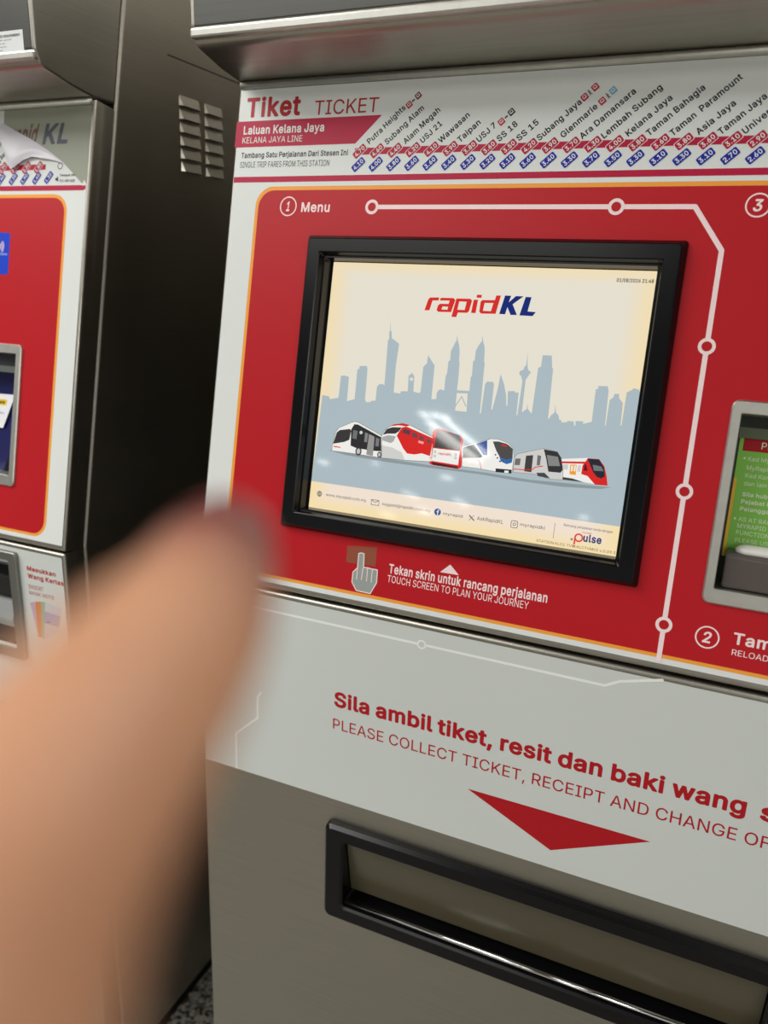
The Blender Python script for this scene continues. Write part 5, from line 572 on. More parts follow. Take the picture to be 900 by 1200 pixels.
"o":[415,[[[195,-36],[246,-34],[282,-24],[314,-9],[342,13],[366,40],[385,72],[399,108],[408,148],[410,188],[407,232],[399,268],[387,300],[368,332],[342,363],[314,385],[282,401],[246,411],[206,413],[170,411],[134,401],[98,382],[74,363],[50,337],[32,308],[16,268],[8,228],[5,184],[15,112],[30,72],[49,40],[74,13],[102,-9],[138,-25],[170,-34]],[[202,76],[178,81],[165,88],[143,112],[131,144],[125,188],[135,248],[152,276],[174,294],[206,301],[238,295],[264,276],[274,261],[285,232],[290,188],[285,144],[274,114],[266,103],[254,91],[238,81]]]],
"p":[424,[[[46,-171],[117,-172],[129,-168],[138,-159],[143,-143],[145,-13],[177,-29],[205,-36],[265,-35],[297,-25],[329,-8],[356,13],[379,41],[397,73],[409,109],[417,149],[417,229],[409,269],[396,305],[374,341],[329,385],[298,401],[261,411],[205,412],[161,400],[141,387],[131,401],[117,408],[53,408],[37,403],[26,389],[24,-143],[29,-159]],[[213,77],[193,81],[181,87],[161,109],[146,145],[142,189],[146,233],[161,269],[177,287],[189,295],[221,301],[249,296],[265,286],[280,269],[294,233],[299,189],[294,145],[288,125],[273,101],[249,81]]]],
"r":[259,[[[46,-28],[117,-29],[130,-24],[140,-12],[143,0],[143,236],[146,256],[157,277],[181,293],[209,297],[245,293],[257,297],[266,304],[272,320],[272,388],[267,400],[257,409],[225,414],[189,412],[137,394],[129,402],[117,408],[49,408],[37,403],[27,392],[24,380],[24,0],[29,-16]]]],
"s":[365,[[[156,-36],[212,-36],[240,-31],[272,-20],[294,-8],[316,8],[336,31],[349,52],[358,80],[360,108],[356,140],[345,168],[324,194],[302,212],[272,227],[160,257],[145,264],[138,272],[140,284],[152,296],[168,302],[188,304],[204,302],[224,293],[248,256],[264,248],[332,262],[349,276],[353,292],[346,316],[319,360],[291,384],[268,397],[216,412],[156,412],[128,406],[80,385],[41,348],[28,324],[20,300],[18,272],[22,240],[33,212],[52,187],[76,168],[108,153],[220,122],[232,116],[238,108],[236,95],[224,84],[200,76],[180,74],[164,76],[140,85],[127,100],[117,124],[100,135],[88,135],[28,122],[11,108],[7,92],[15,60],[27,36],[55,4],[77,-12],[100,-23]]]],
"t":[227,[[[157,-32],[194,-32],[218,-27],[234,-18],[241,-4],[230,60],[225,72],[206,83],[161,80],[157,84],[155,100],[155,296],[210,299],[226,308],[233,324],[233,384],[226,398],[214,406],[158,408],[155,412],[155,476],[150,487],[142,495],[126,500],[58,499],[45,492],[37,480],[34,408],[-2,407],[-14,400],[-20,392],[-23,380],[-22,320],[-16,308],[-6,301],[36,296],[36,92],[40,56],[51,28],[72,0],[98,-18],[130,-29]]]],
"u":[410,[[[169,-33],[217,-31],[245,-22],[269,-10],[281,-23],[297,-29],[361,-29],[373,-24],[383,-13],[386,-1],[386,379],[381,395],[369,405],[357,408],[293,408],[280,403],[270,391],[267,379],[266,135],[257,111],[245,94],[225,83],[201,79],[168,87],[150,107],[145,123],[143,379],[138,395],[129,404],[117,408],[53,408],[37,403],[27,391],[24,379],[24,139],[25,107],[33,71],[43,47],[57,24],[81,-1],[125,-25]]]],
"w":[567,[[[131,-28],[203,-29],[215,-24],[223,-16],[283,189],[340,-8],[347,-20],[359,-28],[371,-29],[431,-29],[450,-20],[457,-8],[573,372],[573,388],[565,400],[547,408],[479,408],[467,405],[457,396],[399,197],[395,201],[344,388],[331,404],[319,408],[251,408],[239,405],[229,396],[171,197],[167,201],[110,396],[99,405],[87,408],[19,408],[3,400],[-6,384],[-4,368],[110,-8],[117,-20]]]],
",":[188,[[[31,-147],[90,-147],[102,-142],[110,-131],[165,65],[162,85],[150,97],[138,100],[66,100],[54,96],[43,85],[9,-119],[14,-135]]]],
}
# ------------------------------------------------------------------ setting
def structure(name, bm, m):
    o = link_mesh(name, bm, m); o['kind'] = 'structure'; return o
def granite():
    m = bpy.data.materials.new('granite'); m.use_nodes = True; nt = m.node_tree; p = nt.nodes['Principled BSDF']
    tc = nt.nodes.new('ShaderNodeTexCoord'); v = nt.nodes.new('ShaderNodeTexVoronoi'); v.inputs['Scale'].default_value = 150
    nt.links.new(tc.outputs['Object'], v.inputs['Vector'])
    r = nt.nodes.new('ShaderNodeValToRGB'); e = r.color_ramp.elements
    e[0].position = 0.15; e[0].color = rgb(58, 56, 50); e[1].position = 0.85; e[1].color = rgb(196, 192, 180)
    sp = nt.nodes.new('ShaderNodeSeparateColor'); nt.links.new(v.outputs['Color'], sp.inputs['Color'])
    nt.links.new(sp.outputs['Red'], r.inputs['Fac']); nt.links.new(r.outputs['Color'], p.inputs['Base Color'])
    p.inputs['Roughness'].default_value = 0.35
    return m
bm = bmesh.new(); box(bm, (-14, -28, -0.12), (14, 2.0, -0.0068)); structure('floor', bm, granite())
bm = bmesh.new(); box(bm, (-14, -28, CEIL), (14, 2.0, CEIL + 0.1)); structure('ceiling', bm, mat('ceiling_paint', rgb(84, 83, 80), 0.9))
bm = bmesh.new(); box(bm, (-14, 0.90, -0.0068), (14, 1.0, CEIL)); structure('wall_back', bm, mat('wall_paint', rgb(150, 146, 136), 0.7))

# ------------------------------------------------------------------ ticket machine
EL, ER = -0.1112, 0.752
X0, X1 = EL - XC, ER - XC
TOP = 1.74
def yd(z): return 0.0345 + max(0.0, z - ZS) * sA / cA           # groove between doors and cabinet
def ring_loft(fr, rects, mats_i, bm, r=0.002):
    """rects: (u0,v0,u1,v1,off,radius) lofted one to the next"""
    prev = None
    for k, (u0, v0, u1, v1, off, rad) in enumerate(rects):
        cur = [bm.verts.new(fr(u, v, off)) for u, v in rrect(u0, v0, u1, v1, rad, 4)]
        if prev:
            n = len(cur)
            for i in range(n):
                f = bm.faces.new((prev[i], prev[(i + 1) % n], cur[(i + 1) % n], cur[i])); f.material_index = mats_i
        prev = cur
    return prev

def rod(bm, a, b, r, n=20):
    d = (b - a).normalized(); s = d.cross(Vector((0, 0, 1))).normalized(); w = s.cross(d)
    A = [bm.verts.new(a + s * r * math.cos(2 * math.pi * i / n) + w * r * math.sin(2 * math.pi * i / n)) for i in range(n)]
    B = [bm.verts.new(v.co + (b - a)) for v in A]
    for i in range(n): bm.faces.new((A[i], A[(i + 1) % n], B[(i + 1) % n], B[i]))
    bm.faces.new(A[::-1]); bm.faces.new(B); bmesh.ops.recalc_face_normals(bm, faces=bm.faces[:])

def door_leaf(root, name, fr, rect, m, openings):
    """a folded steel door: rounded edges all round, pockets sunk where the units sit"""
    u0, v0, u1, v1 = rect
    p = Print(fr, 0.0); bm = p.bm
    def rr(d): return rrect(u0 + d, v0 + d, u1 - d, v1 - d, 0.0008, 2)
    hs = [[(a, b), (c, b), (c, d), (a, d)] for a, b, c, d, _ in openings]
    p.poly(rr(0.0040), m, 0, hs)
    rings = []
    for d, off in ((0.0040, 0.0), (0.0027, -0.0002), (0.0016, -0.0008), (0.0008, -0.0016), (0.0002, -0.0027), (0.0, -0.0040), (0.0, -0.0337)):
        rings.append([bm.verts.new(fr(u, v, off)) for u, v in rr(d)])
    n = len(rings[0])
    for k, (A, B) in enumerate(zip(rings, rings[1:])):
        for i in range(n):
            f = bm.faces.new((A[i], B[i], B[(i + 1) % n], A[(i + 1) % n])); f.smooth = True
    bm.faces.new(rings[-1][::-1])
    for (a, b, c, d, dep) in openings:
        q = [(a, b), (c, b), (c, d), (a, d)]
        A = [bm.verts.new(fr(u, v, 0)) for u, v in q]; B = [bm.verts.new(fr(u, v, -dep)) for u, v in q]
        for i in range(4): bm.faces.new((A[i], A[(i + 1) % 4], B[(i + 1) % 4], B[i]))
        bm.faces.new(B)
    bmesh.ops.remove_doubles(bm, verts=bm.verts[:], dist=1e-6)
    return link_mesh(name, bm, m, root)

def build_machine(name, label, loc, left):
    root = bpy.data.objects.new(name, None); COL.objects.link(root); root.location = loc
    root.empty_display_size = 0.1
    tag(root, label, 'ticket machine', 'ticket vending machines')
    # cabinet ---------------------------------------------------------
    bm = bmesh.new()
    prof = [(0.0375, 0.05), (0.0375, ZS), (yd(TOP) + 0.003, TOP), (0.80, TOP), (0.80, 0.05)]
    prism(bm, prof, X0, X1, 0, 0.005, 4)
    link_mesh('cabinet', bm, STEEL_SIDE, root)
    bm = bmesh.new(); box(bm, (X0 + 0.02, 0.03, -0.0066 - loc[2]), (X1 - 0.02, 0.78, 0.052)); link_mesh('plinth', bm, BLACK_MATT, root)
    # upper door --------------------------------------------------------
    VB = 0.577
    zb = up(0, VB).z
    door_leaf(root, 'upper_door', up, (EL, 0.0036, ER, VB), STEEL_SIDE, [(0.012, 0.092, 0.388, 0.396, 0.016), (0.4645, 0.090, 0.653, 0.258, 0.0331)])
    # hood --------------------------------------------------------------
    zh = zb + 0.0006
    bm = bmesh.new()
    prism(bm, [(0.1125, zh), (0.075, ZS + 0.5725), (0.034, ZS + 0.583), (0.0275, ZS + 0.587), (0.0215, ZS + 0.600), (0.0215, TOP), (yd(TOP), TOP), (yd(zh), zh)], X0, X1, 0, 0.0025, 3)
    link_mesh('hood', bm, STEEL, root)
    bm = bmesh.new(); box(bm, (X0 + 0.001, 0.0185, ZS + 0.5890), (X1 - 0.001, 0.0290, ZS + 0.5990), 0, 0.0025)
    link_mesh('hood_lip', bm, ZINC, root)
    bm = bmesh.new(); box(bm, (X0 + 0.005, 0.0210, ZS + 0.6005), (X1 - 0.005, 0.0230, TOP - 0.006), 0, 0.0008)
    link_mesh('hood_fascia', bm, FASCIA, root)
    bm = bmesh.new()
    rod(bm, up(EL + 0.0035, 0.5735, 0.0012), up(ER - 0.0035, 0.5735, 0.0012), 0.0042)
    link_mesh('header_trim', bm, ZINC, root, True)
    # lower door ---------------------------------------------------------
    door_leaf(root, 'lower_door', lo, (EL, 0.055 - ZS, ER, -0.0006), STEEL, [(0.098, -0.412, 0.583, -0.300, 0.026)] + ([(0.545, -0.158, 0.6545, -0.026, 0.030)] if left else []))
    # printed sheets -------------------------------------------------------
    p = Print(up, 0.0004)
    holes = [rrect(0.010, 0.090, 0.390, 0.398, 0.001, 1), rrect(0.463, 0.088, 0.655, 0.260, 0.001, 1)]
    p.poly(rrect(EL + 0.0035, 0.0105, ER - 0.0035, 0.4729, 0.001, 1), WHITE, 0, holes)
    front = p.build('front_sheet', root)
    p = Print(up, 0.0004)
    p.poly(rrect(-0.0749, 0.0161, 0.7185, 0.4618, 0.022, 8), ORANGE, 1, holes)
    p.build('orange_border', front)
    p = Print(up, 0.0004)
    p.poly(rrect(-0.0709, 0.0198, 0.7145, 0.4575, 0.019, 8), RED, 2, holes)
    p.build('red_field', front)
    if not left: front_print(front)
    # header ---------------------------------------------------------------
    p = Print(up, 0.0004)
    if not left:
        p.poly([(EL + 0.0035, 0.4729), (ER - 0.0035, 0.4729), (ER - 0.0035, 0.5690), (EL + 0.0035, 0.5690)], WHITE, 0)
        head = p.build('header_sheet', root); header_print(head)
    else:
        t = D['L_tear']
        p.poly([(EL + 0.0035, 0.4729), (0.7486, 0.4729), (0.744, 0.4795), (t[2][0], t[2][1]), t[1], t[0], (t[0][0] - 0.0005, 0.5690), (EL + 0.0035, 0.5690)], WHITE, 0)
        head = p.build('header_sheet', root); left_header(root, head)
    # lower sheet -----------------------------------------------------------
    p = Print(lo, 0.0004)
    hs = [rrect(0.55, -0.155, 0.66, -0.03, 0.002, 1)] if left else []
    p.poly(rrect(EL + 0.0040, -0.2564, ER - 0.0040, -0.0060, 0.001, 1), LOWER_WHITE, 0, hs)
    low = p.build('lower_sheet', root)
    lower_print(low, left)
    # screen bezel ------------------------------------------------------------
    bm = bmesh.new()
    U0, V0, U1, V1 = 0.0, 0.0799, 0.40, 0.4081
    def ins(d, off, r): return (U0 + d, V0 + d, U1 - d, V1 - d, off, r)
    ring_loft(up, [ins(0, 0.0005, 0.003), ins(0.0003, 0.0035, 0.003), ins(0.0045, 0.0105, 0.0025), ins(0.0056, 0.0112, 0.002), ins(0.0185, 0.0112, 0.002), ins(0.0197, 0.0104, 0.002),
                   ins(0.0222, 0.0035, 0.0015), ins(0.0240, 0.0035, 0.0015), ins(0.0252, -0.0105, 0.001)], 0, bm)
    link_mesh('screen_bezel', bm, BLACK, root)
    bm = bmesh.new()
    vs = [bm.verts.new(up(u, v, -0.0103)) for u, v in ((0.015, 0.095), (0.385, 0.095), (0.385, 0.393), (0.015, 0.393))]; bm.faces.new(vs)
    if left:
        link_mesh('display_screen', bm, mat('unlit_display', rgb(14, 15, 18), 0.08), root)
    else:
        scr = link_mesh('display_screen', bm, mat('display_backing', rgb(6, 6, 7), 0.25), root)
        screen_art(scr)
    reader(root, left)
    slot(root)
    if left: left_extras(root, front, low)
    return root

# ------------------------------------------------------------------ header of the near machine
def TT(p, key, m, bold, layer, **k):
    s, u, v, L, h, a = T[key]; p.text(s, u, v, L, h, a, m, bold, layer, **k)
def header_print(head):
    p = Print(up, 0.0004)
    p.poly([(D['banner'][3][0] + 0.0, 0.5058), (D['banner'][2][0], 0.5058), (D['banner'][1][0], 0.5345), (D['banner'][0][0], 0.5345)], CRIMSON, 1)
    p.build('line_banner', head)
    p = Print(up, 0.0004); TT(p, 'tiket', LETTER_RED, 36, 1); TT(p, 'ticket', LETTER_RED, 4, 1); p.build('heading_lettering', head)
    p = Print(up, 0.0004); TT(p, 'laluan', WHITE, 20, 2); TT(p, 'kjl', WHITE, 2, 2); p.build('banner_lettering', head)
    p = Print(up, 0.0004); TT(p, 'tambang', LETTER_BLACK, 14, 1); TT(p, 'single', LETTER_BLACK, 2, 1); p.build('caption_lettering', head)
    p = Print(up, 0.0004)
    p.poly([(EL + 0.0035, 0.4666), (ER - 0.0035, 0.4666), (ER - 0.0035, 0.4729), (EL + 0.0035, 0.4729)], CRIMSON, 1); p.build('red_rule', head)
    # route bar and fares
    p = Print(up, 0.0004); p.poly([(0.045, 0.4940), (0.748, 0.4940), (0.748, 0.5010), (0.045, 0.5010)], CRIMSON, 1); p.build('route_bar', head)
    rn = ['4.70', '4.60', '4.40', '4.20', '4.10', '3.90', '3.80', '3.60', '3.50', '4.20', '3.90', '3.70', '4.30', '4.00', '3.80', '3.60', '3.80', '3.60', '3.10', '2.90']
    bn = ['4.10', '4.00', '3.80', '3.60', '3.60', '3.40', '3.30', '3.20', '3.10', '3.60', '3.40', '3.30', '3.70', '3.50', '3.30', '3.10', '3.30', '3.10', '2.70', '2.60']
    A = math.radians(43); ca, sa = math.cos(A), math.sin(A)
    def rot(pts, u, v): return [(u + x * ca - y * sa, v + x * sa + y * ca) for x, y in pts]
    for nm, nums, v0, m, ed in (('red_fare_lettering', rn, 0.4975, CRIMSON, WHITE), ('blue_fare_lettering', bn, 0.4837, BLUE, None)):
        p = Print(up, 0.0004)
        for i, s in enumerate(nums):
            u = 0.0509 + 0.02072 * i
            if ed: p.poly(rot(rrect(-0.0088, -0.0044, 0.0088, 0.0044, 0.0016, 3), u, v0), ed, 2)
            p.poly(rot(rrect(-0.0082, -0.0038, 0.0082, 0.0038, 0.0014, 3), u, v0), m, 3)
            w = 0.0130; q = rot([(-w / 2, -0.00235)], u, v0)[0]
            p.text(s, q[0], q[1], w, 0.0047, A, WHITE, 12, 4)
        p.build(nm, head)
    p = Print(up, 0.0004)
    for s, u, v, L, a in D['stations']:
        if len(s) < 3: continue
        p.text(s, u, v, L, 0.0062, math.radians(42.5), LETTER_BLACK, 16, 1)
    p.build('station_lettering', head)
    # interchange pictograms after some names
    ic = D['icons']
    def badge(u, v, m):
        p.poly(rot(rrect(-0.0032, -0.0032, 0.0032, 0.0032, 0.0008, 2), u, v), m, 1)
        p.poly(rot(rrect(-0.0019, -0.0014, 0.0019, 0.0019, 0.0006, 2), u, v), WHITE, 2)
        p.poly(rot(rrect(-0.0013, -0.0004, 0.0013, 0.0012, 0.0003, 2), u, v), m, 3)
    def walker(u, v, m):
        p.poly(rot(circ(0, 0.0026, 0.0007, 10), u, v), m, 1)
        p.line(rot([(0, 0.0018), (0, -0.0004), (-0.0012, -0.0026)], u, v), 0.0008, m, 1); p.line(rot([(0, -0.0004), (0.0012, -0.0026)], u, v), 0.0008, m, 1)
        p.line(rot([(-0.0014, 0.0004), (0, 0.0014), (0.0014, 0.0004)], u, v), 0.0006, m, 1)
    dk = ink(60, 52, 48); lb = ink(120, 176, 206); br = ink(128, 32, 44); rd = ink(190, 40, 60)
    def arrow(u, v): p.line(rot([(-0.0016, 0), (0.0016, 0)], u, v), 0.0012, dk, 1); p.poly(rot([(0.0004, -0.0013), (0.0024, 0), (0.0004, 0.0013)], u, v), dk, 1); p.poly(rot([(-0.0004, 0.0013), (-0.0024, 0), (-0.0004, -0.0013)], u, v), dk, 1)
    kinds = (('b', rd), ('a', dk), ('b', br), ('b', rd), ('a', dk), ('b', dk), ('b', rd), ('w', dk), ('b', rd), ('b', rd), ('w', dk), ('b', lb))
    for k in range(0, 12, 3):
        p = Print(up, 0.0004)
        for i in range(k, k + 3):
            kind, m = kinds[i]; u, v = ic[i]
            badge(u, v, m) if kind == 'b' else walker(u, v, m) if kind == 'w' else arrow(u, v)
        p.build('interchange_logo', head)

# ------------------------------------------------------------------ red field of the near machine
def front_print(front):
    p = Print(up, 0.0004)
    rt = D['rt']
    v = 0.4391
    pts = [(rt[0][0], v), (rt[2][0], v), (rt[3][0], rt[3][1]), (0.4289, rt[3][1] - 0.006), (0.4289, 0.0125)]
    pts[2] = (0.4289, rt[3][1])
    del pts[3]
    p.line(pts, 0.0046, PINKW, 3)
    for u, w in ((rt[0][0], v), (rt[1][0], v), (0.4289, rt[4][1]), (0.4289, rt[5][1]), (0.4289, rt[6][1])):
        p.poly(circ(u, w, 0.0078), PINKW, 4); p.poly(circ(u, w, 0.0046), RED, 5)
    p.build('route_line_marking', front)
    for (u, w), s in zip(D['badges'], '123'):
        p = Print(up, 0.0004)
        p.ring(u, w, 0.0094, 0.0108, PINKW, 3, 36)
        h = 0.0108; L = {'1': 0.0042, '2': 0.0072, '3': 0.0074}[s]
        p.text(s, u - L / 2 - 0.0006, w - h / 2, L, h, 0, PINKW, 18, 3, shear=0.12)
        p.build('number_badge_lettering', front)
    p = Print(up, 0.0004); TT(p, 'menu', PINKW, 26, 3); p.build('menu_lettering', front)
    p = Print(up, 0.0004)
    s, u, v, L, h, a = T['tambah']; p.text('Tambah Nilai', u, v, 0, h, 0, PINKW, 24, 3, fit=False, sx=L / 1560.0)
    s, u, v, L, h, a = T['reload']; p.text('RELOAD', u, v, L, h, 0, PINKW, 0, 3)
    p.build('reload_lettering', front)
    p = Print(up, 0.0004); TT(p, 'tekan', PINKW, 18, 3); TT(p, 'touch', PINKW, 2, 3); p.build('touch_lettering', front)
    p = Print(up, 0.0004); p.poly(D['uptri'], PINKW, 3); p.build('arrow_marking', front)
    p = Print(up, 0.0004); p.poly(D['pic_sq'], ink(150, 82, 62), 3); g = ink(156, 164, 160); h = D['pic_hand']
    p.poly(h, g, 4); p.line(h, 0.0012, PINKW, 5, True)
    l = D['pic_lines']
    for i in range(0, len(l), 2): p.line([l[i], l[i + 1]], 0.0010, PINKW, 6)
    p.build('touch_pictogram', front)

# ------------------------------------------------------------------ lower sheets
def lower_print(low, left):
    if not left:
        FAINT = ink(244, 246, 243, 0.3)
        p = Print(lo, 0.0004)
        r = D['lroute']; v = -0.0245
        pts = [(-0.060, v), (r[3][0], v), (r[3][0] + 0.014, v + 0.008), (r[5][0] + 0.001, -0.0050)]
        p.line(pts, 0.0030, FAINT, 1)
        p.ring(r[2][0], v, 0.0034, 0.0056, FAINT, 2); p.poly(circ(r[2][0], v, 0.0034), LOWER_WHITE, 3)
        q = D['lroute2']; p.line([q[0], q[1], q[2], q[3], (q[3][0], -0.2564)], 0.0026, FAINT, 1)
        p.build('route_line_marking', low)
        p = Print(lo, 0.0004)
        s, u, v, L, h, a = T['sila']
        p.text(s, u, v, L, h, 0, LETTER_RED, 40, 1, track=-22); p.text('sini', u + L + 0.0125, v, 0.052, h * 0.99, 0, LETTER_RED, 40, 1, track=-22)
        s, u, v, L, h, a = T['please']
        p.text(s + 'F', u, v, L + 0.0118, h, 0, LETTER_RED, 0, 1)
        p.build('collect_lettering', low)
        p = Print(lo, 0.0004); t = D['dtri']; vm = (t[0][1] + t[1][1]) / 2
        p.poly([(t[0][0], vm), (t[2][0], t[2][1]), (t[1][0], vm)], LETTER_RED, 1); p.build('arrow_marking', low)
    else:
        p = Print(lo, 0.0004)
        TT(p, 'L_m1', LETTER_RED, 34, 1); TT(p, 'L_m2', LETTER_RED, 34, 1); TT(p, 'L_m3', LETTER_RED, 0, 1); TT(p, 'L_m4', LETTER_RED, 0, 1)
        p.build('banknote_lettering', low)
        p = Print(lo, 0.0004)
        for k, c, ly in (('n4', (196, 205, 214), 1), ('n3', (150, 182, 150), 2), ('n2', (214, 130, 78), 3), ('n1', (196, 168, 190), 2), ('n4b', (150, 164, 200), 3), ('n4d', (84, 100, 150), 4)):
            p.poly(D['L_' + k], ink(*c), ly)
        p.build('banknote_pictogram', low)

# ------------------------------------------------------------------ collection slot
def slot(root):
    bm = bmesh.new()
    o = (0.0745, -0.4245, 0.6055, -0.2865)
    ring_loft(lo, [(*o, 0.0003, 0.008), (o[0] + 0.0006, o[1] + 0.0006, o[2] - 0.0006, o[3] - 0.0006, 0.007, 0.008), (o[0] + 0.004, o[1] + 0.004, o[2] - 0.004, o[3] - 0.004, 0.0115, 0.007),
                   (o[0] + 0.024, o[1] + 0.020, o[2] - 0.024, o[3] - 0.0185, 0.0115, 0.006), (o[0] + 0.0265, o[1] + 0.0225, o[2] - 0.0265, o[3] - 0.0210, 0.009, 0.005),
                   (o[0] + 0.0275, o[1] + 0.0235, o[2] - 0.0275, o[3] - 0.0220, -0.024, 0.004)], 0, bm)
    fr = link_mesh('slot_frame', bm, BLACK, root)
    bm = bmesh.new()
    a = [lo(0.1025, -0.3095, 0.002), lo(0.5775, -0.3095, 0.002), lo(0.5775, -0.392, -0.014), lo(0.1025, -0.392, -0.014)]
    b = [v + Vector((0, 0.004, 0)) for v in a]
    va = [bm.verts.new(v) for v in a]; vb = [bm.verts.new(v) for v in b]
    bm.faces.new(va[::-1]); bm.faces.new(vb)
    for i in range(4): bm.faces.new((va[i], va[(i + 1) % 4], vb[(i + 1) % 4], vb[i]))
    bmesh.ops.recalc_face_normals(bm, faces=bm.faces[:])
    link_mesh('slot_flap', bm, mat('smoked_acrylic', rgb(84, 78, 60), 0.24, 0, 0.5), root)
    bm = bmesh.new(); rod(bm, lo(0.1025, -0.3975, 0.0045), lo(0.5775, -0.3975, 0.0045), 0.0027); link_mesh('slot_rail', bm, CHROME, root, True)

# ------------------------------------------------------------------ card reader bay
def reader(root, left):
    bm = bmesh.new(); o = (0.4578, 0.0770, 0.6592, 0.2678)
    ring_loft(up, [(*o, 0.0003, 0.007), (o[0] + 0.0004, o[1] + 0.0004, o[2] - 0.0004, o[3] - 0.0004, 0.0030, 0.007), (o[0] + 0.0018, o[1] + 0.0018, o[2] - 0.0018, o[3] - 0.0018, 0.0044, 0.006),
                   (o[0] + 0.0090, o[1] + 0.0145, o[2] - 0.0090, o[3] - 0.0120, 0.0044, 0.001), (o[0] + 0.0096, o[1] + 0.0152, o[2] - 0.0096, o[3] - 0.0126, 0.0038, 0.001),
                   (o[0] + 0.0096, o[1] + 0.0152, o[2] - 0.0096, o[3] - 0.0126, -0.033, 0.001)], 0, bm)
    link_mesh('reader_frame', bm, ZINC, root)
    i0, j0, i1, j1 = o[0] + 0.0096, o[1] + 0.0152, o[2] - 0.0096, o[3] - 0.0126
    def plate(nm, m, off):
        b = bmesh.new(); b.faces.new([b.verts.new(up(u, v, off)) for u, v in ((i0, j0), (i1, j0), (i1, j1), (i0, j1))]); return link_mesh(nm, b, m, root)
    if not left:
        back = plate('reader_backplate', mat('dark_olive_plastic', rgb(30, 36, 24), 0.5), -0.0329)
        b = bmesh.new(); box(b, (i0 + 0.001 - XC, 0, 0), (i1 - 0.001 - XC, 0.004, 0.010))
        for v in b.verts: q = v.co.copy(); v.co = up(q.x + XC, 0.2345 + q.z, -0.0325 + q.y * 1.0)
        bmesh.ops.recalc_face_normals(b, faces=b.faces[:])
        link_mesh('reader_ledge', b, mat('ledge', rgb(92, 102, 78), 0.5), root)
        p = Print(up, -0.0322); G = ink(132, 194, 82)
        n0 = 0.4700
        p.poly([(n0, 0.120), (i1 - 0.002, 0.120), (i1 - 0.002, 0.2344), (n0, 0.2344)], G, 0)
        nt = p.build('reader_notice', root)
        p = Print(up, -0.0322); p.poly([(n0 + 0.0035, 0.2225), (i1 - 0.004, 0.2225), (i1 - 0.004, 0.2344), (n0 + 0.0035, 0.2344)], ink(166, 20, 32), 1); p.build('notice_band', nt)
        p = Print(up, -0.0322); p.poly([(n0, 0.120), (n0 + 0.0028, 0.120), (n0 + 0.0028, 0.196), (n0, 0.196)], ink(222, 178, 60), 1); p.build('notice_stripe', nt)
        p = Print(up, -0.0322); wh = ink(222, 232, 206)
        p.text('PERHATIAN', 0.4895, 0.2255, 0, 0.0064, 0, wh, 6, 2, fit=False, sx=0.0064 / 509)
        rows = [('Kad MyRapid,', 0.2135), ('MyRapid Pass', 0.2050), ('Kad Konsesi', 0.1975), ('dan lain-lain.', 0.1900), ('Sila hubungi', 0.1795), ('Pejabat Khidmat', 0.1725), ('Pelanggan', 0.1655), ('AS AT RAPID', 0.1555), ('MYRAPID PASS', 0.1490), ('FUNCTION', 0.1425), ('PLEASE USE', 0.1350)]
        for k, (s, v) in enumerate(rows): p.text(s, 0.4795, v, 0, 0.0040, 0, wh, 10 if k in (4, 5, 6) else 0, 2, fit=False, sx=0.0040 / 509)
        for v in (0.2155, 0.1575): p.poly(circ(0.4765, v, 0.0011, 10), wh, 2)
        p.build('notice_lettering', nt)
        b = bmesh.new()
        def prof(u): return [up(u, 0.0935, -0.006), up(u, 0.1225, -0.006), up(u, 0.1255, -0.0072), up(u, 0.1266, -0.010), up(u, 0.1290, -0.0322), up(u, 0.0935, -0.0322)]
        A = [b.verts.new(v) for v in prof(0.4735)]; B = [b.verts.new(v) for v in prof(0.6440)]
        fs = [b.faces.new(A), b.faces.new(B[::-1])] + [b.faces.new((A[i], B[i], B[(i + 1) % 6], A[(i + 1) % 6])) for i in range(6)]
        bmesh.ops.recalc_face_normals(b, faces=b.faces[:])
        bmesh.ops.bevel(b, geom=b.edges[:], offset=0.0012, segments=2, affect='EDGES')
        tr = link_mesh('card_tray', b, mat('tray_plastic', rgb(92, 84, 80), 0.32, 0.3), root)
        b = bmesh.new()
        g = bmesh.ops.create_uvsphere(b, u_segments=32, v_segments=16, radius=1)
        for v in b.verts:
            c = v.co; ux = c.x * 0.012 + (0.067 if c.x > 1e-4 else -0.067 if c.x < -1e-4 else 0.0)
            v.co = up(0.5595 + ux, 0.1290 + 0.0062 * c.z, -0.0195 + 0.0105 * c.y)
        link_mesh('tray_pad', b, mat('white_gloss', rgb(228, 226, 220), 0.15), tr, True)
        b = bmesh.new()
    else:
        back = plate('reader_backplate', mat('navy_plastic', rgb(20, 22, 84), 0.3), -0.0329)
        b = bmesh.new()
        for (v0, v1, off, mi) in ((0.2385, j1, -0.012, 0), (0.2300, 0.2385, -0.008, 1)):
            box(b, (i0 + 0.001, 0, 0), (i1 - 0.001, 1, 1), mi)
            for v in list(b.verts)[-8:]: q = v.co.copy(); v.co = up(q.x, v0 + (v1 - v0) * q.z, -0.0325 + q.y * (off + 0.0325))
        bmesh.ops.recalc_face_normals(b, faces=b.faces[:])
        link_mesh('reader_ledge', b, [mat('dark_grey_plastic', rgb(44, 44, 50), 0.4), mat('grey_plastic', rgb(92, 96, 92), 0.4)], root)
        b = bmesh.new()
        vs = [b.verts.new(v) for v in (up(0.600, 0.0925, -0.0322), up(i1, 0.0925, -0.0322), up(i1, 0.176, -0.0322), up(0.626, 0.160, -0.0322))]
        b.faces.new(vs); link_mesh('reader_black_wedge', b, BLACK_MATT, root)  # flat black wedge across the lower right of the backplate
        q = D['L_disp']
        p = Print(up, -0.0300); p.poly([(0.5000, q[2][1] + 0.001), (q[2][0], q[2][1]), (q[0][0] + 0.0012, q[0][1] + 0.0005), (q[1][0], q[1][1]), (0.500, q[1][1] + 0.002)], ink(236, 236, 242), 0)
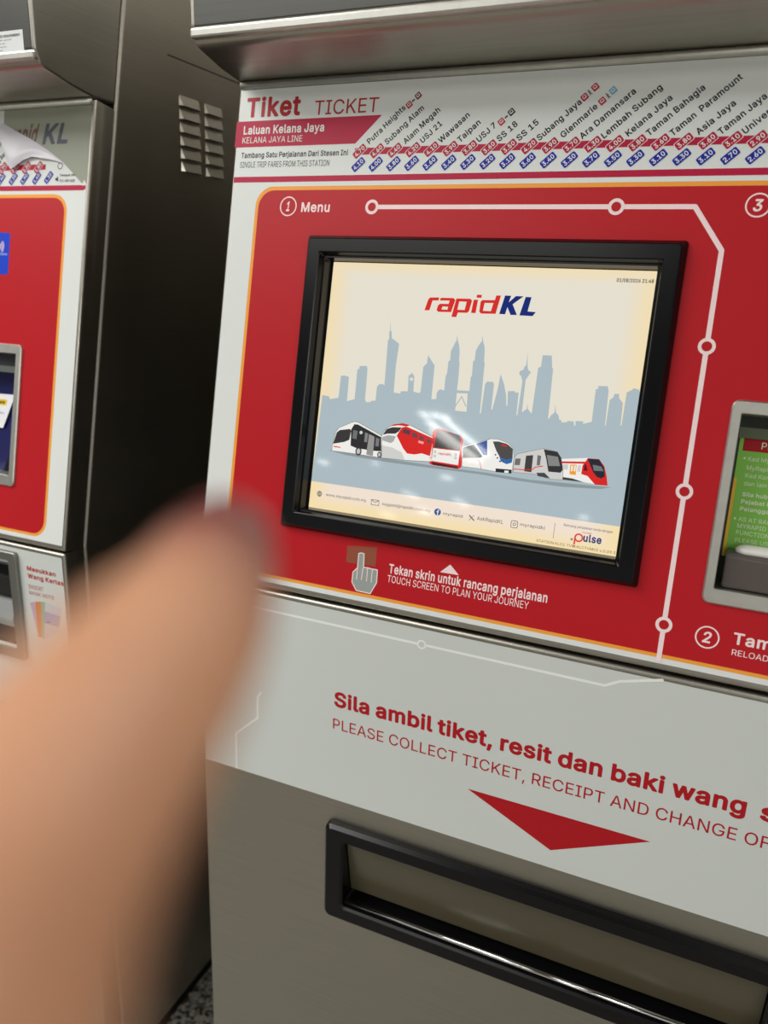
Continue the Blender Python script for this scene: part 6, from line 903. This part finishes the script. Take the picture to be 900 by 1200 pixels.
        card = p.build('bank_card_notice', root)
        p = Print(up, -0.0300); p.poly([(0.560, q[4][1]), (q[4][0] + 0.0005, q[4][1]), (q[4][0] + 0.0015, q[4][1] + 0.0085), (0.560, q[4][1] + 0.0085)], ink(240, 200, 60), 1)
        p.text('Bank', q[4][0] - 0.0165, q[4][1] + 0.002, 0.0150, 0.0050, 0, LETTER_BLACK, 22, 2)
        p.text('contactless', q[4][0] - 0.0260, q[4][1] - 0.0120, 0.0235, 0.0032, 0, ink(120, 120, 150), 0, 1)
        p.build('notice_lettering', card)
# ------------------------------------------------------------------ display artwork
def screen_art(scr):
    SU0, SV0, SU1, SV1 = 0.0277, 0.1037, 0.3756, 0.3824
    def clampp(pts): return [(min(max(u, SU0), SU1), min(max(v, SV0), SV1)) for u, v in pts]
    # lit background: an LCD whose edges leak a warmer light
    def lcd(name, c, edge):
        m = bpy.data.materials.new(name); m.use_nodes = True; nt = m.node_tree; p = nt.nodes['Principled BSDF']
        p.inputs['Base Color'].default_value = (0.004, 0.004, 0.004, 1); p.inputs['Roughness'].default_value = 0.04
        tc = nt.nodes.new('ShaderNodeTexCoord'); sp = nt.nodes.new('ShaderNodeSeparateXYZ'); nt.links.new(tc.outputs['Object'], sp.inputs[0])
        def edge_fac(out, a, b, w):
            r1 = nt.nodes.new('ShaderNodeMapRange'); r1.interpolation_type = 'SMOOTHSTEP'
            r1.inputs['From Min'].default_value = a; r1.inputs['From Max'].default_value = a + w; r1.inputs['To Min'].default_value = 1; r1.inputs['To Max'].default_value = 0
            nt.links.new(out, r1.inputs['Value'])
            r2 = nt.nodes.new('ShaderNodeMapRange'); r2.interpolation_type = 'SMOOTHSTEP'
            r2.inputs['From Min'].default_value = b - w; r2.inputs['From Max'].default_value = b
            nt.links.new(out, r2.inputs['Value'])
            mx = nt.nodes.new('ShaderNodeMath'); mx.operation = 'MAXIMUM'; nt.links.new(r1.outputs[0], mx.inputs[0]); nt.links.new(r2.outputs[0], mx.inputs[1])
            return mx.outputs[0]
        fx = edge_fac(sp.outputs['X'], SU0 - XC, SU1 - XC - 0.0, 0.032)
        fz = edge_fac(sp.outputs['Z'], up(0, SV0).z, up(0, SV1).z, 0.020)
        mx = nt.nodes.new('ShaderNodeMath'); mx.operation = 'MAXIMUM'; nt.links.new(fx, mx.inputs[0]); nt.links.new(fz, mx.inputs[1])
        mc = nt.nodes.new('ShaderNodeMix'); mc.data_type = 'RGBA'; mc.inputs['A'].default_value = c; mc.inputs['B'].default_value = edge
        nt.links.new(mx.outputs[0], mc.inputs['Factor']); nt.links.new(mc.outputs['Result'], p.inputs['Emission Color'])
        p.inputs['Emission Strength'].default_value = SCREEN_GAIN
        return m
    OFF = -0.0101
    p = Print(up, OFF); p.poly([(SU0, SV0), (SU1, SV0), (SU1, SV1), (SU0, SV1)], lcd('display_cream', rgb(229, 223, 208), rgb(240, 221, 180)), 0); p.build('display_background', scr)
    FT = 0.1352
    SKY = em(170, 186, 192)
    p = Print(up, OFF)
    p.poly(clampp(D['sky'] + [(SU1, D['sky'][-1][1] - 0.01), (SU1, FT), (SU0, FT)]), SKY, 1, [D['bridge']])
    b = D['bridge']; cx = (b[0][0] + b[1][0]) / 2
    p.line([(b[0][0], b[0][1] - 0.014), (cx, b[0][1] - 0.003), (b[1][0], b[1][1] - 0.014)], 0.0011, SKY, 2)
    p.poly(circ(D['clock'][0][0], D['clock'][0][1], 0.0019, 14), em(228, 222, 206), 2)
    p.build('skyline_picture', scr)
    p = Print(up, OFF); p.poly([(SU0, SV0), (SU1, SV0), (SU1, FT), (SU0, FT)], lcd('display_footer', rgb(240, 224, 208), rgb(244, 222, 172)), 2); foot = p.build('footer_band', scr)
    # rapidKL logo
    lr, lb = em(212, 46, 42), em(24, 42, 116)
    p = Print(up, OFF)
    for k, m in (('r', lr), ('a', lr), ('p', lr), ('i', lr), ('idot', lr), ('d', lr), ('K', lb), ('L', lb)):
        q = D['logo_' + k]; p.poly(q[0], m, 3, [x for x in q[1:] if len(x) > 2])
    p.build('operator_logo', scr)
    p = Print(up, OFF); TT(p, 'date', em(48, 44, 40), 12, 3); p.build('clock_lettering', scr)
    # vehicles
    wh, lg, dk, gr, rd = em(238, 236, 230), em(204, 204, 200), em(58, 56, 56), em(140, 140, 140), em(214, 40, 38)
    def pic(name, items):
        p = Print(up, OFF); ly = 4
        for k, m in items:
            p.poly(clampp(D['v_' + k]), m, ly); ly += 1
        return p
    p = Print(up, OFF); p.poly(clampp(D['v_ground']), em(140, 152, 156), 3); p.build('ground_strip', scr)
    p = pic('bus', [('bus_body', wh), ('bus_front', dk), ('bus_side', em(48, 48, 48)), ('bus_win1', em(112, 112, 116)), ('bus_win2', em(130, 130, 130)), ('bus_door', em(150, 148, 146)), ('bus_win3', em(120, 120, 124)), ('bus_text', rd)])
    for (u, v), r in zip(D['v_bus_w'][:2], (0.0038, 0.0026)): p.poly(circ(u, v, r * 1.0, 18, 1.25), dk, 12); p.poly(circ(u, v, r * 0.62, 14, 1.3), em(190, 190, 190), 13)
    p.poly(circ(*D['v_bus_w'][2], 0.0019, 14), em(196, 220, 206), 13)
    p.line(D['v_bus_body'], 0.0004, dk, 5, True)
    p.build('bus_picture', scr)
    p = pic('mono', [('mono_white', wh), ('mono_grey', em(206, 206, 202)), ('mono_red', rd), ('mono_top', rd), ('mono_win', em(60, 58, 58)), ('mono_light', em(168, 170, 170)), ('mono_w1', em(92, 60, 70)), ('mono_w2', em(120, 66, 74)), ('mono_w3', em(120, 66, 74)), ('mono_w4', em(120, 66, 74)), ('mono_sign', em(240, 160, 150))])
    p.line(D['v_mono_white'], 0.0004, dk, 5, True); p.build('monorail_picture', scr)
    p = pic('mrt', [('mrt_body', wh), ('mrt_win', em(86, 94, 92)), ('mrt_blue', em(44, 82, 150)), ('mrt_blue2', em(44, 82, 150)), ('mrt_front', em(78, 76, 74)), ('mrt_trim', em(50, 104, 168)), ('mrt_led', rd), ('mrt_bottom', em(44, 44, 44)), ('mrt_number', wh)])
    for u, v in D['v_mrt_dots']: p.poly(circ(u, v, 0.0009, 10), em(60, 60, 64), 12)
    p.line(D['v_mrt_curve'], 0.0006, em(214, 110, 108), 12); p.line(D['v_mrt_body'], 0.0004, em(110, 110, 110), 5, True)
    p.build('white_train_picture', scr)
    p = pic('lrt', [('lrt_red', rd), ('lrt_win', em(64, 62, 62)), ('lrt_white', wh), ('lrt_dark', em(44, 40, 40))])
    for u, v in D['v_lrt_lights']: p.ring(u, v, 0.0008, 0.0014, em(150, 150, 150), 14, 12)
    TT(p, 'lrt_text', rd, 20, 14); p.build('metro_picture', scr)
    p = pic('ets', [('ets_body', wh), ('ets_red', rd), ('ets_win', em(40, 42, 50)), ('ets_glass', em(112, 116, 120)), ('ets_roof', rd), ('ets_door', em(238, 160, 48)), ('ets_dw1', wh), ('ets_dw2', wh), ('ets_w1', lg), ('ets_w2', lg), ('ets_w3', em(90, 24, 34)), ('ets_dark', em(64, 64, 66))])
    p.build('red_train_picture', scr)
    p = pic('sil', [('sil_body', em(206, 204, 200)), ('sil_front', em(52, 52, 54)), ('sil_glass', em(132, 132, 130)), ('sil_w1', em(110, 110, 110)), ('sil_door', em(66, 64, 62)), ('sil_w2', em(110, 112, 112)), ('sil_under', em(70, 70, 70))])
    p.line(D['v_sil_line'], 0.0009, rd, 12); p.line(D['v_sil_body'], 0.0004, em(120, 120, 120), 5, True); p.build('silver_train_picture', scr)
    # footer line
    tx = em(62, 62, 78)
    p = Print(up, OFF)
    for k in ('f1', 'f2', 'f3', 'f4', 'f5'): TT(p, k, tx, 4, 4)
    TT(p, 'f6', tx, 0, 4, shear=0.2); TT(p, 'f7', em(210, 80, 70), 10, 4); TT(p, 'f8', em(58, 66, 116), 34, 4); TT(p, 'f9', em(72, 68, 66), 0, 4)
    p.build('footer_lettering', foot)
    p = Print(up, OFF); ic = em(70, 74, 92)
    u, v = D['f_globe']; p.ring(u, v, 0.0026, 0.0032, ic, 4); p.line([(u - 0.003, v), (u + 0.003, v)], 0.0005, ic, 4); p.line([(u, v - 0.003), (u, v + 0.003)], 0.0005, ic, 4)
    p.line([(u - 0.0025, v + 0.0015), (u + 0.0025, v + 0.0015)], 0.0004, ic, 4); p.line([(u - 0.0025, v - 0.0015), (u + 0.0025, v - 0.0015)], 0.0004, ic, 4); p.ring(u, v, 0.0012, 0.0016, ic, 4, 16, 1.9)
    p.build('globe_icon', foot); p = Print(up, OFF)
    e = D['f_env']; p.line(e, 0.0006, ic, 4, True); m_ = ((e[0][0] + e[1][0]) / 2, (e[0][1] + e[2][1]) / 2); p.line([e[0], m_, e[1]], 0.0006, ic, 4)
    p.build('envelope_icon', foot); p = Print(up, OFF)
    u, v = D['f_fb']; p.poly(circ(u, v, 0.0038), em(48, 84, 150), 4); p.line([(u + 0.0017, v + 0.0024), (u + 0.0003, v + 0.0020), (u + 0.0002, v - 0.0036)], 0.0010, em(240, 230, 214), 5); p.line([(u - 0.0012, v + 0.0002), (u + 0.0015, v + 0.0002)], 0.0009, em(240, 230, 214), 5)
    p.build('round_social_icon', foot); p = Print(up, OFF)
    q = D['f_x']; p.line([q[0], q[1]], 0.0011, ic, 4); p.line([q[2], q[3]], 0.0005, ic, 4)
    p.build('cross_social_icon', foot); p = Print(up, OFF)
    u, v = D['f_ig']; p.line(rrect(u - 0.0034, v - 0.0036, u + 0.0034, v + 0.0036, 0.0012, 3), 0.0006, ic, 4, True); p.ring(u, v, 0.0011, 0.0017, ic, 4); p.poly(circ(u + 0.002, v + 0.0021, 0.0004, 8), ic, 4)
    p.build('camera_social_icon', foot); p = Print(up, OFF)
    q = D['f_div']; p.line([(q[0][0], q[0][1]), (q[0][0], q[1][1])], 0.0006, em(150, 140, 140), 4)
    p.build('divider_line', foot); p = Print(up, OFF)
    q = D['f_P']; rp = em(222, 78, 68); u = (q[0][0] + q[2][0]) / 2 + 0.0012; v = q[2][1]
    p.ring(u, v, 0.0028, 0.0045, rp, 4); p.line([(u - 0.0037, v - 0.0075), (u - 0.0037, v)], 0.0017, rp, 4); p.ring(u - 0.0068, v - 0.0026, 0.0004, 0.0012, em(90, 90, 130), 4, 12); p.poly(circ(u - 0.0037, v - 0.009, 0.0007, 10), rp, 4)
    p.build('journey_planner_logo', foot)

# ------------------------------------------------------------------ far machine only
def left_header(root, head):
    p = Print(up, 0.0002); p.poly([(0.55, 0.474), (ER - 0.0035, 0.474), (ER - 0.0035, 0.569), (0.55, 0.569)], ink(158, 162, 146, 0.32), 0)
    old = p.build('old_header_sheet', root)
    p = Print(up, 0.0002)
    s, u, v, L, h, a = T['L_kl']; p.text('KL', u - 0.004, v, L + 0.001, h, 0, ink(92, 96, 108), 34, 0.5, shear=0.22)
    s, u, v, L, h, a = T['L_rapid']; p.text('rapid', u - 0.010, v, L - 0.001, h, 0, ink(124, 96, 86), 34, 0.5, shear=0.22)
    p.build('faded_logo', old)
    p = Print(up, 0.0004); p.poly([(EL + 0.0035, 0.4666), (0.744, 0.4664), (0.7475, 0.4685), (0.7470, 0.4725), (0.742, 0.4722), (0.7395, 0.4728), (EL + 0.0035, 0.4729)], CRIMSON, 1); p.build('red_rule', head)
    p = Print(up, 0.0004); A = math.radians(50); ca, sa = math.cos(A), math.sin(A)
    def rot(pts, u, v): return [(u + x * ca - y * sa, v + x * sa + y * ca) for x, y in pts]
    v1 = D['L_bar'][2][1]
    p.poly([(0.56, v1 - 0.002), (0.678, v1 - 0.002), (0.678, v1 + 0.0048), (0.56, v1 + 0.0048)], CRIMSON, 1)
    for i, (u, v) in enumerate(D['L_tags']):
        p.poly(rot(rrect(-0.0082, -0.0038, 0.0082, 0.0038, 0.0014, 3), u, v), BLUE, 3)
        q = rot([(-0.0064, -0.0023)], u, v)[0]; p.text(('2.40', '2.20', '1.90', '1.60', '1.30')[i], q[0], q[1], 0.0128, 0.0046, A, WHITE, 10, 4)
        if i < 4:
            p.poly(rot(rrect(-0.0088, -0.0044, 0.0088, 0.0044, 0.0014, 3), u + 0.002, v1 + 0.001), WHITE, 3); p.poly(rot(rrect(-0.0082, -0.0038, 0.0082, 0.0038, 0.0014, 3), u + 0.002, v1 + 0.001), CRIMSON, 4)
            q = rot([(-0.0064, -0.0023)], u + 0.002, v1 + 0.001)[0]; p.text(('2.90', '2.60', '2.30', '1.80')[i], q[0], q[1], 0.0128, 0.0046, A, WHITE, 10, 5)
    p.build('fare_lettering', head)
    p = Print(up, 0.0004); p.poly(D['L_tri'], LETTER_BLACK, 2); TT(p, 'L_t1', LETTER_BLACK, 14, 2); TT(p, 'L_t2', LETTER_BLACK, 0, 2)
    u, v = D['L_ring'][0]; p.ring(u, v, 0.0032, 0.0044, ink(120, 112, 112), 2)
    p.build('here_lettering', head)
    for (q, s) in ((D['L_st'][1], 'Dang Wangi'), (D['L_st'][3], 'Kampung Baru')):
        p = Print(up, 0.0004)
        L = 0.044; a = math.radians(46); p.text(s, q[0] - L * math.cos(a), q[1] - L * math.sin(a), L, 0.0062, a, LETTER_BLACK, 16, 2)
        p.build('station_lettering', head)
    # the sheet has come unstuck and curls over itself
    fl = D['L_flap']
    fold = [fl[0], fl[1], fl[2], fl[3], fl[4]]; free = [fl[11], fl[10], fl[9], fl[8], fl[7], fl[6], fl[5], fl[4]]
    def samp(pl, t):
        ls = [math.dist(pl[i], pl[i + 1]) for i in range(len(pl) - 1)]; d = t * sum(ls)
        for i, l in enumerate(ls):
            if d <= l or i == len(ls) - 1:
                k = min(1, d / l); return (pl[i][0] + (pl[i + 1][0] - pl[i][0]) * k, pl[i][1] + (pl[i + 1][1] - pl[i][1]) * k)
            d -= l
    bm = bmesh.new(); NU, NV = 28, 12; g = []
    for i in range(NU + 1):
        row = []
        for j in range(NV + 1):
            a, b = samp(fold, i / NU), samp(free, i / NU); t = j / NV
            u, v = a[0] + (b[0] - a[0]) * t, a[1] + (b[1] - a[1]) * t
            w = 1 - (i / NU) ** 2
            off = 0.0012 + 0.0065 * w * math.sin(math.pi * min(1, t * 0.62 + 0.02)) ** 1.0 + 0.0012 * w * math.sin(7 * t + 3.1 * i / NU * 3) * t
            row.append(bm.verts.new(up(u, v, off)))
        g.append(row)
    for i in range(NU):
        for j in range(NV): bm.faces.new((g[i][j], g[i + 1][j], g[i + 1][j + 1], g[i][j + 1]))
    bmesh.ops.recalc_face_normals(bm, faces=bm.faces[:])
    link_mesh('peeling_flap', bm, mat('film_back', rgb(226, 222, 230), 0.35, 0, 0.5), head, True)

def left_extras(root, front, low):
    # louvres on the side panel
    x = X1
    for (ya, yb) in ((0.2790, 0.3240), (0.3385, 0.3810)):
        for k in range(6):
            zt = ZS + 0.6030 - 0.01735 * k; zb = zt - 0.0135
            bm = bmesh.new()
            P = 0.0050
            t0, t1 = (x + 0.0002, ya, zt), (x + 0.0002, yb, zt); b0, b1 = (x + P, ya + 0.003, zb), (x + P, yb - 0.003, zb)
            c0, c1 = (x + 0.0002, ya - 0.001, zb), (x + 0.0002, yb + 0.001, zb)
            v = [bm.verts.new(q) for q in (t0, t1, b1, b0, c0, c1)]
            for ids in ((0, 1, 2, 3), (0, 3, 4), (1, 5, 2)): bm.faces.new([v[i] for i in ids])
            f = bm.faces.new((v[3], v[2], v[5], v[4])); f.material_index = 1
            bmesh.ops.recalc_face_normals(bm, faces=bm.faces[:])
            link_mesh('louver', bm, [STEEL_SIDE, BLACK_MATT], root)
    # joint in the side panel above the louvres
    bm = bmesh.new(); box(bm, (x - 0.001, 0.2570, ZS + 0.6475), (x + 0.0002, 0.47, ZS + 0.6492))
    link_mesh('panel_seam', bm, BLACK_MATT, root)
    # tag on the hood
    q = D['L_tag']
    bm = bmesh.new()
    y = 0.0212
    box(bm, (q[3][0] - 0.025 - XC, y - 0.0003, q[2][1] + ZS - 0.0005), (q[2][0] - XC, y + 0.001, q[1][1] + ZS))
    tg = link_mesh('asset_tag', bm, ink(232, 234, 236), root)
    fr = lambda u, v, off: Vector((u - XC, y - 0.0004 - off, v + ZS))
    p = Print(fr, 0.0); G = ink(70, 72, 84)
    x0, x1, zz = q[3][0] - 0.02, q[2][0] - 0.004, q[1][1] - 0.005
    p.text('APPROVED EQUIPMENT', x0, zz - 0.0014, x1 - x0, 0.0027, 0, G, 14, 1)
    for k, w in enumerate((0.9, 0.62, 0.66, 0.5)): p.text('serial and service record'[: 10 + 4 * k], x0 + 0.004, zz - 0.0046 - 0.0034 * k, (x1 - x0) * w * 0.7, 0.0013, 0, G, 0, 1)
    p.build('tag_lettering', tg)
    # blue contactless sticker
    p = Print(up, 0.0004)
    p.poly(rrect(0.575, 0.3583, 0.6232, 0.4127, 0.003, 3), ink(26, 66, 200), 3); bs = p.build('contactless_sticker', front)
    p = Print(up, 0.0004); u, v = D['L_waves'][0]
    for r in (0.0050, 0.0078, 0.0106):
        p.line([(u - 0.0075 + r * math.cos(t), v + r * math.sin(t)) for t in [math.radians(-42 + 84 * i / 8) for i in range(9)]], 0.0013, PINKW, 4)
    p.text('contactless', 0.5900, 0.3835, 0.0300, 0.0034, 0, ink(190, 206, 250), 0, 4)
    p.build('sticker_lettering', bs)
    # bank note acceptor
    bm = bmesh.new(); o = (0.5250, -0.1740, 0.6688, -0.0118)
    ring_loft(lo, [(*o, 0.0003, 0.003), (o[0], o[1], o[2], o[3], 0.0055, 0.003), (o[0] + 0.001, o[1] + 0.001, o[2] - 0.001, o[3] - 0.001, 0.0065, 0.003), (o[0] + 0.0135, o[1] + 0.0135, o[2] - 0.0135, o[3] - 0.012, 0.0065, 0.002), (o[0] + 0.0145, o[1] + 0.0145, o[2] - 0.0145, o[3] - 0.013, -0.0295, 0.002)], 0, bm)
    nf = link_mesh('note_frame', bm, steel('dull_zinc', (0.30, 0.30, 0.28, 1), 0.45, (60, 60, 60), 0.02), root)
    i0, j0, i1, j1 = o[0] + 0.0145, o[1] + 0.0145, o[2] - 0.0145, o[3] - 0.013
    bm = bmesh.new(); bm.faces.new([bm.verts.new(lo(u, v, -0.0294)) for u, v in ((i0, j0), (i1, j0), (i1, j1), (i0, j1))]); link_mesh('note_backplate', bm, mat('pale_grey_plastic', rgb(150, 152, 150), 0.4), root)
    def wedge(nm, m, pts, ua, ub):
        bm = bmesh.new(); a = [bm.verts.new(lo(ua, v, off)) for v, off in pts]; b = [bm.verts.new(lo(ub, v, off)) for v, off in pts]
        bm.faces.new(a); bm.faces.new(b[::-1])
        for i in range(len(pts)): bm.faces.new((a[i], b[i], b[(i + 1) % len(pts)], a[(i + 1) % len(pts)]))
        bmesh.ops.recalc_face_normals(bm, faces=bm.faces[:]); bmesh.ops.bevel(bm, geom=bm.edges[:], offset=0.0012, segments=2, affect='EDGES'); return link_mesh(nm, bm, m, root)
    wedge('note_mouth', mat('note_mouth_black', rgb(26, 26, 26), 0.3), [(-0.0490, -0.029), (-0.0540, -0.006), (-0.0840, -0.004), (-0.0870, -0.029)], i0 + 0.002, i1 - 0.001)
    wedge('note_tray', mat('note_tray_grey', rgb(150, 152, 150), 0.32), [(-0.0880, -0.029), (-0.0900, -0.002), (-0.1150, 0.006), (-0.1260, 0.004), (-0.1300, -0.029)], i0 + 0.001, i1 - 0.001)
    wedge('note_sill', mat('note_sill_dark', rgb(40, 40, 40), 0.4), [(-0.1320, -0.029), (-0.1340, -0.012), (-0.1560, -0.006), (-0.1580, -0.029)], i0 + 0.001, i1 - 0.001)

near_machine = build_machine('ticket_machine', 'stainless steel ticket machine with red front and a lit touch screen showing a city skyline', (XC, 0, 0), False)
far_machine = build_machine('ticket_machine', 'stainless steel ticket machine with a peeling header sheet, louvered side panel and bank note slot', (XC - 1.0722, -0.0065, -0.0068), True)

# ------------------------------------------------------------------ person: hand pointing just in front of the lens
def camp(x, y, z): return CAM_POS + CR * x + CD * y + CF * z
def skin_material():
    m = bpy.data.materials.new('skin'); m.use_nodes = True; nt = m.node_tree; p = nt.nodes['Principled BSDF']
    n = nt.nodes.new('ShaderNodeTexNoise'); n.inputs['Scale'].default_value = 60
    tc = nt.nodes.new('ShaderNodeTexCoord'); nt.links.new(tc.outputs['Object'], n.inputs['Vector'])
    mx = nt.nodes.new('ShaderNodeMix'); mx.data_type = 'RGBA'; mx.inputs['A'].default_value = rgb(192, 136, 102); mx.inputs['B'].default_value = rgb(212, 158, 122)
    nt.links.new(n.outputs['Fac'], mx.inputs['Factor']); nt.links.new(mx.outputs['Result'], p.inputs['Base Color'])
    # redder index fingertip, with the shade at its end painted in as darker skin
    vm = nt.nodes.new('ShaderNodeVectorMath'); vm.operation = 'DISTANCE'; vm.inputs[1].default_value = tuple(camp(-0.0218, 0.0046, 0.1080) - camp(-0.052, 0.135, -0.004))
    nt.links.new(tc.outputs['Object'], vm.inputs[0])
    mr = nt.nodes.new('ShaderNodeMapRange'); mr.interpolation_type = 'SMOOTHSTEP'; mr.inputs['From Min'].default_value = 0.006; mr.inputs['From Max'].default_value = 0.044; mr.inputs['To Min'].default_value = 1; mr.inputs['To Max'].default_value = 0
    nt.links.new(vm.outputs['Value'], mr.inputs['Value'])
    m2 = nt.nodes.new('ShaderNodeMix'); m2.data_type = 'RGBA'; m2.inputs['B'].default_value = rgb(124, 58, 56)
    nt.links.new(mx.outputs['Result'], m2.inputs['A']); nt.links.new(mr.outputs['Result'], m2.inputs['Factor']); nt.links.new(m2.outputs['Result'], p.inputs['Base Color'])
    p.inputs['Roughness'].default_value = 0.55
    p.inputs['Subsurface Weight'].default_value = 0.25; p.inputs['Subsurface Radius'].default_value = (0.006, 0.0025, 0.0015); p.inputs['Subsurface Scale'].default_value = 1.0
    return m
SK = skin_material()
base = camp(-0.052, 0.135, -0.004)
hb = bmesh.new()
def limb(pts):
    """tapering capsules from joint to joint; all of them are fused into one skin below"""
    for (x0, y0, z0, r0), (x1, y1, z1, r1) in zip(pts, pts[1:]):
        A = camp(x0, y0, z0) - base; B = camp(x1, y1, z1) - base
        d = (B - A); L = d.length; d.normalize()
        s = d.orthogonal().normalized(); w = d.cross(s); n = 20
        prof = [(-r0 * math.cos(t), r0 * math.sin(t)) for t in [math.pi / 2 * k / 6 for k in range(1, 7)]] + [(L + r1 * math.sin(t), r1 * math.cos(t)) for t in [math.pi / 2 * k / 6 for k in range(0, 6)]]
        rings = [[hb.verts.new(A + d * q + (s * math.cos(2 * math.pi * i / n) + w * math.sin(2 * math.pi * i / n)) * r) for i in range(n)] for q, r in prof]
        for R0, R1 in zip(rings, rings[1:]):
            for i in range(n): hb.faces.new((R0[i], R0[(i + 1) % n], R1[(i + 1) % n], R1[i]))
        hb.faces.new(rings[0][::-1]); hb.faces.new(rings[-1])
MCP = [(-0.0262, 0.0315, 0.0450, 0.0106), (-0.0420, 0.0370, 0.0440, 0.0110), (-0.0590, 0.0450, 0.0390, 0.0105), (-0.0750, 0.0550, 0.0310, 0.0095)]
W1, W2 = (-0.046, 0.116, -0.005, 0.0175), (-0.064, 0.119, -0.009, 0.0165)
# index finger, stretched out
limb([MCP[0], (-0.0243, 0.0234, 0.0490, 0.0099), (-0.0222, 0.0184, 0.0570, 0.0094), (-0.0203, 0.0141, 0.0700, 0.0090), (-0.0205, 0.0119, 0.0830, 0.0087), (-0.0214, 0.0079, 0.0980, 0.0082), (-0.0218, 0.0046, 0.1080, 0.0071)])
# the other three, folded into the palm
limb([MCP[1], (-0.0500, 0.0640, 0.0780, 0.0092), (-0.0500, 0.0860, 0.0680, 0.0083), (-0.0480, 0.0920, 0.0500, 0.0072)])
limb([MCP[2], (-0.0670, 0.0740, 0.0700, 0.0087), (-0.0665, 0.0950, 0.0600, 0.0079), (-0.0640, 0.0990, 0.0430, 0.0069)])
limb([MCP[3], (-0.0825, 0.0810, 0.0540, 0.0077), (-0.0820, 0.0970, 0.0460, 0.0070), (-0.0790, 0.0990, 0.0330, 0.0061)])
# thumb, leaving the side of the palm and closing over the folded middle finger
limb([(-0.0420, 0.1040, 0.0030, 0.0150), (-0.0240, 0.0880, 0.0270, 0.0118), (-0.0230, 0.0850, 0.0560, 0.0096), (-0.0330, 0.0890, 0.0800, 0.0078)])
# palm and forearm
limb([W1, MCP[0]]); limb([W1, MCP[1]]); limb([W2, MCP[2]]); limb([W2, MCP[3]]); limb([MCP[0], MCP[1], MCP[2], MCP[3]]); limb([W1, W2])
mid = [((p[0] + W1[0]) / 2 - 0.004, (p[1] + W1[1]) / 2, (p[2] + W1[2]) / 2, 0.0135) for p in MCP]; limb(mid)
limb([W1, (-0.095, 0.300, -0.110, 0.030)]); limb([W2, (-0.105, 0.302, -0.114, 0.030)]); limb([(-0.070, 0.200, -0.055, 0.0255), (-0.115, 0.370, -0.155, 0.037)])
bmesh.ops.recalc_face_normals(hb, faces=hb.faces[:])
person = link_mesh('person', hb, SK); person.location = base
md = person.modifiers.new('fuse', 'REMESH'); md.mode = 'VOXEL'; md.voxel_size = 0.0011; md.use_smooth_shade = True
sm = person.modifiers.new('soften', 'SMOOTH'); sm.factor = 0.5; sm.iterations = 10
bpy.context.view_layer.update()
me2 = bpy.data.meshes.new_from_object(person.evaluated_get(bpy.context.evaluated_depsgraph_get()))
person.modifiers.clear(); person.data = me2
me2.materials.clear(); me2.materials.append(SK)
for p_ in me2.polygons: p_.use_smooth = True
tag(person, 'person reaching in with a bare outstretched index finger, pointing at the ticket machines', 'person')
# fingernail on the upper side of the last joint
bm = bmesh.new(); g = []
A0, A1 = camp(-0.0214, 0.0079, 0.0980), camp(-0.0219, 0.0044, 0.1100); ax = (A1 - A0).normalized()
upv = (-CD - CF * 0.25); upv = (upv - ax * upv.dot(ax)).normalized(); sd = ax.cross(upv)
for i in range(9):
    row = []
    for j in range(9):
        t = i / 8; th = math.radians(-52 + 104 * j / 8); r = 0.0085 - 0.0015 * t
        row.append(bm.verts.new(A0 + ax * (0.0005 + 0.0125 * t - 0.0022 * (abs(j - 4) / 4) ** 2 * (1 if t > 0.5 else -0.6)) + (upv * math.cos(th) + sd * math.sin(th)) * r - base))
    g.append(row)
for i in range(8):
    for j in range(8): bm.faces.new((g[i][j], g[i + 1][j], g[i + 1][j + 1], g[i][j + 1]))
bmesh.ops.recalc_face_normals(bm, faces=bm.faces[:])
nail = link_mesh('fingernail', bm, mat('nail', rgb(128, 62, 60), 0.3), person, True)
